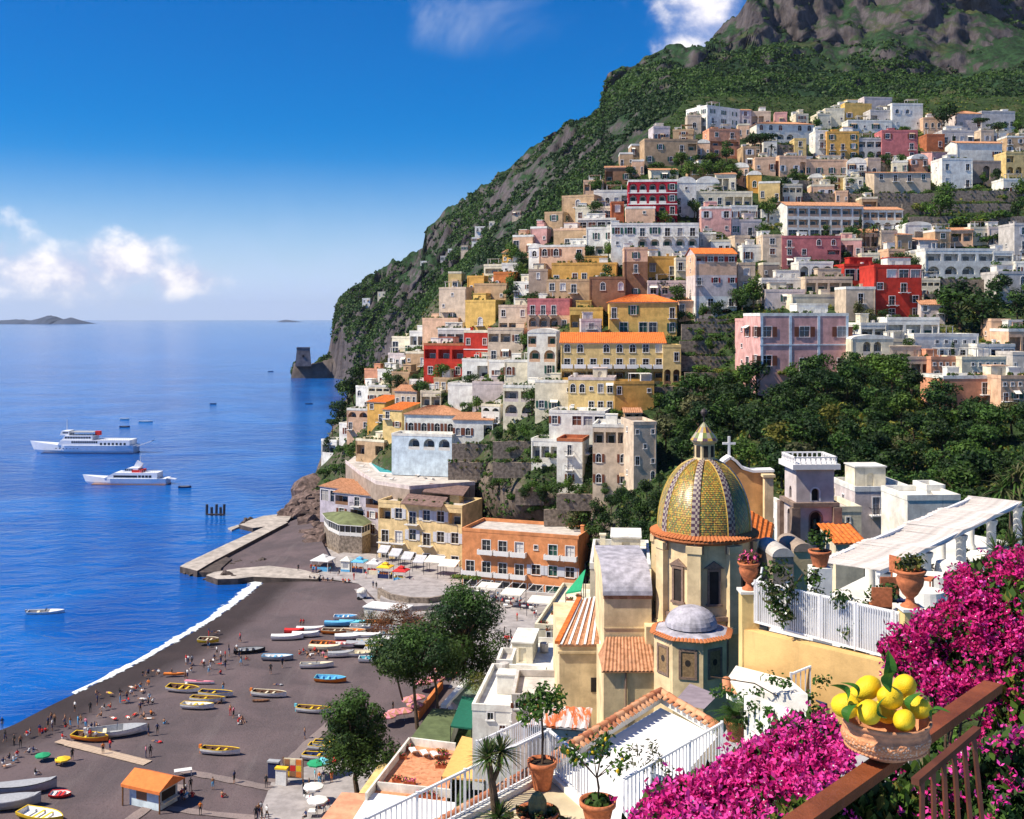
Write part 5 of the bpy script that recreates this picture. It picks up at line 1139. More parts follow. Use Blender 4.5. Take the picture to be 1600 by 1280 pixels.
# ------------------------------------------------------------------ water front
DECK = ST('beige'); REED = M('brown_reed_mat', (.20, .125, .105), .95, .35, 1.2, .6, stretch=.2); PAL['lav'] = (.50, .45, .50)
def slab(name, label, cat, pts, th, mat, side=None, parent=None):
  n = len(pts); mb = MB(); P3 = [Vector(p) for p in pts]
  a = sum((P3[i].x*P3[(i+1) % n].y-P3[(i+1) % n].x*P3[i].y) for i in range(n))
  if a < 0: P3 = P3[::-1]
  mb.prism(P3, [p.z-th for p in P3], [p.z for p in P3], 1 if side else 0, 0)
  o = mb.obj(name, [mat, side] if side else mat, parent)
  return tag(o, label, cat) if parent is None else o
def land(short, px, py, root, hw=30, hh=20): LAND.append((short, px, py, root, (px-hw, px+hw, py-hh, py+hh)))
pav = thing('restaurant_pavilion', 'rounded restaurant pavilion with a green roof and a glass front above the jetty', 'restaurant', (-42, 281, .5))
pp = [(-50, 289), (-47.5, 281), (-43.5, 274), (-37.5, 272), (-36, 277), (-39, 285), (-45, 293)]; pl_ = [(x+42, y-281) for x, y in pp]
MB().prism(pl_, 0, 4.6).obj('stone_base', ROCKW, pav)
MB().prism([(x*.94, y*.94) for x, y in pl_], 4.6, 7.6).obj('glass_front', GLASS, pav)
wf = MB()
for i in range(len(pl_)):
  a, b2 = Vector(pl_[i]).to_3d(), Vector(pl_[(i+1) % len(pl_)]).to_3d(); k = max(2, int((b2-a).length/1.5))
  for j in range(k): p = a.lerp(b2, j/k)*.97; wf.box(p.x-.1, p.x+.1, p.y-.1, p.y+.1, 4.603, 7.597)
  wf.bar(a*.98+Vector((0, 0, 5.2)), b2*.98+Vector((0, 0, 5.2)), .1, .9)
wf.obj('window_frame', FRAME, pav)
GR = M('green_felt_roof', (.145, .165, .075), .95, .3, .5, .3); rm = MB(); out = [(x*1.07, y*1.07) for x, y in pl_]
for i in range(len(out)):
  a, b2 = out[i], out[(i+1) % len(out)]; rm.face(((a[0], a[1], 7.6), (b2[0], b2[1], 7.6), (b2[0]*.1, b2[1]*.1, 9.2), (a[0]*.1, a[1]*.1, 9.2))); rm.face(((a[0], a[1], 7.4), (b2[0], b2[1], 7.4), (b2[0], b2[1], 7.6), (a[0], a[1], 7.6)), 1)
rm.face([(x*.1, y*.1, 9.2) for x, y in out]); rm.face([(x, y, 7.4) for x, y in out][::-1], 1); rm.obj('roof', [GR, FRAME], pav); land('green roofed pavilion', 533, 815, pav)
h(522,594,772,832,30,10,'lav','LwL/wLw/w.w','s','grey brown veranda hotel under a brown roof behind the green roofed pavilion',rcol='w',loggia='brown',sh='b',short='grey veranda hotel',Y=290,name='hotel',cat='hotel',rh=1.5)
h(500,545,762,790,36,8,'lav','BBB','s','low wing with a mauve brown roof at the cliff end of the veranda hotel',rcol='w',short='mauve roofed wing',Y=300,rh=1.2)
dk = slab('pool_terrace', 'big sun terrace holding a turquoise swimming pool under the white villa', 'terrace', [Pz(x, y, 17.5) for x, y in ((540, 724), (562, 742), (588, 757), (640, 765), (742, 758), (742, 738), (700, 722), (630, 722), (600, 710), (556, 711))], 4.2, CONC, ST('stone')); land('pool terrace', 620, 735, dk)
POOL = M('pool_water', (.06, .50, .56), .08, .15, .8, spec=.6); ppx = [(578, 724), (598, 718), (634, 733), (620, 740), (592, 738)]
pool = tag(slab('swimming_pool', '', '', [Pz(x, y, 17.53) for x, y in ppx], .02, POOL), 'turquoise swimming pool sunk in the terrace', 'swimming pool')
mb = MB(); c_ = [Pz(x, y, 17.56) for x, y in ppx]
for i in range(5): mb.bar(c_[i], c_[(i+1) % 5], .5, .12)
mb.obj('coping', TRIM, pool)
pw = MB(); ed = [Pz(x, y, 17.5) for x, y in ((540, 724), (562, 742), (588, 757), (640, 765), (742, 758))]
for a, b2 in zip(ed[:-1], ed[1:]): pw.bar(a+Vector((0, .3, .45)), b2+Vector((0, .3, .45)), .3, .9)
pw.obj('parapet', ST('lilac'), dk)
LCAN = M('lounger_canvas', (.74, .72, .70), .9, .1, 3)
def lounger(p, rz, mat, s=1.0):
  t = O('sun_lounger', None, None, p, rz); t.scale = (s, s, s); t['category'] = 'sun lounger'
  mb = MB(); mb.box(-.33, .33, -.95, .45, .30, .36); mb.bar((0, .45, .33), (0, 1.05, .72), .66, .05); O('bed', mb.mesh('bed', mat), t)
  for sx in (-.28, .28):
    for sy in (-.85, .35): O('leg', MB().box(sx-.03, sx+.03, sy-.03, sy+.03, 0, .30).mesh('leg', FRAME), t)
  t['group'] = 'sun loungers'; return t
lo0 = lounger((0, 0, 0), 0, LCAN); first = True
for k in range(16):
  x, y = [(604, 728), (610, 731), (640, 728), (650, 731), (660, 734), (672, 737), (684, 740), (640, 742), (652, 745), (664, 748), (676, 750), (600, 745), (612, 750), (566, 730), (560, 724), (572, 738)][k]
  if k == 0: o = lo0; o.location = Pz(x, y, 17.5)
  else: o = dup(lo0, Pz(x, y, 17.5), .4+k*.3)
  AUTO.append((o, 'white sun lounger on the pool terrace', x, y))
def canopy(name, label, pts, mat, sag=.15, legs=True, z0=None, group=None, cat='awning', pm=None):
  """cloth roof stretched between corner points, on thin posts"""
  P3 = [Vector(p) for p in pts]; c0 = sum(P3, Vector())/len(P3); root = thing(name, label, cat, (c0.x, c0.y, (z0 if z0 is not None else c0.z-2.5)), 0, group); L = root.location
  mb = MB(); K = 6; a, b2, c2, d = P3[:4]
  def S2(u, v): return a.lerp(b2, u).lerp(d.lerp(c2, u), v)-Vector((0, 0, sag*math.sin(math.pi*u)*math.sin(math.pi*v)))-L
  for i in range(K):
    for j in range(K): mb.face((S2(i/K, j/K), S2((i+1)/K, j/K), S2((i+1)/K, (j+1)/K), S2(i/K, (j+1)/K)))
  for e0, e1 in ((a, b2), (b2, c2), (c2, d), (d, a)): mb.face((e0-L, e1-L, e1-L-Vector((0, 0, .22)), e0-L-Vector((0, 0, .22))))
  mb.obj('cloth', mat, root)
  if legs:
    for p in P3: O('post', MB().box(-.05, .05, -.05, .05, 0, p.z-L.z-.03).mesh('post', pm or METAL), root, (p.x-L.x, p.y-L.y, 0))
  return root
GREYC = M('grey_canvas', (.50, .50, .52), .9, .15, 1.5)
for i, (x, y) in enumerate(((603, 852), (621, 857), (640, 862), (659, 867))):
  z = 4.6; c = Pz(x, y, z); u = Vector((1, -.36, 0)).normalized()*1.35; v = Vector((-.36, -1, 0)).normalized()*2.2
  canopy('awning', f'grey white awning over the shop front of the yellow beach hotel, {["first", "second", "third", "fourth"][i]} from the pavilion', [c-u, c+u, c+u+v-Vector((0, 0, 1.3)), c-u+v-Vector((0, 0, 1.3))], GREYC, .05, True, 1.06, 'awnings of the yellow beach hotel')
for i, (x, y) in enumerate(((684, 868), (706, 874))):
  z = 5.0; c = Pz(x, y, z); u = Vector((1, -.36, 0)).normalized()*2.1; v = Vector((-.36, -1, 0)).normalized()*3.2
  canopy('awning', ['wide cream canopy beside the grey awnings under the yellow beach hotel', 'wide cream canopy next to the corner of the orange beach hotel'][i], [c-u, c+u, c+u+v-Vector((0, 0, .9)), c-u+v-Vector((0, 0, .9))], CLOTH, .15, True, 1.06, 'cream canopies')
for i, (x, y) in enumerate(((768, 910), (806, 919), (848, 931))):
  z = 4.4; c = Pz(x, y, z); u = Vector((1, -.34, 0)).normalized()*2.2; v = Vector((-.34, -1, 0)).normalized()*3.6
  canopy('awning', ['white canvas canopy of the restaurant under the orange hotel, beside the vine', 'middle white canvas canopy of the restaurant under the orange hotel', 'white canvas canopy of the restaurant under the orange hotel, nearest the church'][i], [c-u, c+u, c+u+v-Vector((0, 0, .5)), c-u+v-Vector((0, 0, .5))], CLOTH, .12, True, 1.06, 'canopies of the restaurant')
pg = thing('restaurant_pergola', 'long restaurant pergola of grey poles along the orange beach hotel', 'pergola', Pz(800, 940, 1.06)); L = pg.location
u = Vector((1, -.34, 0)).normalized(); v = Vector((-.34, -1, 0)).normalized()
for k in range(10): O('beam', MB().bar(u*(k*2.3-10)-v*3+Vector((0, 0, 3.3)), u*(k*2.3-10)+v*2.2+Vector((0, 0, 2.9)), .12).mesh('beam', FRAME), pg)
for k in range(6): O('post', MB().box(-.08, .08, -.08, .08, 0, 2.9).mesh('post', FRAME), pg, u*(k*4-10)+v*2.1)
O('beam', MB().bar(u*-10.2+v*2.1+Vector((0, 0, 2.98)), u*11+v*2.1+Vector((0, 0, 2.98)), .14).mesh('beam', FRAME), pg); land('restaurant pergola', 800, 930, pg)
vn = leaf_cloud([(0, 0, 0), (2, -.6, 0), (-1.6, .5, .1)], [(1.6, 1.2, .35)]*3, 500, .25, .7, 4); tag(O('vine', np_mesh('vine', vn, 4, [LB, LY], (np.random.rand(500) < .4).astype(int)), None, Pz(727, 902, 4.3)), 'bright green vine over the lane between the two beach hotels', 'vine')
def roofsheet(label, pts, z0, mat, name='reed_roof', cat='sun roof'):
  root = canopy(name, label, pts, mat, .0, True, z0, None, cat, WOOD); return root
roofsheet('brown reed sun roof beside the pool terrace', [P(660, 768, 269), P(724, 774, 266), P(734, 760, 274), P(672, 755, 277)], 13, REED)
roofsheet('brown reed sun roof over the roof garden of the yellow beach hotel', [P(626, 786, 264), P(690, 792, 259), P(700, 777, 266), P(638, 771, 270)], 13, REED)
roofsheet('yellowish slatted sun roof behind the brown one at the pool terrace', [P(684, 742, 302), P(738, 746, 300), P(740, 736, 306), P(690, 728, 310)], 15, M('straw_mat', (.48, .38, .19), .9, .25, 3))
slab('sun_roof', 'long grey flat sun roof above the seaward houses', 'sun roof', [P(574, 632, 352), P(705, 634, 338), P(700, 612, 352), P(606, 608, 366)], .3, M('mauve_roof', (.30, .24, .23), .9, .3, .6))
# market stalls on the promenade
def parasol_mesh(r, hgt, n, mats, alt, slope=.28):
  mb = MB(); c = (0, 0, hgt+r*slope)
  for i in range(n):
    a0, a1 = 2*math.pi*i/n, 2*math.pi*(i+1)/n; e0, e1 = (r*math.cos(a0), r*math.sin(a0), hgt), (r*math.cos(a1), r*math.sin(a1), hgt)
    mb.face((e0, e1, c), i % 2 if alt else 0); mb.face(((e0[0], e0[1], hgt-.18), (e1[0], e1[1], hgt-.18), e1, e0), i % 2 if alt else 0)
  return mb.mesh('canopy', mats)
POLE = MB().tube([(0, 0, 0), (0, 0, 2.75)], .03, 6).mesh('pole', FRAME)
CLR = {k: M('cloth_'+k, v, .85, .12, 3) for k, v in dict(white=(.78, .77, .74), blue=(.12, .42, .70), yellow=(.80, .52, .03), red=(.62, .03, .03), green=(.02, .30, .13), navy=(.02, .03, .10), orange=(.72, .20, .03), grey=(.35, .36, .38), black=(.02, .02, .022), pink=(.72, .25, .32), skin=(.42, .22, .13), tan=(.30, .15, .08), cyan=(.15, .52, .62), brown=(.12, .06, .035), cream=(.72, .64, .46)).items()}
PMC = {}
def parasol(label, p, r=1.4, col='white', col2=None, hgt=2.2, n=8, name='parasol', slope=.28, group=None):
  key = (r, col, col2, hgt, n, slope)
  if key not in PMC: PMC[key] = parasol_mesh(r, hgt, n, [CLR[col], CLR[col2 or col]], bool(col2), slope)
  t = thing(name, label, 'parasol', p, random.uniform(0, 3), group); O('canopy', PMC[key], t); po = O('pole', POLE, t); po.scale = (1, 1, hgt/2.3); return t
def stall(label, x, y, col, col2=None, r=1.9, Y=None):
  p = Pz(x, y, 1.06); t = thing('market_stall', label, 'market stall', p, R(-15))
  O('canopy', parasol_mesh(r*1.25, 2.5, 4, [CLR[col], CLR[col2 or col]], bool(col2), .3), t).rotation_euler = (0, 0, R(45))
  O('roof_cap', parasol_mesh(r*.5, 3.2, 4, [CLR[col], CLR[col]], False, .4), t).rotation_euler = (0, 0, R(45))
  for sx in (-1, 1):
    for sy in (-1, 1): O('post', MB().box(-.05, .05, -.05, .05, 0, 2.6).mesh('post', FRAME), t, (sx*r*.8, sy*r*.8, 0))
  O('counter', MB().box(-r*.75, r*.75, -r*.7, -r*.35, 0, .95).mesh('counter', CLR[random.choice(['white', 'blue', 'navy', 'cream'])]), t)
  g = MB()
  for k in range(9): a = random.uniform(-r*.7, r*.7); g.box(a-.12, a+.12, -r*.62, -r*.42, .953, 1.1+random.random()*.3)
  stuff(O('goods', g.mesh('goods', CLR[random.choice(['orange', 'red', 'yellow', 'pink'])]), t)); land(label.split(' on ')[0].split(' at ')[0], x, y-12, t, 12, 12)
stall('white roofed market stall at the foot of the pavilion', 505, 890, 'white', None, 2.6)
stall('market stall with a light blue tent roof on the promenade', 562, 893, 'blue', 'cyan', 1.8)
stall('low white market stall on the promenade, touching the yellow one', 585, 896, 'white', None, 1.7)
stall('market stall with a yellow tent roof on the promenade', 602, 902, 'yellow', None, 1.8)
stall('market stall with a red star shaped tent roof on the promenade', 627, 908, 'red', None, 1.8)
kb = thing('kiosk', 'little white ticket kiosk with a gabled roof between the stalls', 'kiosk', Pz(542, 892, 1.06), R(-15)); MB().box(-1.1, 1.1, -1, 1, 0, 2.4).obj('wall', ST('white'), kb); mb = MB(); mb.prism([(-1.3, -1.2), (1.3, -1.2), (1.3, 1.2), (-1.3, 1.2)], 2.4, 2.55); mb.face(((-1.3, -1.2, 2.55), (1.3, -1.2, 2.55), (0, 0, 3.5))); mb.face(((1.3, -1.2, 2.55), (1.3, 1.2, 2.55), (0, 0, 3.5))); mb.face(((1.3, 1.2, 2.55), (-1.3, 1.2, 2.55), (0, 0, 3.5))); mb.face(((-1.3, 1.2, 2.55), (-1.3, -1.2, 2.55), (0, 0, 3.5))); mb.obj('roof', CLOTH, kb); O('skirting', MB().box(-1.12, 1.12, -1.04, -1.003, 0, .5).mesh('skirting', CLR['blue']), kb); O('hatch', MB().box(-.6, .6, -1.04, -1.003, 1.0, 1.9).mesh('hatch', CLR['grey']), kb)
# sea walls, jetty, piles
JET = M('jetty_concrete', (.42, .37, .32), .9, .3, .5, .4, dirt=.3); DK2 = M('wet_rock', (.085, .065, .055), .9, .5, .6, .9)
jt = slab('jetty', 'long pale concrete jetty slanting out to sea beside the cove', 'jetty', [Pz(x, y, 1.5) for x, y in ((281, 885), (290, 880), (362, 846), (418, 821), (438, 813), (450, 816), (404, 840), (335, 876), (308, 892))], 2.2, JET, DK2); land('slanting jetty', 350, 855, jt, 70, 20)
slab('jetty_wall', 'low dark retaining wall along the inner side of the jetty', 'wall', [Pz(x, y, 1.1) for x, y in ((305, 894), (335, 877), (352, 870), (362, 873), (345, 888), (345, 895))], 1.8, DK2)
slab('landing_stage', 'stone landing stage between the cove and the bathing beach', 'landing stage', [Pz(x, y, 1.35) for x, y in ((322, 899), (334, 894), (372, 888), (420, 884), (472, 890), (500, 897), (498, 905), (440, 903), (395, 901), (372, 904), (340, 905))], 2.2, JET, DK2)
slab('quay_ledge', 'sunlit flat rock ledge in the water beyond the jetty', 'quay', [Pz(x, y, 1.2) for x, y in ((374, 820), (392, 812), (412, 806), (440, 803), (456, 806), (450, 814), (420, 822), (395, 825))], 2, JET, DK2)
pb = slab('float', 'small pale floating pontoon off the rock ledge', 'pontoon', [Pz(x, y, .4) for x, y in ((356, 825), (372, 820), (376, 822), (362, 828))], .6, JET)
rk_ = random.Random(3)
def rock(px, py, r, z=.2, mat=DK2, label=None):
  bmv = MB(); n, m_ = 12, 8; sd = rk_.random()*50
  pr = [(r*math.sin(math.pi*i/m_), -r*.7*math.cos(math.pi*i/m_)) for i in range(m_+1)]; bmv.lathe([(max(.01, a), b) for a, b in pr], n)
  bmv.v = [tuple(Vector(v)*(1+.7*noise.fractal(Vector(v)*(1.1/r)+Vector((sd, 0, 0)), .8, 2, 3))) for v in bmv.v]
  o = O('rock', bmv.mesh('rock', mat), None, Pz(px, py, z), rk_.uniform(0, 6)); o['category'] = 'rock'; o['group'] = 'rocks along the shore'; AUTO.append((o, label or 'dark shore rock', px, py)); return o
ROCK2 = M('reddish_rock', (.145, .10, .085), .95, .55, .8, 1.0)
for x, y, r in ((452, 806, 3.2), (460, 800, 4.5), (466, 808, 3.6), (472, 798, 5.2), (480, 806, 5), (478, 792, 5.5), (486, 800, 5), (484, 784, 6.5), (490, 776, 7), (492, 790, 6), (444, 806, 2.2), (500, 772, 7), (503, 788, 6.5), (489, 818, 4), (494, 835, 4), (498, 850, 4.2), (488, 842, 3)): rock(x, y, r, .8, ROCK2, 'reddish rock at the foot of the cliff')
for x, y, r in ((294, 893, 1.2), (302, 897, 1.0), (314, 896, 1.1), (330, 903, 1.6), (352, 905, 1.8), (366, 906, 1.4), (386, 816, 1.8), (380, 822, 1.2), (330, 884, .9), (372, 880, 1.2), (362, 884, 1), (398, 882, 1.2), (408, 880, 1.5)): rock(x, y, r, .3)
pier = thing('old_pier', 'row of black wooden piles standing in the sea', 'pier', Pz(337, 804, 0))
for k, x in enumerate((323, 331, 338, 345, 350)):
  p = Pz(x, 804+(k % 2)*2, 0)-pier.location; O('pile', MB().tube([p-Vector((0, 0, 1)), p+Vector((.1*(-1)**k, 0, 3.1-.5*(k % 2)))], .42, 7).mesh('pile', METAL), pier)
O('beam', MB().bar(Pz(323, 804, 1.8)-pier.location, Pz(350, 804, 1.8)-pier.location, .35, .45).mesh('beam', DK2), pier); land('black piles', 337, 796, pier, 15, 9)
# watch-tower on the far point
tw = thing('watch_tower', 'square grey stone watch tower on the far sea point', 'tower', P(474, 572, 1085), R(10)); mb = MB(); mb.lathe([(11, 0), (9.0, 17), (9.3, 17.2), (9.3, 18.6), (8.6, 18.6), (8.6, 17.8), (0.1, 17.8)], 4, 0, (0, 0, 0), R(45), R(405)); mb.obj('wall', M('tower_rubble', (.19, .165, .16), .95, .35, .25, .6), tw)
O('window', MB().box(-.8, .8, -7.6, -7.0, 9, 11).mesh('window', DARK), tw); land('stone watch tower', 474, 558, tw, 12, 15)
wk = MB(); pt = [P(x, y, 1088) for x, y in ((456, 592), (466, 575), (490, 573), (530, 566), (560, 570), (566, 596))]; mb = MB(); n8 = 26; ft, tp2, bk2 = [], [], []
for i in range(n8+1):
  x = 455+110*i/n8; ht = pl([(455, 588), (460, 566), (486, 570), (500, 566), (520, 560), (565, 560)], x)+2*noise.noise(Vector((x*.3, 0, 0))); q0 = P(x, 598, 1086-3*noise.noise(Vector((x*.2, 5, 0)))); ft.append(q0); tp2.append(P(x, ht, 1092+4*noise.noise(Vector((x*.4, 2, 0))))); bk2.append(P(x, ht-1, 1150))
md = [(a*.5+b2*.5)+Vector((0, -3+4*noise.noise(Vector((i*.7, 9, 0))), 0)) for i, (a, b2) in enumerate(zip(ft, tp2))]
struct(O('cliff', grid_mesh('cliff', np.array([ft, md, tp2, bk2]), M('point_rock', (.14, .115, .105), .95, .5, .05, .9))))
# ------------------------------------------------------------------ roofs between the church and the beach
SAL = ST('salmon'); WR = M('white_roof_paint', (.80, .79, .77), .8, .12, .4, .15, dirt=.2)
h(778,878,1064,1098,8,17,'white','.w..w/..w..','f','wide white roof house with a red edged parapet next to the yellow church wing',Y=141,rcol='white',short='wide white roof house',found=8)
h(836,908,984,1004,12,26,'cream','.wwww','f','cream restaurant terrace house crowded with potted plants below the orange hotel',Y=164,rcol='cream',short='cream terrace restaurant',found=8,props=False)
h(922,1016,890,935,6,14,'cream','.w.w/....','f','cream flat roofed house behind the grey vault of the church',Y=128,rcol='white',short='cream flat roofed house by the church',found=12)
h(776,800,1040,1105,6,5,'white','ss/../ww','f','tall narrow white chimney house at the corner of the wide white roof house',Y=134,short='narrow white chimney house',found=6,props=False)
h(738,832,1112,1150,8,14,'white','.w.w./..w..','f','low white roof house with worn patches behind the rusty roof',Y=118,rcol='white',short='low white roof house',found=6)
h(800,880,1096,1112,4,8,'lilac','wwww','f','grey lilac shed with a row of white panels beneath the church wing',Y=112,rcol='grey',short='grey lilac shed',found=6,props=False)
cv = canopy('awning', 'bright green triangular cloth hung beside the cream restaurant terrace', [P(884, 926, 150), P(908, 922, 148), P(915, 890, 152), P(912, 892, 152)], CLR['green'], .1, True, 8);
rs = thing('rusty_roof_shed', 'shed under a rusty orange and white corrugated roof', 'shed', P(872, 1135, 96)); L = rs.location; mb = MB(); tile_slope(mb, P(822, 1133, 94)-L, P(918, 1140, 94)-L, P(926, 1107, 99)-L, P(833, 1102, 99)-L, 0, .62, .1)
m, n, b = base_mat('rusty_corrugated_iron'); tcx = n.n('ShaderNodeTexCoord').outputs['Object']; st = n.noise(n.n('ShaderNodeMapping', Vector=tcx, Scale=(1, .15, .15)).outputs[0], 1.6, 5, .7)
setin(n, b, 'Base Color', n.mix(n.ramp(st, .46, .54), (.62, .14, .035), (.66, .60, .56))); b.inputs['Roughness'].default_value = .7
mb.obj('corrugated_roof', m, rs); mb = MB(); q = [P(824, 1134, 94.2)-L, P(917, 1141, 94.2)-L, P(924, 1108, 98.8)-L, P(835, 1103, 98.8)-L]; mb.prism([v.xy for v in q], -8, [v.z-.15 for v in q]); mb.obj('wall', ST('lilac'), rs); land('rusty roof', 872, 1120, rs, 45, 18)
gr = slab('flat_green_roof', 'beach restaurant with a flat olive green roof', 'restaurant', [Pz(x, y, 6) for x, y in ((676, 1107), (716, 1109), (702, 1163), (642, 1153))], 4.5, M('olive_roof_felt', (.105, .135, .06), .95, .25, .8, .3), ST('white')); land('flat olive green roof', 685, 1132, gr, 30, 25)
slab('flat_green_roof', 'smaller glazed green roof strip with clutter behind the olive green roof', 'roof', [Pz(x, y, 5) for x, y in ((700, 1090), (724, 1064), (772, 1072), (760, 1100), (716, 1104))], 3.5, M('pale_green_roof', (.20, .25, .17), .8, .4, .5, .3), ST('lilac'))
canopy('awning', 'dark green awning stretched beside the olive green roof', [Pz(704, 1134, 8), Pz(737, 1138, 8), Pz(753, 1092, 8.3), Pz(722, 1088, 8.3)], M('bottle_green_canvas', (.012, .12, .075), .85, .1, 2), .1, True, 2)
canopy('awning', 'big orange yellow awning over the lower terrace', [Pz(690, 1213, 10), Pz(757, 1219, 10), Pz(767, 1160, 10.4), Pz(722, 1150, 10.4)], M('orange_yellow_canvas', (.70, .38, .12), .85, .08, 2), .12, True, 5)
CLAY = tilemat('clay_floor_tiles', (.60, .25, .12)); ter = slab('sun_terrace', 'terracotta paved sun terrace with white walls below the olive green roof', 'terrace', [Pz(x, y, 8) for x, y in ((640, 1158), (712, 1167), (696, 1262), (572, 1246))], 6, CLAY, ST('white')); land('terracotta sun terrace', 660, 1190, ter, 40, 25)
mb = MB()
for a, b2 in (((640, 1158), (712, 1167)), ((640, 1158), (572, 1246)), ((590, 1228), (705, 1240))): mb.bar(Pz(*a, 8.45), Pz(*b2, 8.45), .25, .9)
mb.obj('parapet', ST('white'), ter)
for k, (x, y) in enumerate(((646, 1178), (664, 1182), (680, 1184))): o = dup(lo0, Pz(x, y, 8), R(200)); o.scale = (1.15,)*3; o['label'] = ['white sun lounger on the terracotta terrace next to the outer wall', 'middle white sun lounger on the terracotta terrace', 'white sun lounger on the terracotta terrace next to the orange awning'][k]
slab('roof_strip', 'pale yellow flat ledge running down beside the terracotta terrace', 'roof', [Pz(x, y, 6) for x, y in ((608, 1172), (622, 1176), (590, 1240), (560, 1240))], 4, ST('gold'))
slab('roof_strip', 'salmon pink flat roof at the bottom edge next to the beach square', 'roof', [Pz(x, y, 6) for x, y in ((534, 1238), (578, 1240), (540, 1320), (470, 1320))], 4, SAL)
slab('white_flat_roof', 'plain white flat roof under the foreground railing', 'roof', [Pz(x, y, 8.1) for x, y in ((578, 1238), (712, 1254), (705, 1330), (520, 1330))], 6, WR, ST('white'))
FLW = {c: M('petals_'+c, v, .7, .3, 20) for c, v in dict(red=(.55, .04, .05), pink=(.68, .10, .25), orange=(.65, .20, .04), white=(.75, .74, .70)).items()}
def flowerbox(x, y, z, w=1.0, col='red'):
  t = O('flower_box', None, None, Pz(x, y, z)); t['category'] = 'flower box'; t['group'] = 'flower boxes'
  O('box', MB().box(-w/2, w/2, -.2, .2, 0, .4).mesh('box', POT), t); v = leaf_cloud([(i*w*.25-w*.38, 0, .55) for i in range(4)], [.3]*4, 90, .12, .7, int(x)); O('plant', np_mesh('plant', v, 4, [LG, FLW[col]], (np.random.rand(90) < .35).astype(int)), t); AUTO.append((t, f'terracotta box of {col} flowers', x, y))
for x, y, z, c in ((620, 1222, 8, 'red'), (640, 1226, 8, 'pink'), (596, 1232, 8, 'red'), (694, 1186, 8, 'pink'), (690, 1200, 8, 'red'), (690, 1180, 8, 'orange'), (636, 1172, 8, 'red'), (626, 1186, 8, 'red'), (660, 1246, 8, 'pink'), (676, 1248, 8, 'red'), (860, 985, 13, 'red'), (872, 988, 13, 'red'), (884, 990, 13, 'pink'), (866, 962, 13, 'red'), (880, 958, 13, 'orange'), (894, 964, 13, 'red'), (890, 940, 13, 'pink'), (905, 935, 13, 'red'), (850, 978, 13, 'red'), (898, 985, 13, 'orange')): flowerbox(x, y, z, random.uniform(.9, 1.5), c)
# ------------------------------------------------------------------ garden terraces in front
ZT = 49.6; FLOORM = M('cream_terrace_paving', (.56, .46, .30), .85, .2, .8, .2, dirt=.2); KERB = ST('white')
V3 = Vector
tfl = slab('terrace', 'cream paved flower pot terrace with white railings in front of the gable house', 'terrace', [Pz(x, y, ZT) for x, y in ((857, 1200), (925, 1262), (985, 1300), (1010, 1420), (520, 1420), (690, 1288))], .6, FLOORM, KERB); land('pot terrace', 850, 1240, tfl, 90, 40)
WP = M('white_railing_paint', (.80, .79, .78), .5, .05, 4)
BARM = MB().box(-.013, .013, -.013, .013, 0, 1).mesh('bar', WP)
def railing(label, a, b2, h, step=.14, z=None, name='railing', kerb=True):
  """painted railing: rails, posts and every bar on its own"""
  a, b2 = V3(a), V3(b2); root = thing(name, label, 'railing', a); d = b2-a; n = int(d.length/step)
  O('handrail', MB().bar((0, 0, h), d+V3((0, 0, h)), .055, .045).mesh('handrail', WP), root); O('bottom_rail', MB().bar((0, 0, .08), d+V3((0, 0, .08)), .04, .03).mesh('bottom_rail', WP), root)
  for i in range(n+1):
    p = d*(i/n); o = O('bar', BARM, root, p+V3((0, 0, .05))); o.scale = (1, 1, h-.06)
    if i % 10 == 0: o.scale = (2.2, 2.2, h+.0)
  if kerb: O('kerb', MB().bar((0, 0, -.04), d+V3((0, 0, -.04)), .22, .16).mesh('kerb', KERB), root)
  return root
ca = Pz(856, 1205, ZT+.08)
railing('white railing along the seaward edge of the pot terrace', ca, Pz(560, 1362, ZT+.08), .92)
railing('short white railing between the two potted trees', ca+V3((.05, -.02, 0)), Pz(918, 1258, ZT+.08), .92)
railing('white railing running down in front of the white gable roof', Pz(1128, 1195, ZT), Pz(975, 1292, ZT), .97)
railing('white stair railing leaning against the dry garden wall', Pz(745, 1198, ZT-.6), Pz(845, 1148, ZT-1.2), .6, kerb=False)
# white roof with tile coping
zr = 48.0; wr = thing('white_gable_roof', 'bright white roof terrace edged with a coping of terracotta tiles', 'roof', Pz(1000, 1180, zr)); L = wr.location
poly = [Pz(x, y, zr)-L for x, y in ((676, 1312), (868, 1205), (1032, 1106), (1122, 1150), (1010, 1280), (960, 1320))]
pn = len(poly); rv = poly[::-1]; MB().prism([p.xy for p in rv], -7, 0).obj('roof_surface', M('whitewashed_roof', (.82, .81, .79), .85, .05, .5, .1, dirt=.05), wr)
TMB = MB(); Nn = 7
for j in range(Nn):
  a0, a1 = math.pi*j/Nn, math.pi*(j+1)/Nn; TMB.face(((-.26, .115*math.cos(a0), .11*math.sin(a0)), (.26, .095*math.cos(a0), .085*math.sin(a0)), (.26, .095*math.cos(a1), .085*math.sin(a1)), (-.26, .115*math.cos(a1), .11*math.sin(a1))))
TMB.face([(-.26, .115*math.cos(math.pi*j/Nn), .11*math.sin(math.pi*j/Nn)) for j in range(Nn+1)])
COPM = [TMB.mesh('tile', tilemat('coping_tile_'+str(i), c_)) for i, c_ in enumerate(((.50, .20, .09), (.60, .30, .15), (.42, .15, .07)))]
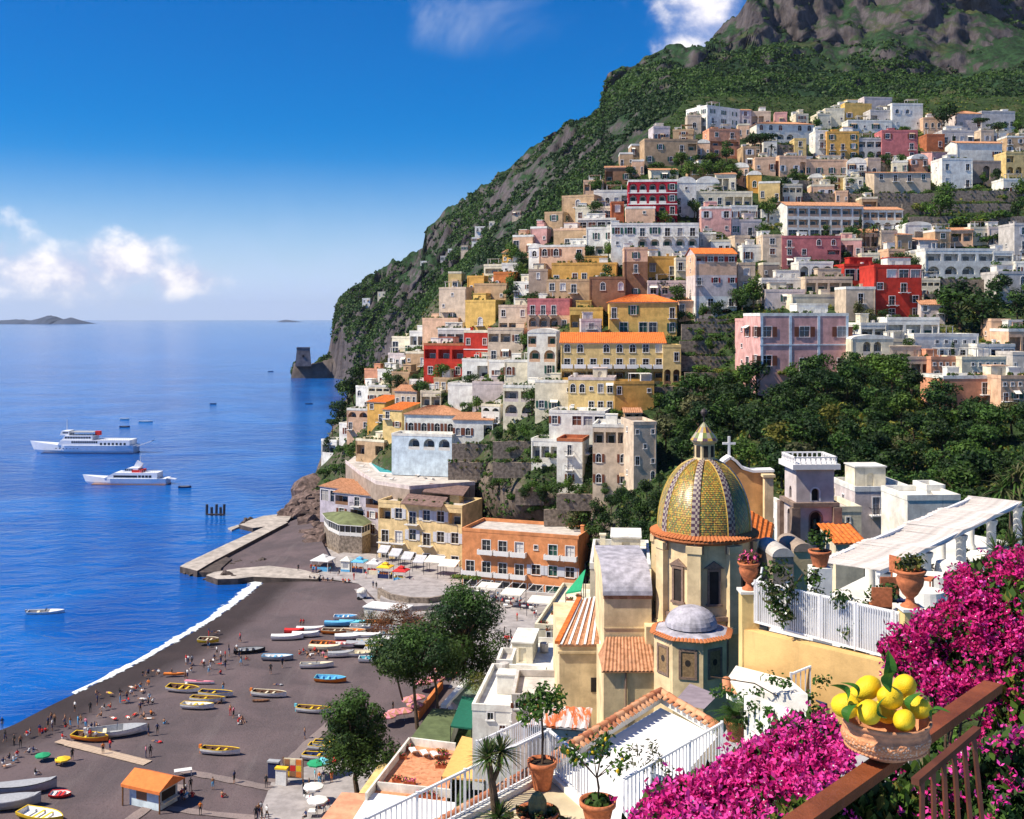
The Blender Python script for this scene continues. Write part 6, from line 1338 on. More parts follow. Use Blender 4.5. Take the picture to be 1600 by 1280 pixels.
def coping(parent, a, b2, wall_h, wdt=.5, rows=3, L=V3()):
  a, b2 = V3(a), V3(b2); d = b2-a; n = d.xy.to_3d().normalized(); s = V3((-n.y, n.x, 0)); ang = math.atan2(s.y, s.x)
  MB_ = MB(); MB_.bar(a+V3((0, 0, wall_h/2)), b2+V3((0, 0, wall_h/2)), .16, wall_h); MB_.obj('parapet', KERB, parent)
  k = int(d.length/.24)
  for i in range(k):
    for r_, sg in ((0, 1), (1, -1)):
      p = a+d*((i+.5)/k)+s*(sg*.10)+V3((0, 0, wall_h+.05)); o = O('tile', random.choice(COPM), parent, p); o.rotation_euler = (0, R(20+random.uniform(-4, 4)), ang+(0 if sg > 0 else math.pi)+random.uniform(-.06, .06)); o.scale = (.6, .9, .7)
  for i in range(int(d.length/.42)): o = O('ridge_tile', random.choice(COPM), parent, a+d*((i+.5)/int(d.length/.42))+V3((0, 0, wall_h+.09))); o.rotation_euler = (0, -math.asin(d.normalized().z), math.atan2(d.y, d.x)+random.uniform(-.05, .05))
hi = V3((0, 0, .75))
coping(wr, poly[0], poly[1]+V3((0, 0, .1)), .22); coping(wr, poly[1]+V3((0, 0, .1)), poly[2]+V3((0, 0, .2)), .25); coping(wr, poly[2]+V3((0, 0, .2)), poly[3], .22); land('white gable roof', 1010, 1170, wr, 90, 60)
# pots with plants
def pot_mesh(r, hgt, lip=True):
  mb = MB(); mb.lathe([(r*.62, 0), (r*.9, hgt*.78), (r*.92, hgt*.8), (r*1.04, hgt*.81), (r*1.06, hgt), (r*.94, hgt), (r*.9, hgt*.9), (r*.88, hgt*.9)], 26); mb.face([(r*.62*math.cos(-a*.5), r*.62*math.sin(-a*.5), 0) for a in range(12)]); return mb.mesh('pot', POT, True)
SOIL = M('potting_soil', (.045, .03, .02), .95, .4, 9, .6)
def pot(label, p, r, hgt, cat='potted plant', name='potted_plant'):
  t = thing(name, label, cat, p); O('pot', pot_mesh(r, hgt), t); mb = MB(); mb.face([(r*.9*math.cos(2*math.pi*a/16), r*.9*math.sin(2*math.pi*a/16), hgt*.88) for a in range(16)]); O('soil', mb.mesh('soil', SOIL), t); return t
t = pot('tall clipped citrus tree in a terracotta pot at the railing corner', Pz(847, 1232, ZT), .31, .62);
O('trunk', MB().tube([(0, 0, .5), (.02, 0, 1.1), (-.01, .01, 1.62)], [.035, .03, .02]).mesh('trunk', STEM), t)
cc, qq = [(0, 0, 1.95), (.3, 0, 1.85), (-.32, .05, 1.9), (.05, .25, 2.05), (-.1, -.2, 1.75), (-.42, 0, 1.55), (.35, .1, 2.1)], [.26, .22, .24, .22, .2, .16, .18]
O('foliage', np_mesh('foliage', leaf_cloud(cc, qq, 620, .07, .5, 3), 4, [LG, LB, LY], np.random.choice(3, 620, p=[.55, .35, .1])), t)
t = pot('lemon tree with small leaves in a terracotta pot at the bottom edge', Pz(934, 1292, ZT), .36, .55)
O('trunk', MB().tube([(0, 0, .45), (.02, 0, .8), (-.02, 0, 1.05)], [.03, .028, .022]).mesh('trunk', STEM), t); br = MB(); cc = []
for a, e, l in ((0, .7, .75), (1.2, .9, .8), (2.4, .5, .7), (3.4, .8, 1.0), (4.4, 1.1, .9), (5.4, .6, .8), (.5, 1.3, .9)): d = V3((math.cos(a)*math.cos(e), math.sin(a)*math.cos(e), math.sin(e)))*l; br.tube([(-.02, 0, 1.0), V3((-.02, 0, 1.0))+d*.55+V3((0, 0, .04)), V3((-.02, 0, 1.0))+d], [.014, .009, .004], 5); cc += [tuple(V3((-.02, 0, 1.0))+d), tuple(V3((-.02, 0, 1.0))+d*.7)]
O('branches', br.mesh('branches', STEM), t); O('foliage', np_mesh('foliage', leaf_cloud(cc, [.2]*len(cc), 330, .075, .5, 8, shell=.2), 4, [LG, LB, LD], np.random.choice(3, 330, p=[.5, .3, .2])), t)
for k in range(7): c_ = cc[k*2]; O('lemon', MB().lathe([(.001, -.05), (.03, -.03), (.036, 0), (.03, .03), (.008, .05)], 8).mesh('lemon', CLR['yellow']), t, (c_[0]*.9, c_[1]*.9-.05, c_[2]-.1))
O('low_leaves', np_mesh('low_leaves', leaf_cloud([(0, 0, .52)], [(.28, .28, .1)], 90, .09, .6, 2), 4, [LG]), t)
t = pot('sago palm with arching fronds in a terracotta pot on the white wall', P(1150, 1157, 25.8), .27, .5); fv = []
for i in range(44):
  a = random.uniform(0, 6.28); e = random.uniform(.05, 1.25); Lf = random.uniform(.62, .95); dr = V3((math.cos(a)*math.cos(e), math.sin(a)*math.cos(e), math.sin(e))); sd = V3((-math.sin(a), math.cos(a), 0)); p0 = V3((0, 0, .52))
  for j in range(14):
    f = (j+2)/16; c_ = p0+dr*(Lf*f)-V3((0, 0, .42*f*f)); w_ = .13*(1-abs(f-.45)*1.3); tg = (dr-V3((0, 0, .84*f))).normalized()
    for s_ in (-1, 1): e_ = c_+sd*(s_*w_)+tg*.06-V3((0, 0, .02)); fv += [c_, c_+tg*.022, e_+tg*.01, e_]
O('fronds', np_mesh('fronds', [tuple(x) for x in fv], 4, [LG]), t); O('trunk', MB().lathe([(.12, .4), (.14, .5), (.1, .6), (.03, .64)], 10).mesh('trunk', STEM), t)
t = thing('succulent_planter', 'squat ribbed cactus in a round bed of small succulents', 'cactus', Pz(840, 1288, ZT)); mb = MB(); mb.lathe([(.15, .15), (.19, .3), (.17, .48), (.1, .62), (.02, .68)], 26)
mb.v = [(x*(1+.10*(k % 2)), y*(1+.10*(k % 2)), z) for k, (x, y, z) in enumerate(mb.v)]; O('cactus', mb.mesh('cactus', M('cactus_skin', (.15, .15, .07), .8, .3, 8)), t)
O('bowl', pot_mesh(.42, .28), t); O('succulents', np_mesh('succulents', leaf_cloud([(.3, 0, .28), (-.3, 0, .28), (0, .3, .28), (0, -.3, .28), (-.6, .05, .15), (-.75, -.1, .1), (.5, -.1, .1)], [(.14, .14, .09)]*7, 420, .06, .55, 5), 4, [LY, LO, LG, LR], np.random.choice(4, 420)), t)
def spiky(root, p, L_, n, w_, seed, droop=.25):
  r = random.Random(seed); fv = []
  for i in range(n):
    a = r.uniform(0, 6.283); e = r.uniform(-.35, 1.45); l = L_*r.uniform(.75, 1.1); dr = V3((math.cos(a)*math.cos(e), math.sin(a)*math.cos(e), math.sin(e))); sd = V3((-math.sin(a), math.cos(a), 0))*w_
    pts = [p+dr*(l*f)-V3((0, 0, droop*l*f*f)) for f in (0, .4, .75, 1)]
    for j in range(3): k0, k1 = (.7, 1, .65, .03)[j], (.7, 1, .65, .03)[j+1]; fv += [pts[j]-sd*k0, pts[j]+sd*k0, pts[j+1]+sd*k1, pts[j+1]-sd*k1]
  return O('leaf_rosette', np_mesh('leaf_rosette', [tuple(x) for x in fv], 4, [LO, LG], np.random.choice(2, len(fv)//4)), root)
t = thing('dracaena', 'spiky dragon tree with a forked bare trunk behind the seaward railing', 'dragon tree', Pz(770, 1300, ZT)); tk = MB().tube([(0, 0, -.4), (.05, 0, .5), (-.02, 0, 1.05), (-.1, 0, 1.5)], [.11, .09, .075, .06], 8); tk.tube([(-.01, 0, 1.0), (.12, 0, 1.3), (.17, 0, 1.62)], [.06, .05, .045], 7); O('trunk', tk.mesh('trunk', STEM), t)
spiky(t, V3((-.1, 0, 1.5)), .55, 150, .016, 1); spiky(t, V3((.17, 0, 1.62)), .5, 130, .016, 2); spiky(t, V3((.12, -.1, .35)), .55, 90, .016, 4)
t = thing('olive_shrub', 'thin grey green olive shrub growing up against the white gable roof', 'shrub', Pz(1010, 1262, ZT)); O('stem', MB().tube([(0, 0, 0), (.03, 0, .5), (-.02, 0, 1.0)], [.02, .015, .006]).mesh('stem', STEM), t); O('foliage', np_mesh('foliage', leaf_cloud([(0, 0, .9), (.3, 0, 1.0), (-.3, 0, .95), (.12, 0, 1.25), (-.2, .1, 1.2), (.45, 0, .75)], [.2]*6, 300, .05, .35, 6, shell=.1), 4, [LO]), t)
# grey parasol, chair, table terrace
t = thing('deck_chair', 'edge of a dark blue deck chair behind the bougainvillea', 'deck chair', Pz(1040, 1238, ZT)); mb = MB(); mb.bar((-.3, 0, .3), (.45, -.1, .12), .5, .05); O('seat', mb.mesh('seat', CLR['navy']), t); O('frame', MB().bar((-.32, 0, 0), (-.3, 0, .6), .04).mesh('frame', FRAME), t)
uf = slab('garden_terrace', 'grey paved garden terrace with a table behind the vine wall', 'terrace', [Pz(x, y, ZT-.01) for x, y in ((1128, 1150), (1175, 1085), (1300, 1065), (1420, 1080), (1420, 1240), (1190, 1230), (1135, 1200))], 1.5, M('grey_paving', (.36, .35, .36), .9, .15, 1.2, .2), KERB)
t = thing('table', 'round white garden table on the terrace behind the lemons', 'table', Pz(1302, 1103, ZT)); mb = MB(); mb.lathe([(.001, .74), (.44, .74), (.44, .70), (.001, .69)], 28); O('table_top', mb.mesh('table_top', WP), t); O('leg', MB().tube([(0, 0, 0), (0, 0, .69)], .05).mesh('leg', WP), t)
t = thing('garden_chair', 'navy blue folding chair beside the round white table', 'chair', Pz(1290, 1122, ZT), .4); O('seat', MB().box(-.2, .2, -.2, .2, .42, .46).mesh('seat', CLR['navy']), t); O('backrest', MB().box(-.2, .2, .19, .22, .5, .85).mesh('backrest', CLR['navy']), t)
for sx in (-.18, .18):
  for sy in (-.18, .2): O('leg', MB().box(sx-.015, sx+.015, sy-.015, sy+.015, 0, .42).mesh('leg', METAL), t)
pw_ = thing('wall', 'whitewashed garden wall with ivy trailing over it beside the sago palm', 'wall', P(1170, 1162, 25.2)); a, b2 = P(1170, 1086, 25.2)-pw_.location, P(1275, 1128, 22.2)-pw_.location
mb = MB(); s_ = (b2-a).cross(V3((0, 0, 1))).normalized()*.12; mb.prism([(a-s_).xy, (b2-s_).xy, (b2+s_).xy, (a+s_).xy][::-1], -1.5, [b2.z*0+a.z, b2.z, b2.z, a.z][::-1]); mb.obj('masonry', ST('white'), pw_)
r_ = random.Random(4); iv = []
for k in range(26): f = r_.random(); p = a.lerp(b2, f)+s_*1.6; iv.append((p.x, p.y-.05, p.z-r_.uniform(0, 1.0)*(.9)))
O('ivy', np_mesh('ivy', leaf_cloud(iv, [(.14, .04, .16)]*26, 420, .055, .7, 7, shell=.1), 4, [LG, LB]), pw_)
t = thing('vine', 'loose climbing vine with small leaves along the top of the white ledge', 'vine', P(1180, 1070, 27)); O('foliage', np_mesh('foliage', leaf_cloud([(x*.32-.9, r_.uniform(-.2, .2), r_.uniform(-.45, .4)) for x in range(9)]+[(.9, 0, -.7), (1.3, 0, -.9), (1.5, 0, -.6)], [(.26, .2, .2)]*12, 420, .065, .6, 9, shell=.1), 4, [LG, LO, LB]), t); O('stem', MB().tube([(-1.1, 0, .2), (0, .1, 0), (1.5, 0, -.8)], .015).mesh('stem', STEM), t)
slab('white_ledge', 'white plastered ledge with terracotta tile tips beneath the ochre wall', 'ledge', [P(1135, 1062, 29), P(1150, 1040, 30.5), P(1235, 1062, 28), P(1262, 1085, 26.5), P(1180, 1082, 27.5)], .5, ST('white'))
tl = thing('tile_edge', 'short row of broken terracotta tiles along the white ledge', 'tiles', P(1140, 1066, 28.8))
for k in range(12): o = O('tile', COPM[k % 3], tl, (k*.19-.1, -k*.05-.1, -.06*k-.08)); o.rotation_euler = (0, R(25), R(-100))
mb = MB(); q = [P(x, y, 30.4) for x, y in ((1100, 1075), (1140, 1060))]; t = thing('mauve_canopy', 'small mauve flat roof beneath the apse chapel', 'roof', P(1080, 1110, 60)); mb.face([P(x, y, Y_)-t.location for x, y, Y_ in ((1052, 1098, 60), (1100, 1108, 58), (1122, 1086, 63), (1078, 1068, 66))]); O('sheet', mb.mesh('sheet', M('mauve_felt', (.30, .24, .26), .9, .2, 1)), t)
PAL['wallgold'] = (.66, .42, .17)
# ochre wall, white fence, urns
ow = thing('ochre_wall', 'high ochre garden wall under the white fence', 'wall', P(1165, 1000, 30.6)); L = ow.location; w0, w1 = P(1168, 962, 30.4)-L, P(1408, 1038, 26.6)-L; dn = (w1-w0).cross(V3((0, 0, 1))).normalized()*.2
MB().prism([(w0+dn).xy, (w1+dn).xy, (w1-dn).xy, (w0-dn).xy], -7, [w0.z-.35, w1.z, w1.z, w0.z-.35]).obj('masonry', ST('wallgold'), ow)
for k, (x, y, Y_) in enumerate(((1170, 925, 30.5), (1423, 952, 26.7))): p = P(x, y, Y_)-L; O('pillar', MB().box(p.x-.24, p.x+.24, p.y-.26, p.y+.22, -7, p.z).mesh('pillar', ST('gold')), ow); O('pillar_cap', MB().box(p.x-.29, p.x+.29, p.y-.31, p.y+.27, p.z, p.z+.07).mesh('pillar_cap', KERB), ow)
fc = thing('white_fence', 'white metal fence of thin upright bars on the ochre wall', 'fence', P(1180, 976, 30.2)); L = fc.location; f0, f1 = V3((0, 0, 0)), P(1404, 1036, 26.8)-L; u0, u1 = P(1182, 908, 30.2)-L, P(1406, 958, 26.8)-L
O('top_rail', MB().bar(u0, u1, .05, .05).mesh('top_rail', WP), fc); O('bottom_rail', MB().bar(f0+V3((0, 0, .08)), f1+V3((0, 0, .08)), .05, .05).mesh('bottom_rail', WP), fc)
n_ = 62
for i in range(n_+1):
  p, q = f0.lerp(f1, i/n_)+V3((0, 0, .05)), u0.lerp(u1, i/n_); o = O('bar', BARM, fc, p); o.scale = (1.2, 1.2, (q-p).z) if i % 15 else (2.6, 2.6, (q-p).z+.03)
mb = MB(); tk = V3((.05, .12, 0)); mb.face((f0+tk, f1+tk, u1+tk-V3((0, 0, .05)), u0+tk-V3((0, 0, .05)))); O('backing_screen', mb.mesh('backing_screen', M('shade_grey_screen', (.40, .40, .44), .8, .06, 2)), fc)  # sheet behind the bars, its grey painted in for the shade seen between them
O('swan_neck', MB().tube([u0+V3((-.12, 0, -.1)), u0+V3((0, 0, 0)), u0+V3((.12, 0, .12)), u0+V3((.16, 0, .38))], .035).mesh('swan_neck', WP), fc)
def urn(label, p, s, flower):
  t = thing('urn', label, 'urn', p); t.scale = (s, s, s); mb = MB(); mb.lathe([(.2, 0), (.2, .06), (.1, .12), (.08, .22), (.16, .30), (.27, .5), (.29, .62), (.26, .7), (.32, .76), (.34, .82), (.28, .82), (.24, .74), (.001, .72)], 22); O('vase', mb.mesh('vase', POT, True), t)
  O('plant', np_mesh('plant', leaf_cloud([(0, 0, .95), (.15, 0, 1.0), (-.15, 0, .95)], [.2]*3, 240, .06, .6, int(s*50), shell=.1), 4, flower, np.random.choice(len(flower), 240)), t); return t
urn('terracotta urn of faded flowers on the pillar beside the dome', P(1170, 922, 30.5), .95, [LO, FLW['pink'], LR]); urn('big terracotta urn with trailing grass on the pillar next to the bougainvillea', P(1422, 950, 26.7), 1.15, [LY, LO, LG])
t = pot('terracotta pot with a small shrub on the terrace edge beside the pergola', P(1281, 885, 34), .34, .5); O('foliage', np_mesh('foliage', leaf_cloud([(0, 0, .8), (.2, 0, .9), (-.2, 0, .9)], [.25]*3, 160, .08, .6, 3), 4, [LG, LB]), t); O('plinth', MB().box(-.3, .3, -.3, .3, -4, -.002).mesh('plinth', KERB), t)
for k, (c0, nm) in enumerate((((1235, 925), 'trailing rose bush over the white fence near the dome'), ((1345, 965), 'trailing rose bush over the middle of the white fence'))):
  p = P(c0[0], c0[1], 29.2-k*1.0); t = thing('climbing_rose', nm, 'rose bush', p); O('foliage', np_mesh('foliage', leaf_cloud([(r_.uniform(-.75, .75), r_.uniform(-.25, .1), r_.uniform(-.6, .7)) for _ in range(16)], [.27]*16, 1100, .07, .55, k+20, shell=.1), 4, [LG, LD, LO, FLW['white']], np.random.choice(4, 1100, p=[.5, .25, .22, .03])), t); O('stem', MB().tube([(-.2, .1, -.9), (0, 0, 0), (.3, -.1, .5)], .02).mesh('stem', STEM), t)
t = thing('clipped_bay_tree', 'small clipped bay tree on a bare stem in front of the white fence', 'bay tree', Pz(1337, 1092, ZT)); O('stem', MB().tube([(0, 0, 0), (.02, 0, .6), (0, 0, 1.15)], [.03, .025, .02]).mesh('stem', STEM), t); O('crown', np_mesh('crown', leaf_cloud([(0, 0, 1.35), (.22, 0, 1.3), (-.22, 0, 1.38), (0, .1, 1.5), (-.1, 0, 1.18)], [.2, .16, .16, .17, .15], 420, .06, .55, 5), 4, [LG, LB, LD], np.random.choice(3, 420)), t); O('pot', pot_mesh(.2, .32), t)
railing('white stair railing rising towards the clipped bay tree', Pz(1236, 1118, ZT), P(1326, 1082, 28.5), 1.08, .13, kerb=False)
railing('white railing in front of the ochre wall behind the lemons', P(1328, 1083, 28.4), P(1420, 1110, 26.5), 1.0, .13, kerb=False)
# pergola with the straw mats
pgt = slab('pergola_terrace', 'white paved hotel terrace under the straw pergola', 'terrace', [V3((11.0, 33, 49.2)), V3((26, 49.5, 49.2)), V3((22.5, 55, 49.2)), V3((9.5, 39, 49.2)), V3((7.5, 34.5, 49.2))], 1.6, ST('white'))
pe = thing('pergola', 'long white pergola roofed with pale straw matting on the hotel terrace', 'pergola', (12, 36.5, 49.2)); L = pe.location; land('straw pergola', 1440, 830, pe, 150, 55)
MATM = M('straw_matting', (.68, .61, .55), .95, .3, 2.5, .5, stretch=1); d = V3((11, 13.5, 0)).normalized(); s_ = V3((-d.y, d.x, 0)); A0 = V3((12.3, 36.2, 51.5))-L; Ln = 17.6; W_ = 2.35
SLAT = MB().box(0, W_, -.062, .062, 0, .03).mesh('slat', MATM)
for k in range(110):
  f = k/110; seg = math.sin(f*4*math.pi*1.0)*.05-.12*abs(math.sin(f*4*math.pi)); o = O('slat', SLAT, pe, A0+d*(Ln*f)+V3((0, 0, .10+seg))); o.rotation_euler = (random.uniform(-.05, .05), random.uniform(-.012, .012), math.atan2(s_.y, s_.x)+random.uniform(-.012, .012)); o.scale = (1+random.uniform(-.01, .02), 1.02, 1)
for e in (.12, W_-.15): O('beam', MB().bar(A0+s_*e, A0+s_*e+d*Ln, .14, .16).mesh('beam', WP), pe)
COLM = MB().lathe([(.26, 0), (.26, .15), (.19, .25), (.19, 1.95), (.24, 2.05), (.26, 2.2)], 14).mesh('column', ST('white'), True)
for k in range(5):
  O('column', COLM, pe, A0+d*(.6+Ln*.235*k)+s_*.12-V3((0, 0, A0.z))); O('column', COLM, pe, A0+d*(.6+Ln*.235*k)+s_*(W_-.15)-V3((0, 0, A0.z)))
  if k: O('climber', np_mesh('climber', leaf_cloud([(.2, 0, .5), (.2, .1, 1.1), (.15, 0, 1.6)], [.16]*3, 90, .06, .6, k), 4, [LR, LO, LG], np.random.choice(3, 90)), pe, A0+d*(.75+Ln*.235*k)+s_*.12-V3((0, 0, A0.z)))
pr_ = thing('scalloped_parapet', 'white scalloped parapet along the pergola terrace', 'parapet', (12, 35.5, 49.2)); mb = MB(); B0 = V3((11.6, 34.2, 49.2))-pr_.location; d2 = V3((13.6, 15.3, 0)).normalized(); n2 = V3((d2.y, -d2.x, 0))*.12; K = 60
for i in range(K):
  h0, h1 = .75+.22*abs(math.sin(i*.42)), .75+.22*abs(math.sin((i+1)*.42)); a, b2 = B0+d2*(19*i/K), B0+d2*(19*(i+1)/K); up0, up1 = V3((0, 0, h0)), V3((0, 0, h1)); mb.face((a+n2, b2+n2, b2+n2+up1, a+n2+up0)); mb.face((a+n2+up0, b2+n2+up1, b2-n2+up1, a-n2+up0)); mb.face((b2-n2, a-n2, a-n2+up0, b2-n2+up1))
mb.obj('wall', ST('white'), pr_)
for k, (x, y, Y_) in enumerate(((1462, 905, 36), (1448, 930, 33), (1485, 885, 40))):
  t = thing('dining_table', ['dining table under a white cloth on the pergola terrace, nearest the big urn', 'round dining table with white cloth below the pergola columns', 'far dining table with white cloth by the scalloped parapet'][k], 'table', P(x, y, Y_)-V3((0, 0, .6))); mb = MB(); mb.lathe([(.001, .75), (.5, .75), (.56, .4), (.62, .05)], 18); O('tablecloth', mb.mesh('tablecloth', ST('white')), t); O('leg', MB().tube([(0, 0, 0), (0, 0, .74)], .05).mesh('leg', METAL), t)
for k, (x, y, Y_) in enumerate(((1395, 932, 28.5), (1445, 900, 34), (1408, 890, 35), (1375, 942, 28))): p = P(x, y, Y_); t = thing('chair', ['terracotta red chair with a blue cushion beside the big urn', 'brown wicker chair at the white dining table', 'brown wicker chair by the first pergola column', 'brown wicker chair behind the white fence'][k], 'chair', p-V3((0, 0, .5)), k); O('seat', MB().box(-.25, .25, -.25, .25, .4, .46).mesh('seat', CLR['navy'] if k == 0 else POT), t); O('backrest', MB().box(-.25, .25, .22, .27, .463, .95).mesh('backrest', POT), t); [O('leg', MB().box(a_-.02, a_+.02, b_-.02, b_+.02, 0, .4).mesh('leg', POT), t) for a_ in (-.2, .2) for b_ in (-.2, .2)]
t = thing('agave_clump', 'yellowish spiky clump with pink blossom beside the last pergola column', 'plant', P(1560, 880, 40)); [spiky(t, V3((q*.5, 0, .3+.3*q)), 1.1, 70, .03, 30+q) for q in range(3)]
t = thing('palm', 'drooping palm at the dark edge beyond the pergola', 'palm', P(1582, 800, 70)); [spiky(t, V3((q*.8-.6, 0, 1.5+.6*q)), 2.2, 60, .06, 40+q, .5) for q in range(3)]; O('trunk', MB().tube([(0, 0, -4), (.2, 0, 2.5)], .3).mesh('trunk', STEM), t)

# ------------------------------------------------------------------ the railing with the lemon bowl
RW = M('varnished_red_timber', (.20, .055, .02), .45, .35, 3, .25, stretch=1)
tr_ = thing('timber_railing', 'reddish brown timber handrail carrying the bowl of lemons', 'railing', (1.45, 4.22, 57.2)); L = tr_.location
ra, rb2 = P(1225, 1303, 3.62), P(1552, 1080, 5.1); rb2.z = ra.z-.01; dr = (rb2-ra).normalized()
O('handrail', MB().bar(ra-L, rb2-L, .082, .04).mesh('handrail', RW), tr_);
for f in (.02,): O('post', MB().box(-.04, .04, -.04, .04, -1.1, -.025).mesh('post', RW), tr_, ra.lerp(rb2, f)-L)
RW2 = M('dark_brown_timber', (.12, .04, .02), .5, .35, 3)  # darker brown timber for the lower railing
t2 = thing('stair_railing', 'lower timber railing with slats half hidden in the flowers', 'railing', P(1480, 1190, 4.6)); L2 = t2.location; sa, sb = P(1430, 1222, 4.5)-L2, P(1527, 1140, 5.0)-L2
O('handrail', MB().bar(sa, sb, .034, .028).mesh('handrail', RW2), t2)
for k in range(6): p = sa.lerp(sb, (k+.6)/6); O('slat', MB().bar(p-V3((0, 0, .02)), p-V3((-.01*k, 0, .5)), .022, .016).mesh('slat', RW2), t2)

bw = thing('lemon_bowl', 'wide terracotta bowl with carved band standing on the timber handrail', 'bowl', (1.447, 4.215, ra.z+.026)); BOWL = M('pale_terracotta', (.60, .27, .13), .8, .22, 30, .3)
m, n, b = base_mat('carved_terracotta'); tcx = n.n('ShaderNodeTexCoord').outputs['Object']; vz = n.n('ShaderNodeTexVoronoi', Vector=tcx, Scale=95.0).outputs[0]; vn2 = n.noise(tcx, 60, 5, .7)
setin(n, b, 'Base Color', n.mix(n.ramp(n.m('ADD', vz, n.m('MULTIPLY', vn2, .4)), .35, .75), (.66, .46, .30), (.55, .22, .09))); b.inputs['Roughness'].default_value = .9; bp = n.n('ShaderNodeBump', Strength=.9, Distance=.006, Height=vz); n.t.links.new(bp.outputs[0], b.inputs['Normal']); CARV = m
mb = MB(); mb.lathe([(.001, .0), (.085, 0), (.10, .008), (.145, .035)], 44, 0); mb.lathe([(.145, .035), (.163, .058), (.168, .075), (.163, .092)], 44, 1); mb.lathe([(.163, .092), (.157, .098), (.156, .106), (.160, .112), (.160, .119), (.157, .124), (.166, .131), (.171, .138), (.169, .146), (.161, .146), (.152, .125), (.14, .07), (.001, .05)], 44, 0); O('vessel', mb.mesh('vessel', [BOWL, CARV], True), bw)
SC = MB().lathe([(.001, -.006), (.009, -.003), (.010, .002), (.006, .006), (.001, .007)], 8).mesh('scallop', BOWL, True)
for k in range(56): a = 2*math.pi*k/56; O('scallop', SC, bw, (.147*math.cos(a), .147*math.sin(a), .038))
m, n, b = base_mat('lemon_peel'); tcx = n.n('ShaderNodeTexCoord').outputs['Object']; vv = n.n('ShaderNodeTexVoronoi', Vector=tcx, Scale=260.0).outputs[0]; fz = n.noise(tcx, 14, 3, .5)
setin(n, b, 'Base Color', n.mix(n.ramp(fz, .3, .7), (.72, .45, .008), (.82, .60, .02))); b.inputs['Roughness'].default_value = .55; b.inputs['Specular IOR Level'].default_value = .3; bp = n.n('ShaderNodeBump', Strength=.6, Distance=.002, Height=vv); n.t.links.new(bp.outputs[0], b.inputs['Normal']); LEM = m
mb = MB(); pr = [(.0006, -.062), (.008, -.060), (.015, -.052), (.030, -.042), (.040, -.025), (.0445, -.004), (.043, .018), (.035, .036), (.022, .048), (.011, .054), (.005, .056), (.0006, .056)]; mb.lathe(pr, 26); mb.v = [tuple(V3(v)*(1+.05*noise.noise(V3(v)*22))) for v in mb.v]; LMESH = mb.mesh('lemon', LEM, True)
lp = [((1322, 1103), 4.14, (80, 0, 40), 1.05, 'leftmost lemon, resting against the rim'), ((1358, 1113), 4.08, (95, 10, -20), 1.0, 'lemon lying low at the middle front of the bowl'), ((1356, 1075), 4.24, (60, 0, 100), .98, 'round lemon at the top of the pile above the low front one'), ((1391, 1090), 4.17, (70, 20, -60), 1.0, 'big lemon in the centre of the pile with its tip turned down'), ((1413, 1073), 4.32, (40, 0, 30), .98, 'high lemon behind the largest leaf'), ((1432, 1105), 4.2, (85, 0, -110), .98, 'lemon on the stair side rim pointing outwards'), ((1413, 1126), 4.1, (90, 0, -30), .9, 'lemon half sunk in the front rim under the small leaf'), ((1340, 1090), 4.33, (30, 0, 0), .9, 'lemon hidden at the back beside the fallen leaf'), ((1383, 1112), 4.3, (80, 0, 200), .95, 'lemon buried in the middle of the bowl')]
LE = [tag(O('lemon', LMESH, None, P(*c_, Y_)), 'yellow '+nm, 'lemon', 'lemons in the terracotta bowl') for c_, Y_, _, _, nm in lp]
for o, (_, _, e, s, _) in zip(LE, lp): o.rotation_euler = [R(q) for q in e]; o.scale = (s, s, s)
LFM = leafmat('lemon_leaf', (.05, .17, .022), .3)
def leaf_mesh(L_, w_, curl):
  mb = MB(); K = 7; rows_ = []
  for i in range(K+1):
    f = i/K; w2 = w_*math.sin(math.pi*min(1, f*.96+.03))**.8; z = -curl*(f-.4)**2*L_*2; rows_.append([(-w2, f*L_, z+w2*.35), (0, f*L_, z), (w2, f*L_, z+w2*.35)])
  for i in range(K):
    for j in range(2): mb.face((rows_[i][j], rows_[i][j+1], rows_[i+1][j+1], rows_[i+1][j]))
  return mb.mesh('leaf', LFM, True)
LF = [leaf_mesh(.10, .026, .5), leaf_mesh(.075, .022, .8)]
for k, (x, y, Y_, e, mi_) in enumerate(((1388, 1078, 4.12, (75, 10, 190), 0), (1385, 1062, 4.14, (100, 10, 10), 0), (1330, 1092, 4.05, (70, 40, 100), 1), (1320, 1128, 4.02, (70, 0, -60), 1), (1378, 1124, 4.02, (110, 0, 250), 1), (1418, 1112, 4.05, (80, 0, 280), 1), (1345, 1090, 4.1, (60, 0, 60), 1), (1450, 1118, 4.08, (50, 0, 230), 1))):
  o = O('lemon_leaf', LF[mi_], None, P(x, y, Y_)); o.rotation_euler = [R(q) for q in e]; tag(o, ['big dark glossy leaf standing between the top lemons', 'upright leaf tip behind the top lemons', 'leaf beside the leftmost lemon', 'pale leaf hanging over the rim under the leftmost lemon', 'leaf lying on the rim between two front lemons', 'small leaf on the stair side lemon', 'little leaf tucked behind the top lemon', 'leaf drooping over the stair side rim'][k], 'leaf', 'lemon leaves in the bowl')
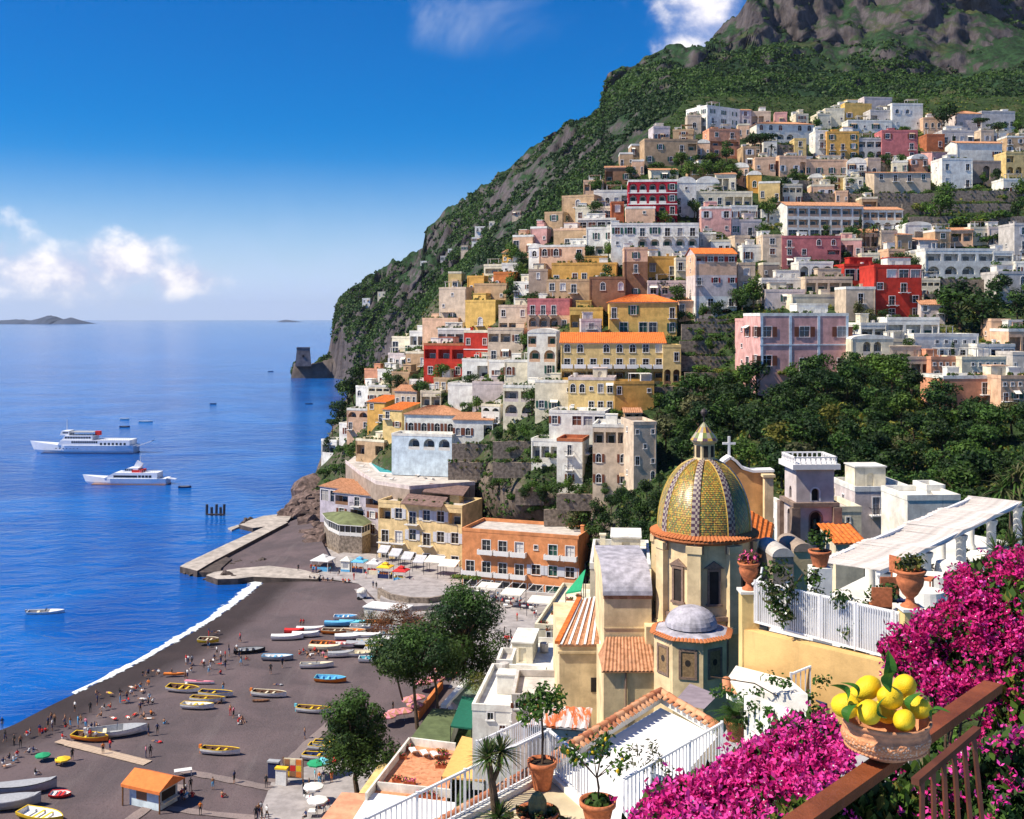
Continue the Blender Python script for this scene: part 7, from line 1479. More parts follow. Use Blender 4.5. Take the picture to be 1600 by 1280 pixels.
# bougainvillea
BR = [leafmat('bract_magenta', (.66, .03, .27), .25), leafmat('bract_pink', (.78, .08, .42), .2), leafmat('bract_deep', (.44, .012, .14), .3)]
def flower_mesh(seed, w=(5, 3, 2), nb=9, spread=.045, sz=.023):
  r = random.Random(seed); mb = MB()
  for i in range(nb):
    c_ = V3((r.gauss(0, spread*.6), r.gauss(0, spread*.6), r.gauss(0, spread*.5))); q = V3((r.gauss(0, 1), r.gauss(0, 1)-.6, r.gauss(0, 1)+.6)).to_track_quat('Z', 'Y'); mi_ = r.choices([0, 1, 2], w)[0]
    for j in range(3):
      a = 2.094*j+r.uniform(-.2, .2); s = sz*r.uniform(.8, 1.15); P_ = [(0, 0, 0), (s*.62*math.cos(a-.6), s*.62*math.sin(a-.6), s*.42), (s*1.0*math.cos(a), s*1.0*math.sin(a), s*.85), (s*.62*math.cos(a+.6), s*.62*math.sin(a+.6), s*.42)]
      mb.face([c_+q @ V3(p) for p in P_], mi_)
    if r.random() < .3: mb.face([c_+q @ V3(p) for p in ((-.003, -.003, s*.8), (.003, -.003, s*.8), (.003, .003, s*.8), (-.003, .003, s*.8))], 3)
  return mb.mesh('flower', BR+[FLW['white']])
FMS = {}
def bougain(label, region, Yf, n_part, n_stuff, n_leaf, seed, thick, leafy=(), Ymean=4.8, short='', w=(5, 3, 2), gap=-.28):
  """region: outline in the photograph, Yf(px,py) distance of the bush surface; thick: depth of the bush"""
  FM = FMS.setdefault(w, [flower_mesh(i, w) for i in range(8)]); r = random.Random(seed); xs_ = [p[0] for p in region]; ys_ = [p[1] for p in region]; c_ = P((min(xs_)+max(xs_))/2, max(ys_), Ymean); root = thing('bougainvillea', label, 'bougainvillea', c_-V3((0, 0, .6)))
  def samp(front):
    while True:
      x, y = r.uniform(min(xs_), max(xs_)), r.uniform(min(ys_), max(ys_))
      if inside(x, y, region):
        Y_ = Yf(x, y)+(r.random()**2*thick if front else r.uniform(.05, thick))+.14*noise.noise(V3((x*.022, y*.022, seed)))
        return x, y, P(x, y, Y_)-root.location
  k = 0
  while k < n_part:
    x, y, p = samp(True)
    if noise.noise(V3((x*.018, y*.018, seed+3)))+r.uniform(-.35, .35) < gap or any(inside(x, y, q) for q in leafy) and r.random() < .8: continue
    o = O('flower', FM[k % 8], root, p); o.rotation_euler = (r.uniform(-.6, .6), r.uniform(-.6, .6), r.uniform(0, 6.28)); s = r.uniform(.75, 1.2); o.scale = (s, s, s); k += 1
  bv, bm2 = [], []
  k = 0
  while k < n_stuff:
    x, y, p = samp(True)
    if noise.noise(V3((x*.018, y*.018, seed+3)))+r.uniform(-.35, .35) < gap or any(inside(x, y, q) for q in leafy) and r.random() < .8: continue
    k += 1; q = V3((r.gauss(0, 1), r.gauss(0, 1)-.7, r.gauss(0, 1)+.7)).to_track_quat('Z', 'Y'); mi_ = r.choices([0, 1, 2], w)[0]
    for j in range(3):
      a = 2.094*j; s = r.uniform(.018, .026)
      for P_ in ((0, 0, 0), (s*.62*math.cos(a-.6), s*.62*math.sin(a-.6), s*.42), (s*math.cos(a), s*math.sin(a), s*.85), (s*.62*math.cos(a+.6), s*.62*math.sin(a+.6), s*.42)): bv.append(tuple(p+q @ V3(P_)))
      bm2.append(mi_)
  stuff(O('blossom', np_mesh('blossom', bv, 4, BR, bm2), root)); lv, lm_ = [], []
  for k in range(n_leaf):
    x, y, p = samp(False); q = V3((r.gauss(0, 1), r.gauss(0, 1)-.5, r.gauss(0, 1)+.5)).to_track_quat('Z', 'Y'); s = r.uniform(.022, .045); bl = any(inside(x, y, w_) for w_ in leafy)
    if bl: p = P(x, y, Yf(x, y)+r.random()*thick*.4)-root.location
    for P_ in ((0, -s, 0), (s*.55, 0, s*.15), (0, s, -.1*s), (-s*.55, 0, s*.15)): lv.append(tuple(p+q @ V3(P_)))
    lm_.append(r.choices([0, 1, 2, 3], [1, 4, 4, 3] if bl else [5, 4, 1, 0])[0])
  stuff(O('foliage', np_mesh('foliage', lv, 4, [LD, LG, LB, LY], lm_), root)); st_ = MB()
  for k in range(14): x, y, p = samp(False); st_.tube([V3((0, 0.2, -.3)), p*.5+V3((0, .2, .1)), p], [.012, .008, .004], 5)
  O('stem', st_.mesh('stem', STEM), root); land(short, (min(xs_)+max(xs_))/2, (min(ys_)+max(ys_))/2, root, 60, 60)
bougain('low magenta bougainvillea spilling along the outer side of the timber handrail', [(960, 1300), (1000, 1262), (1025, 1222), (1070, 1215), (1120, 1195), (1165, 1165), (1200, 1150), (1215, 1130), (1250, 1112), (1290, 1118), (1320, 1140), (1332, 1165), (1330, 1195), (1275, 1238), (1215, 1300)],
    lambda x, y: 4.3+(1300-y)*.0045, 300, 1500, 1800, 11, .45, [[(1190, 1290), (1225, 1250), (1280, 1245), (1230, 1300)]], 4.6, 'low bougainvillea', (5, 4, 2), -.24)
bougain('tall magenta bougainvillea climbing beside the stairs', [(1372, 1008), (1400, 985), (1440, 960), (1480, 938), (1475, 900), (1520, 880), (1560, 862), (1620, 858), (1640, 1330), (1330, 1330), (1345, 1260), (1420, 1222), (1470, 1200), (1540, 1130), (1550, 1065), (1500, 1090), (1470, 1110), (1440, 1075), (1390, 1052)],
    lambda x, y: 5.35+(1300-y)*.0022+(1600-x)*.0010, 300, 3800, 5200, 12, .8, [[(1330, 1330), (1345, 1250), (1430, 1225), (1520, 1230), (1640, 1240), (1640, 1330)], [(1560, 1040), (1640, 1000), (1640, 1250), (1540, 1240)], [(1570, 900), (1630, 900), (1630, 960), (1570, 960)]], 5.8, 'tall bougainvillea', (3, 1, 6), -.1)

bougain('dark leafy creeper with few blossoms under the lemon bowl', [(1205, 1335), (1262, 1262), (1330, 1205), (1420, 1200), (1500, 1165), (1640, 1120), (1640, 1335)], lambda x, y: 5.0+(1335-y)*.002, 60, 120, 4200, 13, .5, [[(1205, 1335), (1330, 1225), (1440, 1225), (1440, 1335)]], 5.3, 'dark creeper')
# ------------------------------------------------------------------ boats
def hull_mesh(Lh, B, Dp, kind='row', mats=None):
  """open boat lofted from stations: 0 outer hull, 1 rim, 2 inside"""
  mb = MB(); K = 10; sec = []; inn = []
  for i in range(K+1):
    f = i/K; x = (f-.5)*Lh
    w = B/2*(1-max(0, (f-.45)/.55)**2.4) if kind != 'canoe' else B/2*math.sin(math.pi*min(.98, max(.02, f)))**.7
    if kind == 'row': w *= .78+.22*min(1, f/.35)
    w = max(w, .03); sh = .18*((f-.4)**2)*4*Dp*.8; zb = .10*Dp*max(0, f-.7)*6
    sec.append([(x, -w, Dp+sh), (x, -w*.93, Dp*.55+sh), (x, -w*.62, .12*Dp+zb), (x, 0, zb), (x, w*.62, .12*Dp+zb), (x, w*.93, Dp*.55+sh), (x, w, Dp+sh)])
    t = max(.4, 1-.14/B*1.2); inn.append([(x*.96, -w*t, Dp+sh-.02), (x*.96, -w*t*.8, .32*Dp+zb), (x*.96, w*t*.8, .32*Dp+zb), (x*.96, w*t, Dp+sh-.02)])
  for a, b2 in zip(sec[:-1], sec[1:]):
    for j in range(6): mb.face((a[j], a[j+1], b2[j+1], b2[j]), 0)
  mb.face(sec[0], 0)
  for a, b2 in zip(inn[:-1], inn[1:]):
    for j in range(3): mb.face((a[j+1], a[j], b2[j], b2[j+1]), 2)
  mb.face(inn[0][::-1], 2); mb.face(inn[-1], 2)
  hull = mb
  rim = MB()
  for s_ in (0, 6):
    q = 0 if s_ == 0 else 3
    for i in range(K):
      a, b2, c, d = V3(sec[i][s_]), V3(sec[i+1][s_]), V3(inn[i+1][q]), V3(inn[i][q]); up = V3((0, 0, .05)); rim.face((a+up, b2+up, c+up, d+up)); rim.face((a+up, a-up*.6, b2-up*.6, b2+up)); rim.face((d+up, c+up, c-up*.4, d-up*.4))
  a, b2, c, d = V3(sec[0][0]), V3(sec[0][6]), V3(inn[0][3]), V3(inn[0][0]); up = V3((0, 0, .05)); rim.face((a+up, d+up, c+up, b2+up))
  return hull, rim, sec
BOATC = {}
def boat(label, x, y, rz, L_=5.0, hullc='white', rimc='yellow', inc='cream', z=1.05, cover=None, motor=False, deck=False, seats=3, group='boats on the beach', B=1.9, Dp=.72, name='rowing_boat', cat='boat', kind='row'):
  key = (L_, B, Dp, kind)
  if key not in BOATC:
    h_, r_2, sec = hull_mesh(L_, B, Dp, kind); BOATC[key] = (h_, r_2, sec)
  h_, r_2, sec = BOATC[key]; p = Pz(x, y, z); t = O(name, None, None, p, R(rz)); t['category'] = cat; t['group'] = group; t.rotation_euler = (random.uniform(-.10, .10), 0, R(rz))
  ck = ('h', key, hullc, inc, rimc)
  if ck not in BOATC: BOATC[ck] = (h_.mesh('hull', [CLR[hullc], CLR[hullc], CLR[inc]], True), r_2.mesh('gunwale', CLR[rimc]))
  O('hull', BOATC[ck][0], t); O('gunwale', BOATC[ck][1], t)
  if not cover and not deck:
    for k in range(seats):
      ks = ('s', key, k, rimc)
      if ks not in BOATC: i = 2+k*2; w = sec[i][6][1]*.84; xx = sec[i][0][0]; BOATC[ks] = MB().box(xx-.15, xx+.15, -w, w, Dp*.72, Dp*.78).mesh('seat', CLR[rimc if k else inc])
      O('seat', BOATC[ks], t)
  if deck:                                             # kayak deck or fore deck
    mb = MB(); i0 = 6 if deck == 'fore' else 0
    for i in range(i0, 10): mb.face((V3(sec[i][0])+V3((0, 0, .06)), V3(sec[i][6])+V3((0, 0, .06)), V3(sec[i+1][6])+V3((0, 0, .06)), V3(sec[i+1][0])+V3((0, 0, .06))))
    O('deck', mb.mesh('deck', CLR[rimc]), t)
    if deck == 'fore':
      O('windscreen', MB().box(sec[5][0][0], sec[5][0][0]+.06, -B*.35, B*.35, Dp+.1, Dp+.5).mesh('windscreen', GLASS), t); O('seat', MB().box(sec[3][0][0]-.3, sec[3][0][0]+.2, -B*.33, B*.33, Dp*.45, Dp*.85).mesh('seat', CLR['cream']), t)
    else:
      O('cockpit', MB().box(-L_*.12, L_*.12, -B*.2, B*.2, Dp+.07, Dp+.10).mesh('cockpit', CLR['black']), t)
  if cover:
    mb = MB()
    for i in range(10):
      a, b2 = sec[i], sec[i+1]; ma, mb2 = (a[0][0], 0, a[0][2]+.28), (b2[0][0], 0, b2[0][2]+.28); up = V3((0, 0, .07))
      mb.face((V3(a[0])+up, ma, mb2, V3(b2[0])+up)); mb.face((ma, V3(a[6])+up, V3(b2[6])+up, mb2))
    O('cover', mb.mesh('cover', CLR[cover]), t)
  if motor:
    mo = MB(); mo.box(-L_/2-.42, -L_/2-.05, -.16, .16, Dp*.9, Dp*1.55); mo.box(-L_/2-.3, -L_/2-.16, -.06, .06, -.05, Dp*.9); O('outboard_motor', mo.mesh('outboard_motor', CLR[motor if isinstance(motor, str) else 'grey']), t)
  if label.startswith('*'): AUTO.append((t, label[1:], x, y))
  else: t['label'] = label
  land(label.strip('*').split(' with ')[0].split(' beside ')[0].split(' on ')[0].split(' among ')[0], x, y, t, 22, 8) if not label.startswith('*') else None
  return t
boat('yellow rowing boat with a rusty orange rudder alone on the open sand', 345, 1178, -8, 5.4, 'white', 'yellow', 'brown', motor='orange')
boat('yellow rowing boat with a light blue stern cover on the dark sand', 491, 1113, -10, 5.4, 'white', 'yellow', 'brown', motor='cyan')
boat('blue boat with an orange brown hull and turquoise rim', 517, 1065, -8, 5.2, 'orange', 'cyan', 'blue')
boat('white and cream launch resting on dark chocks below the heap of boats', 495, 1043, 4, 5.6, 'white', 'cream', 'grey', deck='fore')
boat('cream and yellow rowing boat with one person at the stern', 421, 1088, -10, 5.6, 'white', 'cream', 'brown', motor='orange')
boat('pale blue boat with white inside near the water', 434, 1031, -2, 5.4, 'grey', 'blue', 'white')
boat('black rubber dinghy among bathers near the water', 390, 1019, 10, 5.4, 'black', 'black', 'grey', B=2.2, Dp=.6, name='dinghy')
boat('small cream dinghy close to the waterline', 326, 1004, -5, 3.8, 'yellow', 'cream', 'brown', name='dinghy')
boat('yellow boat with an open brown inside, seaward end of the yellow row', 287, 1080, -14, 5.6, 'white', 'yellow', 'brown')
boat('yellow boat behind the two others of the yellow row', 338, 1088, -8, 5.4, 'white', 'yellow', 'navy', seats=2)
boat('yellow boat in the middle of the yellow row', 325, 1097, -6, 5.4, 'white', 'yellow', 'brown', seats=2)
boat('yellow boat with bags inside, lowest of the yellow row', 309, 1107, -6, 5.0, 'white', 'yellow', 'white')
boat('white and pink kayak lying behind the yellow row', 312, 1068, -8, 5.0, 'white', 'pink', 'white', deck='all', B=1.0, Dp=.35, name='kayak', cat='kayak')
boat('orange open kayak lying on the sand by the waterline', 272, 1055, 0, 3.4, 'orange', 'orange', 'orange', deck='all', B=.8, Dp=.3, name='kayak', cat='kayak')
boat('white motor dinghy with a raised white hood', 183, 1149, 18, 8.0, 'white', 'grey', 'grey', deck='fore', B=2.8, Dp=1.0, motor='white', name='motor_boat')
boat('yellow boat crowded by bathers next to the white motor dinghy', 142, 1156, -14, 5.6, 'orange', 'yellow', 'brown')
boat('big grey covered motor boat, upper one of two by the edge', 40, 1238, 16, 7.2, 'grey', 'black', 'grey', cover='grey', B=2.7, Dp=1.1, name='motor_boat')
boat('big pale grey covered motor boat, lower one of two by the edge', 14, 1262, 14, 7.2, 'grey', 'white', 'grey', cover='grey', B=2.9, Dp=1.1, name='motor_boat')
boat('red and white toy like pedal float alone on the sand', 95, 1244, 0, 2.6, 'red', 'red', 'white', B=1.6, Dp=.4, name='pedal_float', cat='pedal boat')
boat('yellow rimmed boat with a white inside at the bottom edge', 66, 1280, -20, 6.2, 'yellow', 'yellow', 'white', B=2.5)
boat('white boat with an orange red cover end, one of three white boats by the shingle', 449, 999, 4, 5.8, 'white', 'white', 'white', cover='white')
boat('white covered boat behind the other two by the shingle', 485, 987, 0, 5.2, 'white', 'white', 'white', cover='white')
boat('white covered boat in the middle by the shingle', 478, 995, 2, 5.0, 'white', 'white', 'white', cover='white')
boat('red tarpaulin covered skiff behind the white boats by the shingle', 460, 990, 0, 3.6, 'red', 'red', 'red', cover='red')
for k, (x, y, hc, rc, ic, cv_) in enumerate(((540, 968, 'white', 'white', 'blue', None), (531, 978, 'blue', 'blue', 'white', 'blue'), (551, 977, 'cyan', 'cyan', 'white', 'cyan'), (527, 990, 'orange', 'cream', 'brown', None), (553, 990, 'cream', 'cream', 'orange', None), (571, 983, 'white', 'white', 'grey', None), (590, 976, 'brown', 'orange', 'brown', None), (548, 998, 'white', 'white', 'white', 'white'), (574, 997, 'white', 'cream', 'white', 'white'), (590, 992, 'cream', 'brown', 'brown', None), (608, 985, 'white', 'grey', 'grey', None), (612, 994, 'white', 'white', 'cream', None), (537, 1011, 'white', 'red', 'white', None), (566, 1011, 'black', 'grey', 'grey', 'grey'), (577, 1006, 'white', 'white', 'cream', None), (592, 1013, 'yellow', 'yellow', 'white', None), (508, 1016, 'cream', 'cream', 'cream', 'cream'), (533, 1026, 'white', 'grey', 'grey', 'grey'), (564, 1025, 'white', 'cream', 'cream', None), (592, 1020, 'red', 'white', 'white', None), (587, 1034, 'white', 'white', 'cyan', None), (604, 1036, 'white', 'blue', 'white', None), (620, 1003, 'white', 'white', 'grey', 'white'), (622, 1012, 'cream', 'white', 'brown', None), (612, 1024, 'white', 'white', 'white', 'white'), (636, 990, 'white', 'cream', 'cream', None), (640, 1000, 'white', 'white', 'grey', None), (505, 1010, 'orange', 'orange', 'brown', None))):
  boat(f'*{hc} boat {"under "+cv_+" cover" if cv_ else "with "+rc+" rim"} in the boat heap', x, y, random.uniform(-12, 10), random.choice([4.6, 5.2, 5.8]), hc, rc, ic, cover=cv_, group='boats heaped together on the beach')
for k, (x, y, lab) in enumerate(((519, 1168, 'yellow boat nearest the lone pine, uppermost of three'), (512, 1172, 'yellow boat with a dark inside, middle of three by the lone pine'), (503, 1187, 'yellow boat lowest of three by the lone pine'))): boat(lab, x, y, -6, 5.2, 'white', 'yellow', 'navy')
boat('dark driftwood coloured plank boat lying flat by the cream rowing boat', 408, 1096, 4, 2.6, 'tan', 'tan', 'tan', B=.6, Dp=.2, name='dinghy')
# boats afloat
boat('white motor boat anchored alone in the near water', 72, 960, 8, 7.2, 'white', 'white', 'grey', z=-.2, deck='fore', motor=True, group='boats afloat', name='motor_boat')
boat('small white boat afloat behind the big ferry', 195, 656, 0, 5.5, 'white', 'white', 'grey', z=-.2, group='boats afloat')
boat('small dark boat afloat under the small white one', 195, 668, 6, 5.5, 'navy', 'navy', 'grey', z=-.2, group='boats afloat')
boat('long pale boat afloat off the stern of the big ferry', 228, 660, 0, 8, 'white', 'white', 'grey', z=-.2, group='boats afloat')
boat('dark boat afloat behind the stern of the hydrofoil like ferry', 289, 763, 4, 4.4, 'navy', 'navy', 'grey', z=-.2, group='boats afloat')
boat('tiny dark boat far out in the bay', 333, 632, 0, 4.6, 'navy', 'navy', 'grey', z=-.2, group='boats afloat')
boat('tiny dark boat below the watch tower point', 483, 632, 0, 5, 'navy', 'navy', 'grey', z=-.2, group='boats afloat')
boat('tiny dark boat far out towards the point', 423, 581, 0, 6, 'navy', 'navy', 'grey', z=-.2, group='boats afloat')
# ferries
def loft(secs, close=True):
  mb = MB(); n = len(secs[0])
  for a, b2 in zip(secs[:-1], secs[1:]):
    for j in range(n-1): mb.face((a[j], b2[j], b2[j+1], a[j+1]))
  if close: mb.face(secs[0]); mb.face(secs[-1][::-1])
  return mb
WSH = M('ship_white', (.80, .81, .82), .45, .06, .6, spec=.4)
def ferry(label, px0, px1, py, B, hh, big):
  a, b2 = Pz(px0, py, 0), Pz(px1, py, 0); Ln = (b2-a).length; c = (a+b2)/2; t = thing('ferry', label, 'ferry', c, R(-2 if big else -3))
  secs = []
  for i in range(13):
    f = i/12; x = -Ln/2+Ln*f; w = B/2*min(1, (f/.34)**.75+.02) if f < .34 else B/2*(1-.12*max(0, f-.8)/.2); rise = hh*(1+.42*max(0, (.35-f)/.35)**1.5); rake = (Ln*.05)*max(0, 1-f/.2)
    secs.append([(x-rake, -w, rise), (x-rake*.3, -w*.92, hh*.35), (x+rake*.6, -w*.75, -.4), (x+rake*.6, w*.75, -.4), (x-rake*.3, w*.92, hh*.35), (x-rake, w, rise), (x-rake, -w, rise)])
  loft(secs).obj('hull', WSH, t)
  O('waterline_stripe', MB().box(-Ln*.40, Ln*.5, -B/2*.94, B/2*.94, -.2, .22).mesh('waterline_stripe', CLR['navy' if big else 'tan']), t)
  def deckhouse(nm, f0, f1, z0, z1, wf, slope=1.0, mat=WSH):
    x0, x1 = -Ln/2+Ln*f0, -Ln/2+Ln*f1; w = B/2*wf; mb = MB(); mb.prism([(x0, -w), (x1, -w), (x1, w), (x0, w)], z0, z1-.002)
    mb.v = [(x+(slope if x < x0+.01 and z > z0+.01 else 0), y, z) for x, y, z in mb.v]; return mb.obj(nm, mat, t)
  def windows(f0, f1, z, hgt, n, wf, gap=.25):
    x0, x1 = -Ln/2+Ln*f0, -Ln/2+Ln*f1; w = B/2*wf
    for k in range(n):
      xa = x0+(x1-x0)*k/n; xb = x0+(x1-x0)*(k+1-gap)/n; O('window', MB().box(xa, xb, -w-.03, -w+.02, z, z+hgt).mesh('window', GLASS), t)
  if big:
    deckhouse('lower_deckhouse', .26, .97, hh, hh+2.3, .92, 1.5); windows(.40, .66, hh+1.0, .9, 12, .92); windows(.68, .95, hh+.2, 1.0, 7, .92, .45)
    deckhouse('upper_deckhouse', .30, .60, hh+2.3, hh+4.3, .8, 1.4); windows(.33, .59, hh+3.0, .8, 10, .8); deckhouse('wheelhouse', .27, .36, hh+4.3, hh+6.2, .6, .8); windows(.30, .355, hh+5.1, .7, 4, .6)
    O('awning_deck', MB().box(-Ln/2+Ln*.37, -Ln/2+Ln*.60, -B*.36, B*.36, hh+5.6, hh+5.75).mesh('awning_deck', CLR['grey']), t)
    for k in range(9): O('stanchion', MB().box(-.06, .06, -.06, .06, 0, 1.3).mesh('stanchion', FRAME), t, (-Ln/2+Ln*(.37+.028*k), -B*.34, hh+4.3))
    O('mast', MB().tube([(0, 0, 0), (0, 0, 5)], .14).mesh('mast', FRAME), t, (-Ln/2+Ln*.315, 0, hh+6.2)); O('funnel', MB().box(-1.1, 1.1, -1, 1, 0, 1.8).mesh('funnel', CLR['red']), t, (-Ln/2+Ln*.625, 0, hh+4.2))
    for k in range(18): O('rail_post', MB().box(-.05, .05, -.05, .05, 0, 1.1).mesh('rail_post', FRAME), t, (-Ln/2+Ln*(.66+.018*k), -B*.44, hh+2.3))
    O('rail', MB().box(-Ln/2+Ln*.66, -Ln/2+Ln*.97, -B*.45, -B*.43, hh+3.3, hh+3.42).mesh('rail', FRAME), t); O('stern_ramp', MB().bar((Ln*.49, 0, hh*.7), (Ln*.49+8, 0, hh+1.8), 3.6, .4).mesh('stern_ramp', WSH), t)
    for k in range(7): O('porthole', MB().box(-.22, .22, -B/2*.955-.02, -B/2*.90, hh*.58, hh*.58+.4).mesh('porthole', GLASS), t, (-Ln/2+Ln*(.25+.035*k), 0, 0))
  else:
    deckhouse('deckhouse', .25, .90, hh, hh+2.1, .9, 4.0); windows(.37, .66, hh+.35, .8, 1, .9, 0); windows(.67, .84, hh+.35, .85, 4, .9, .2)
    deckhouse('wheelhouse', .45, .66, hh+2.1, hh+3.7, .66, 2.6); windows(.50, .60, hh+2.7, .65, 4, .66); O('radar_arch', MB().bar((0, 0, 0), (1.2, 0, 2.2), 1.0, 2.4).mesh('radar_arch', WSH), t, (-Ln/2+Ln*.62, 0, hh+3.4)); O('mast', MB().tube([(0, 0, 0), (0, 0, 3.4)], .10).mesh('mast', FRAME), t, (-Ln/2+Ln*.66, 0, hh+4.5))
    O('red_panel', MB().box(-1.8, 1.8, -B*.36, B*.36, 0, .9).mesh('red_panel', CLR['red']), t, (-Ln/2+Ln*.645, 0, hh+2.1))
    for k in range(10): O('rail_post', MB().box(-.04, .04, -.04, .04, 0, 1.0).mesh('rail_post', FRAME), t, (-Ln/2+Ln*(.69+.022*k), -B*.42, hh+2.1))
    O('rail', MB().box(-Ln/2+Ln*.69, -Ln/2+Ln*.9, -B*.43, -B*.41, hh+3.05, hh+3.15).mesh('rail', CLR['brown']), t); O('gangway', MB().bar((Ln*.46, 0, hh), (Ln*.5+3, 0, hh*.8), 1.6, .3).mesh('gangway', WSH), t)
  land('big ferry' if big else 'smaller ferry', (px0+px1)/2, py-15, t, 80, 20); return t
ferry('long white passenger ferry with many windows and a lowered stern ramp', 54, 214, 707, 9.5, 3.6, True)
ferry('sleek white ferry with a dark window band and a red panel', 134, 264, 756, 6.4, 2.3, False)

# ------------------------------------------------------------------ beach kiosk, boards, parasols
kk = thing('beach_kiosk', 'white beach kiosk under a bright orange pitched canopy', 'kiosk', Pz(240, 1254, 1.0), R(-24))
MB().box(-2.3, 2.3, -1.6, 1.6, 0, 2.6).obj('wall', ST('blue'), kk)
mb = MB()
for s_ in (-1, 1): mb.face(((-3.0, s_*2.3, 2.65), (3.0, s_*2.3, 2.65), (3.0, 0, 3.75), (-3.0, 0, 3.75)))
mb.box(-3.0, 3.0, -2.32, -2.28, 2.3, 2.66); mb.box(-3.02, -2.98, -2.3, 2.3, 2.3, 2.64); mb.face(((-3, -2.3, 2.65), (-3, 2.3, 2.65), (-3, 0, 3.75))); mb.face(((3, -2.3, 2.65), (3, 2.3, 2.65), (3, 0, 3.75))); mb.obj('canopy', M('orange_canvas', (.72, .20, .05), .85, .12, 2), kk)
for sx in (-2.85, 2.85):
  for sy in (-2.15, 2.15): O('post', MB().box(sx-.07, sx+.07, sy-.07, sy+.07, 0, 2.65).mesh('post', WOOD), kk)
O('poster', MB().box(-1.2, .4, -1.64, -1.602, .9, 2.1).mesh('poster', CLR['tan']), kk); O('counter', MB().box(2.303, 2.9, -1.3, 1.3, .8, .95).mesh('counter', CLR['cream']), kk); O('hatch', MB().box(2.302, 2.34, -1.2, 1.2, 1.0, 2.1).mesh('hatch', DARK), kk); land('orange kiosk', 237, 1225, kk, 45, 32)
t = thing('bench_table', 'small white slatted table behind the orange kiosk', 'table', Pz(286, 1212, 1), R(20)); O('table_top', MB().box(-1.1, 1.1, -.5, .5, .72, .78).mesh('table_top', FRAME), t); [O('leg', MB().box(a_-.05, a_+.05, b_-.05, b_+.05, 0, .72).mesh('leg', FRAME), t) for a_ in (-1, 1) for b_ in (-.4, .4)]
wkway = thing('boardwalk', 'pale plank boardwalk leading over the sand to the kiosk', 'boardwalk', Pz(165, 1178, .99)); a, b2 = Pz(92, 1158, 1.05)-wkway.location, Pz(232, 1193, 1.05)-wkway.location; PLM = MB().box(-.13, .13, -.8, .8, 0, .06).mesh('plank', [M('bleached_plank', (.50, .38, .28), .9, .25, 3)]); n_ = int((b2-a).length/.29)
for k in range(n_): o = O('plank', PLM, wkway, a.lerp(b2, k/n_)); o.rotation_euler = (random.uniform(-.02, .02), 0, math.atan2((b2-a).y, (b2-a).x)+random.uniform(-.04, .04)); o.scale = (1, 1 if k > n_*.12 else .8, 1)
land('boardwalk', 165, 1178, wkway, 60, 15)
def strip(name, pts, w0, mat, z):
  lft, rgt = [], []
  for i, p in enumerate(pts):
    c = Pz(p[0], p[1], z); d = (Pz(*pts[min(i+1, len(pts)-1)], z)-Pz(*pts[max(i-1, 0)], z)).normalized(); n_ = V3((-d.y, d.x, 0)); w = w0*(1+.3*noise.noise(V3((i*1.3, w0, 0)))); lft.append(tuple(c+n_*w)); rgt.append(tuple(c-n_*w))
  return struct(O(name, grid_mesh(name, np.array([rgt, lft]), mat, False)))
TRK = sandmat('trodden_pale_sand', (.24, .20, .19))
strip('path', smooth_line([(424, 1222), (440, 1205), (470, 1172), (505, 1140), (530, 1118)]), .75, TRK, 1.075); strip('path', smooth_line([(286, 1205), (330, 1213), (370, 1221), (424, 1232)]), .7, TRK, 1.075); strip('path', smooth_line([(150, 1320), (230, 1262), (262, 1244), (285, 1226)]), .7, TRK, 1.08); strip('path', smooth_line([(262, 1262), (320, 1270), (400, 1278)]), .6, TRK, 1.085)
strip('path', smooth_line([(560, 920), (578, 940), (600, 958), (640, 968)]), 1.0, PAVE, 1.12)
sw = thing('stone_wall', 'dark curved stone wall between the square and the beach', 'wall', Pz(600, 940, 1.0)); ws = [Pz(x, y, 1.0)-sw.location for x, y in ((592, 935), (610, 945), (640, 950), (670, 951), (700, 946))]; mb = MB()
for a, b2 in zip(ws[:-1], ws[1:]): mb.bar(a+V3((0, 0, 1.0)), b2+V3((0, 0, 1.0)), .6, 2.4)
mb.obj('masonry', ROCKW, sw); slab('square', 'pale upper square above the curved stone wall', 'square', [Pz(x, y, 2.1) for x, y in ((594, 934), (640, 948), (700, 944), (730, 925), (690, 905), (640, 900), (600, 912))], 1, PAVE)['kind'] = 'structure'
hut = thing('boat_shed', 'low white shed with a flat roof beside the heap of boats', 'shed', Pz(596, 968, 1), R(-20)); MB().box(-3, 5.5, -1.6, 2.4, 0, 2.5).obj('wall', ST('white'), hut); O('roof', MB().box(-3.2, 5.7, -1.8, 2.6, 2.503, 2.7).mesh('roof', WR), hut); O('door', MB().box(-2.2, -1.2, -1.66, -1.603, 0, 2.0).mesh('door', CLR['grey']), hut); land('white boat shed', 605, 955, hut, 18, 12)
cov = thing('covered_cart', 'little covered white cart standing on the sand below the stalls', 'cart', Pz(566, 936, 1)); MB().box(-1.0, 1.0, -.7, .7, .35, 1.5).obj('body', CLR['white'], cov); O('hood', MB().lathe([(1.1*math.cos(R(90)*i/5), 1.5+.9*math.sin(R(90)*i/5)) for i in range(6)], 12).mesh('hood', CLOTH), cov)
for s_ in (-.7, .7): O('wheel', MB().lathe([(.001, -.08), (.33, -.08), (.33, .08), (.001, .08)], 10).mesh('wheel', CLR['black']), cov, (s_, -.75, .33)).rotation_euler = (R(90), 0, 0)
bd = thing('notice_board', 'yellowish framed notice board with pictures at the corner of the beach square', 'notice board', Pz(458, 1222, 1.08), R(-8)); O('panel', MB().box(-1.3, 1.3, -.05, .05, .5, 3.0).mesh('panel', CLR['cream']), bd); pcs = ['yellow', 'tan', 'orange', 'brown', 'red', 'yellow', 'tan', 'cream', 'orange']
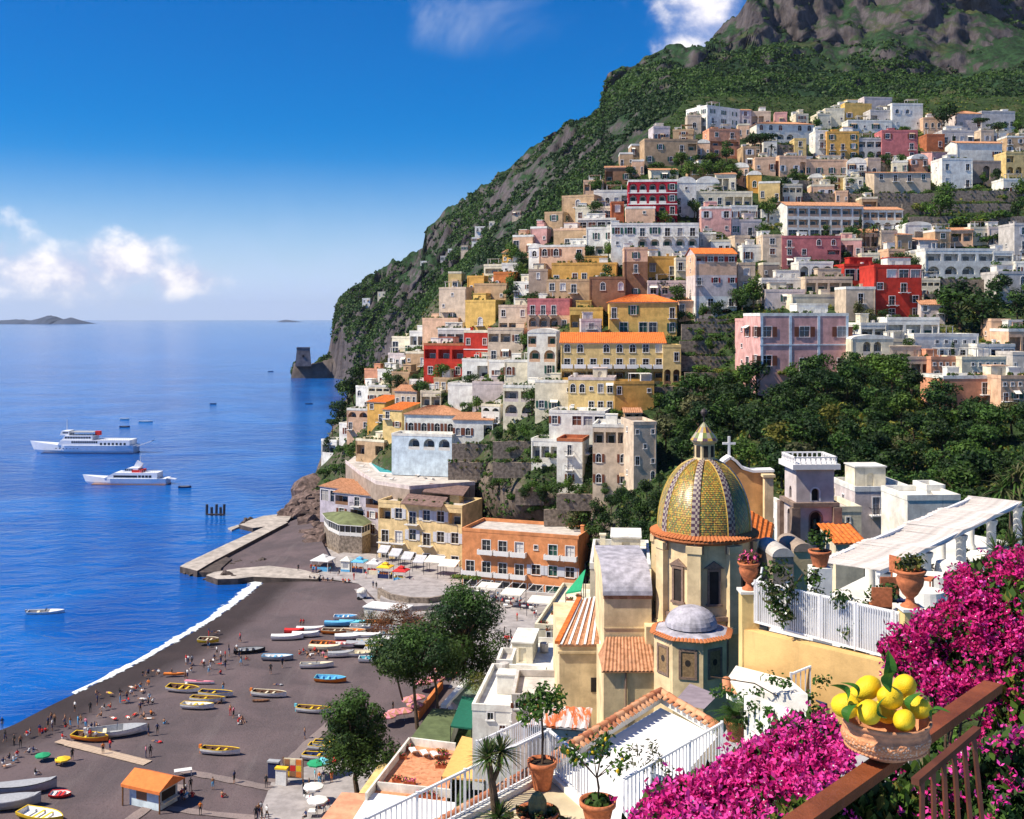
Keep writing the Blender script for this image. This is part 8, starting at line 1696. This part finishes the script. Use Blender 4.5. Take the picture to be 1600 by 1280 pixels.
for i in range(9): O('picture', MB().box(-1.15+.78*(i % 3), -.45+.78*(i % 3), -.09, -.052, .62+.78*(i//3), 1.32+.78*(i//3)).mesh('picture', CLR[pcs[i]]), bd)
for sx in (-1.3, 1.3): O('post', MB().box(sx-.06, sx+.06, -.06, .06, 0, 3.1).mesh('post', WOOD), bd)
land('notice board', 458, 1206, bd, 12, 14)
for x, y, c, lab in ((428, 1215, 'navy', 'dark blue ticket booth next to the notice board'), (440, 1226, 'white', 'white and yellow sign stand beside the notice board')):
  t = thing('stand', lab, 'stand', Pz(x, y, 1.08), R(-10)); O('panel', MB().box(-.7, .7, -.3, .3, 0, 2.0).mesh('panel', CLR[c]), t); O('top', MB().box(-.8, .8, -.4, .4, 2.003, 2.2).mesh('top', CLR['grey' if c == 'navy' else 'yellow']), t)
for x, y, c, z, lab in ((490, 1254, 'white', 1.07, 'round white parasol over the cafe tables, upper of two'), (496, 1276, 'white', 1.07, 'round white parasol over the cafe tables, lower of two'), (495, 1216, 'green', 1.07, 'green parasol over the fruit stand by the lone pine'), (517, 1210, 'red', 1.07, 'red parasol over the fruit stand by the lone pine'), (507, 1213, 'cyan', 1.07, 'light blue parasol between the green and the red one'), (67, 1190, 'green', .8, 'lime green beach parasol lying tilted on the sand'), (98, 1196, 'yellow', .9, 'yellow beach parasol half folded on the sand')):
  o = parasol(lab, Pz(x, y, z), 1.25 if z > 1 else 1.0, c, None, 2.0 if z > 1 else .9); land(lab.split(' over')[0].split(' half')[0].split(' lying')[0], x, y-14, o, 10, 8)
# coral coloured parasols and lamps along the restaurant hedge
for k, (x, y) in enumerate(((618, 1128), (632, 1126), (640, 1108), (652, 1104), (660, 1080), (672, 1076), (690, 1060), (684, 1074), (606, 1134), (648, 1116))):
  o = parasol('', Pz(x, y, 1.05), 1.25, 'pink', 'skin', 1.5, 10, slope=.35, group='coral pink parasols of the beach restaurant'); AUTO.append((o, 'coral pink beach parasol by the restaurant hedge', x, y))
hd = thing('hedge_wall', 'orange brown low wall along the beach side of the restaurant', 'wall', Pz(640, 1140, 1)); a, b2 = Pz(652, 1126, 1)-hd.location, Pz(690, 1076, 1)-hd.location; MB().bar(a+V3((0, 0, .6)), b2+V3((0, 0, .6)), .5, 1.2).obj('masonry', ST('orange'), hd)
t = thing('gutter_roof', 'narrow white roof beam slanting over the restaurant yard', 'roof', P(712, 1085, 150)); t_l = t.location; O('beam', MB().bar(Pz(693, 1104, 5)-t_l, Pz(731, 1062, 5.6)-t_l, .9, .5).mesh('beam', WHITE), t)

# ------------------------------------------------------------------ pines by the beach
def pine(label, x, y, Y, hm, lob, nleaf, leaf, seed, trunks, mats, nm='stone_pine', cat='pine tree', mw=(.6, .25, .15)):
  p = P(x, y, Y); t = thing(nm, label, cat, p); cc = [(a*hm, b*hm, c*hm) for a, b, c, r in lob]; rr = [(r*hm, r*hm, r*hm*.8) for a, b, c, r in lob]
  r = np.random.RandomState(seed); V = []
  v = leaf_cloud(cc, rr, nleaf, leaf, .42, seed, .5, .45); O('crown', np_mesh('crown', v, 4, mats, r.choice(len(mats), nleaf, p=mw[:len(mats)])), t)
  tk = MB()
  for tr in trunks: tk.tube([V3(q[:3])*hm for q in tr], [q[3]*hm for q in tr], 8)
  O('trunk', tk.mesh('trunk', STEM), t); br = MB()
  for a, b, c, r_ in lob:
    s0 = V3(trunks[0][-1][:3])*hm; e0 = V3((a, b, c))*hm; br.tube([s0*.85+V3((0, 0, -.05*hm)), s0.lerp(e0, .5)+V3((0, 0, -.02*hm)), e0], [.014*hm, .010*hm, .005*hm], 5)
  O('limb', br.mesh('limb', STEM), t); land(label.split(' with')[0].split(' at ')[0].split(' standing')[0].split(' next')[0], x, y-hm*F/Y/2, t, 40, 60); return t
def auto_lobes(n, seed, rx, z0, z1, r0, r1, prof):
  r = random.Random(seed); out = []
  for i in range(n):
    f = (i+.5)/n; z = z0+(z1-z0)*f; a = i*2.4+r.uniform(-.4, .4); d = rx*prof(f)*r.uniform(.3, 1.2); out.append((math.cos(a)*d, math.sin(a)*d, z, r.uniform(r0*.7, r1*1.1)*(.6+.5*prof(f))))
  return out
PM = [LS, LD, LG]
pine('largest dark pine beside the square below the orange hotel', 722, 1088, 168, 17.5, auto_lobes(34, 1, .27, .22, .92, .11, .165, lambda f: math.sin(math.pi*(.18+.72*f))**.7), 17000, .27, 1, [[(0, 0, -.02, .028), (.02, 0, .25, .02), (0, 0, .6, .012)], [(.03, 0, -.02, .02), (.08, 0, .2, .014), (.1, 0, .4, .008)]], PM)
pine('leaning pine with thin trunks in front of the largest pine', 652, 1136, 152, 13.2, auto_lobes(24, 2, .34, .52, .98, .11, .18, lambda f: .5+.5*math.sin(math.pi*f)), 11000, .26, 2, [[(0, 0, -.02, .022), (-.03, 0, .35, .016), (-.06, 0, .72, .01)], [(.22, .05, .02, .018), (.2, .03, .4, .014), (.14, 0, .74, .008)]], PM)
pine('small separate pine tuft between the leaning pine and the boats', 612, 1086, 160, 8.0, auto_lobes(10, 3, .4, .45, .95, .12, .2, lambda f: .8), 3500, .24, 3, [[(.2, 0, -.1, .02), (.1, 0, .3, .016), (0, 0, .6, .01)]], PM)
pine('lone round pine on the edge of the beach next to the fruit stand', 556, 1240, 134, 11.8, auto_lobes(30, 4, .37, .34, .98, .13, .19, lambda f: (1-.75*f)**.7 if f > .25 else .55+f*1.6), 13000, .24, 4, [[(.02, 0, -.03, .03), (-.01, 0, .16, .024), (.0, 0, .4, .016)]], PM)
pine('rusty brown tamarisk bush between the boat shed and the largest pine', 625, 992, 185, 5.6, auto_lobes(16, 5, .95, .3, .7, .25, .36, lambda f: .9), 5000, .16, 5, [[(0, 0, -.03, .04), (.1, 0, .3, .03), (.2, 0, .5, .02)]], [LR, LO, STEM], 'tamarisk', 'bush', (.75, .15, .10))
pine('dark shrub at the foot of the olive green roof', 742, 1080, 148, 2.6, auto_lobes(8, 6, 1.2, .4, .7, .3, .4, lambda f: .9), 1200, .14, 6, [[(0, 0, -.03, .03), (.1, 0, .3, .03)]], [LY, LO, LG], 'shrub', 'shrub', (.5, .3, .2))
# ------------------------------------------------------------------ people
SEGS = [('pelvis', 'belly', 2), ('belly', 'chest', 1), ('chest', 'neck', 1), ('neck', 'head', 0), ('head', 'crown', 3)]
def skeleton(pose):
  j = dict(pelvis=(0, 0, .95), belly=(0, 0, 1.12), chest=(0, .01, 1.34), neck=(0, .01, 1.50), head=(0, -.015, 1.60), crown=(0, 0, 1.73))
  for s, n in ((-1, 'l'), (1, 'r')):
    j.update({n+'sho': (s*.19, .01, 1.42), n+'elb': (s*.25, .02, 1.14), n+'wri': (s*.24, -.08, .90), n+'han': (s*.23, -.11, .80), n+'hip': (s*.10, 0, .90), n+'kne': (s*.11, -.02, .50), n+'ank': (s*.11, .02, .08), n+'toe': (s*.13, -.15, .03)})
  if pose == 'walk': j.update(lkne=(-.10, -.18, .52), lank=(-.10, -.16, .10), ltoe=(-.11, -.33, .06), rkne=(.10, .06, .50), rank=(.10, .30, .12), rtoe=(.11, .17, .03), lelb=(-.25, .12, 1.16), lwri=(-.24, .10, .92), lhan=(-.24, .09, .83), relb=(.25, -.06, 1.14), rwri=(.22, -.24, .98), rhan=(.21, -.30, .92))
  if pose in ('sit', 'chair'):
    dz = -.80 if pose == 'sit' else -.43
    for k in list(j):
      if k[1:] not in ('kne', 'ank', 'toe'): j[k] = (j[k][0], j[k][1], j[k][2]+dz)
    for s, n in ((-1, 'l'), (1, 'r')):
      if pose == 'sit': j.update({n+'kne': (s*.16, -.36, .42), n+'ank': (s*.13, -.60, .08), n+'toe': (s*.14, -.76, .05), n+'elb': (s*.27, -.10, .40), n+'wri': (s*.18, -.32, .42), n+'han': (s*.14, -.38, .44)})
      else: j.update({n+'kne': (s*.13, -.42, .50), n+'ank': (s*.13, -.40, .08), n+'toe': (s*.14, -.55, .03), n+'elb': (s*.26, -.12, .76), n+'wri': (s*.16, -.32, .74), n+'han': (s*.12, -.40, .74)})
  if pose == 'lie':
    for k in list(j): x, y, z = j[k]; j[k] = (x*1.15, z-.9, .14-y*.3)
  return j
RAD = dict(pelvis=.135, belly=.125, chest=.15, neck=.055, head=.095, crown=.075, sho=.065, elb=.045, wri=.032, han=.036, hip=.095, kne=.06, ank=.042, toe=.035)
def body(pose):
  j = skeleton(pose); names = list(j); idx = {n: i for i, n in enumerate(names)}; ed = [('pelvis', 'belly'), ('belly', 'chest'), ('chest', 'neck'), ('neck', 'head'), ('head', 'crown')]
  for n in 'lr': ed += [('chest', n+'sho'), (n+'sho', n+'elb'), (n+'elb', n+'wri'), (n+'wri', n+'han'), ('pelvis', n+'hip'), (n+'hip', n+'kne'), (n+'kne', n+'ank'), (n+'ank', n+'toe')]
  me = bpy.data.meshes.new('body'); me.from_pydata([j[n] for n in names], [(idx[a], idx[b2]) for a, b2 in ed], []); o = bpy.data.objects.new('body', me); COL.objects.link(o)
  o.modifiers.new('skin', 'SKIN'); sv = me.skin_vertices[0].data
  for i, n in enumerate(names): r = RAD.get(n, RAD.get(n[1:], .05)); sv[i].radius = (r, r*.85); sv[i].use_root = (n == 'pelvis')
  o.modifiers.new('sub', 'SUBSURF').levels = 1; dg = bpy.context.evaluated_depsgraph_get(); m2 = bpy.data.meshes.new_from_object(o.evaluated_get(dg)); bpy.data.objects.remove(o); m2.name = 'person'
  slot = {('pelvis', 'belly'): 2, ('belly', 'chest'): 1, ('chest', 'neck'): 1, ('neck', 'head'): 0, ('head', 'crown'): 3}
  for n in 'lr': slot.update({('chest', n+'sho'): 1, (n+'sho', n+'elb'): 1, (n+'elb', n+'wri'): 0, (n+'wri', n+'han'): 0, ('pelvis', n+'hip'): 2, (n+'hip', n+'kne'): 2, (n+'kne', n+'ank'): 4, (n+'ank', n+'toe'): 4})
  sl = []
  for p in m2.polygons:
    c = p.center; best = None
    for (a, b2), k in slot.items():
      A, B = V3(j[a]), V3(j[b2]); t = max(0, min(1, (c-A).dot(B-A)/max(1e-6, (B-A).length_squared))); d = (c-A.lerp(B, t)).length-RAD.get(a, RAD.get(a[1:], .05))*.9
      if best is None or d < best[0]: best = (d, k)
    k = best[1]
    if k == 3 and p.normal.y < -.35 and pose != 'lie': k = 0
    sl.append(k)
  for _ in range(5): m2.materials.append(CLR['skin'])
  m2.polygons.foreach_set('material_index', sl); m2.polygons.foreach_set('use_smooth', [True]*len(sl)); m2.update(); return m2
BODY = {p: body(p) for p in ('stand', 'walk', 'sit', 'chair', 'lie')}
PW = dict(stand='standing', walk='walking', sit='sitting', chair='seated', lie='lying')
def person(x, y, pose='stand', top='white', low='navy', z=1.05, rz=None, legs=None, where=''):
  o = O('person', BODY[pose], None, Pz(x, y, z), R(rz) if rz is not None else random.uniform(0, 6.28)); s = random.uniform(.96, 1.06); o.scale = (s, s, s); o['category'] = 'person'; o['group'] = 'people on the beach and the promenade'
  for i, k in enumerate(('skin', top, low, 'brown' if random.random() < .6 else 'black', legs or ('skin' if pose != 'stand' or random.random() < .5 else low))): sl = o.material_slots[i]; sl.link = 'OBJECT'; sl.material = CLR[k]
  lw = 'dark blue' if low == 'navy' else low; AUTO.append((o, f'{PW[pose]} bare chested person in {lw} swimwear' if top == 'skin' else f'{PW[pose]} person in {top} top and {lw} bottoms', x, y)); return o
PL = """294 1039 stand white navy;300 1039 walk grey black;325 1013 stand skin navy;345 1031 stand white navy;352 1032 stand red black;358 1026 stand navy grey;352 1046 walk black navy;370 1021 stand white tan;374 1030 walk black navy;384 1031 sit skin red;345 1054 sit red navy;223 1056 sit black navy;232 1053 sit navy black;212 1077 sit skin red;220 1074 sit skin blue;232 1070 sit orange navy;222 1080 lie skin white;
232 1150 stand black navy;246 1148 walk navy black;228 1184 stand pink navy;235 1183 stand black black;360 1118 stand skin red;365 1122 stand pink black;374 1124 sit white red;372 1132 sit red white;378 1128 sit skin navy;423 1053 stand black black;441 1043 walk navy black;470 980 walk red brown;474 980 stand red skin;
468 1023 sit skin red;474 1020 sit red navy;480 1025 sit skin black;487 1023 lie skin white;492 1018 sit red red;498 1023 sit skin navy;505 1025 sit pink navy;512 1022 sit skin brown;518 1024 sit tan white;509 1028 lie skin red;485 1028 sit white skin;
117 1112 stand white black;141 1114 stand black black;163 1108 sit black white;173 1106 sit skin red;122 1137 stand blue blue;134 1140 stand pink blue;143 1138 sit navy white;151 1138 sit skin white;141 1159 stand red tan;150 1160 stand white tan;113 1188 stand black black;161 1179 stand orange black;172 1174 stand red navy;42 1150 sit red white;47 1147 sit skin blue;62 1150 stand navy red;66 1147 sit red navy;75 1138 stand navy black;80 1131 walk tan navy;71 1145 sit red black;22 1166 stand black black;3 1140 stand navy grey;8 1160 walk black navy;32 1168 stand tan black;46 1177 sit white navy;52 1176 sit navy white;15 1186 sit black navy;21 1190 sit white blue;27 1182 sit red white;5 1194 sit navy white;12 1197 lie skin white;55 1211 sit black white;88 1196 sit red navy;
187 1084 sit black navy;171 1084 lie skin yellow;195 1096 lie skin red;201 1097 sit red blue;223 1101 sit black navy;232 1100 sit black navy;239 1099 sit white black;225 1121 sit skin black;236 1118 sit orange black;232 1124 lie skin white;200 1122 lie red white;210 1118 lie skin red;206 1075 lie skin white;205 1085 sit white navy;248 1053 sit white black;
366 1224 stand navy black;416 1231 stand black black;313 1274 stand orange black;400 1283 stand black black;404 1278 stand tan navy;409 1282 stand brown black;417 1281 walk white black;408 1274 stand grey navy;474 1242 stand black navy;483 1238 stand brown black;476 1251 chair black white;484 1258 chair pink tan;492 1264 chair white black;478 1282 chair navy black;505 1268 chair pink white;512 1262 chair red navy;499 1226 stand orange blue;505 1224 stand navy white;518 1222 stand red orange;492 1222 stand cyan white;
290 1240 chair white navy;298 1236 stand black black;284 1248 chair red navy;300 1246 sit red red;292 1252 chair blue white;
466 893 stand black black;486 893 stand red tan;489 897 chair navy navy;494 896 stand red navy;498 900 chair black white;484 905 sit black navy;491 906 sit navy black;498 907 sit black black;505 907 sit brown navy;512 908 sit navy black;520 908 sit black brown;536 909 sit red navy;540 910 sit orange navy;545 910 sit red black;553 906 stand red red;556 896 stand orange navy;583 919 stand navy black;588 921 stand black black;599 923 sit white red;604 925 sit orange white;608 926 sit red white;612 924 sit red navy;616 926 sit orange red;620 922 sit red white;624 926 sit skin white;596 926 sit tan white;610 921 sit white pink;592 903 stand blue white;612 905 stand yellow black;617 909 stand white blue;622 913 stand blue white;640 912 stand navy black;646 913 chair pink white;650 915 sit pink white;572 904 stand red white;530 899 chair black navy;516 896 stand cyan navy;
735 920 chair black white;742 923 chair white navy;748 926 chair white black;754 928 chair grey navy;760 931 chair white red;766 929 chair black white;772 934 chair white black;778 933 chair blue navy;784 938 chair white red;790 936 chair white black;796 941 chair white brown;802 939 chair grey red;808 944 chair white navy;814 942 chair blue red;820 947 chair white red;826 945 chair white brown;832 949 chair red white;836 946 chair blue navy;775 940 chair red white;785 944 chair red brown;798 948 chair red red;812 950 chair tan red;840 942 chair white navy;825 952 chair red black;
808 970 stand red tan;788 994 stand black black;798 997 walk black black;808 995 stand navy black;790 1003 chair red white;798 1004 chair navy white;806 1002 chair black tan;770 985 stand white white;772 975 walk white navy;820 1000 stand black grey;835 968 stand red white;838 965 walk white navy;826 1004 chair grey white;640 1054 sit navy black;614 1112 stand black black;700 1058 chair red white;708 1062 chair navy white;716 1066 chair brown white;722 1058 chair grey navy;706 1052 stand pink navy;694 1048 chair red navy"""
for row in PL.replace('\n', '').split(';'):
  q = row.split(); person(float(q[0]), float(q[1]), q[2], q[3], q[4], z=1.08 if float(q[0]) > 400 and float(q[1]) > 860 else 1.0)
r_ = random.Random(9)
for k in range(58):
  f = r_.random(); cx, cy = (60+300*f, 1128-150*f) if k % 3 else (r_.uniform(150, 560), r_.uniform(1000, 1230)); x, y = cx+r_.gauss(22, 16), cy+r_.gauss(24, 14)
  if k % 3 == 0 and (y < 1010 or y < 1150-.35*x or inside(x, y, [(380, 960), (660, 960), (660, 1250), (470, 1250), (500, 1100)])): continue
  person(x, y, r_.choice(['stand', 'sit', 'sit', 'lie', 'walk']), r_.choice(['skin', 'skin', 'black', 'white', 'navy', 'red', 'tan', 'grey']), r_.choice(['navy', 'black', 'red', 'white', 'blue', 'brown']), z=1.0)
# chairs and tables under the restaurant pergola and in the square
def cafe_table(x, y, z=1.06, c='white'):
  t = O('cafe_table', None, None, Pz(x, y, z)); t['category'] = 'table'; t['group'] = 'tables of the square restaurants'; mb = MB(); mb.box(-.45, .45, -.45, .45, .70, .75); mb.box(-.46, .46, -.46, .46, .45, .699); O('tablecloth', mb.mesh('tablecloth', CLR[c]), t); O('leg', MB().box(-.04, .04, -.04, .04, 0, .45).mesh('leg', METAL), t); AUTO.append((t, f'small {c} cafe table', x, y)); return t
for x, y in ((745, 928), (757, 933), (769, 936), (781, 940), (793, 944), (805, 948), (818, 951), (830, 954), (739, 932), (752, 938), (766, 942), (790, 950)): cafe_table(x, y)
for x, y in ((792, 1001), (802, 1003), (700, 1054), (712, 1058), (484, 1254), (494, 1262), (488, 1276)): cafe_table(x, y, c='white' if x < 600 else 'red')
# ------------------------------------------------------------------ wording of the labels of repeated things
ORD = ['first', 'second', 'third', 'fourth', 'fifth', 'sixth', 'seventh', 'eighth', 'ninth', 'tenth', 'eleventh', 'twelfth', 'thirteenth', 'fourteenth', 'fifteenth', 'sixteenth', 'seventeenth', 'eighteenth', 'nineteenth', 'twentieth']
def rel_to(px, py, l):
  x0, x1, y0, y1 = l[4]
  if px < x0-4 or px > x1+4: return 'beside' if y0-10 < py < y1+14 else ('above' if py < y0 else 'below')
  return 'above' if py < (y0+y1)/2-2 else ('below' if py > y1 else 'in front of')
USED = {o['label'] for o in S.objects if 'label' in o and o['label']}
pend = {}
for o, ds, px, py in AUTO:
  lm = sorted((l for l in LAND if l[3] is not o), key=lambda l: (max(l[4][0]-px, 0, px-l[4][1])**2+max(l[4][2]-py, 0, py-l[4][3])**2, (l[1]-px)**2+(l[2]-py)**2))[:9]
  c = [f'{ds} {rel_to(px, py, l)} the {l[0]}' for l in lm]; ok = [q for q in c if len(q.split()) <= 13] or [min(c, key=lambda q: len(q.split()))]
  pend.setdefault(ok[0], []).append((px, py, o))
for lab, its in pend.items():
  its.sort(key=lambda t: t[0])
  for i, (px, py, o) in enumerate(its): o['label'] = lab if len(its) == 1 and lab not in USED else f'{lab}, {ORD[min(i, 19)]} from seaward'
for o in S.objects:
  if o.parent is None and 'category' in o and (not o.get('label')): o['label'] = o.name.split('.')[0].replace('_', ' ')+' in the scene'
  if 'label' in o and len(o['label'].split()) > 16: print('LONG', o.name, o['label'])
# sea air
HZT = float(MPTS[..., 2].max())
m = bpy.data.materials.new('haze'); m.use_nodes = True; n = NT(m.node_tree); pv = n.n('ShaderNodeVolumePrincipled'); pv.inputs['Color'].default_value = (.72, .84, 1, 1); pv.inputs['Density'].default_value = 0.000022; pv.inputs['Anisotropy'].default_value = .2
n.t.links.new(pv.outputs[0], n.n('ShaderNodeOutputMaterial').inputs['Volume'])
stuff(MB().box(-31000, 31000, -80, 31000, -33, HZT+4).obj('haze', m))
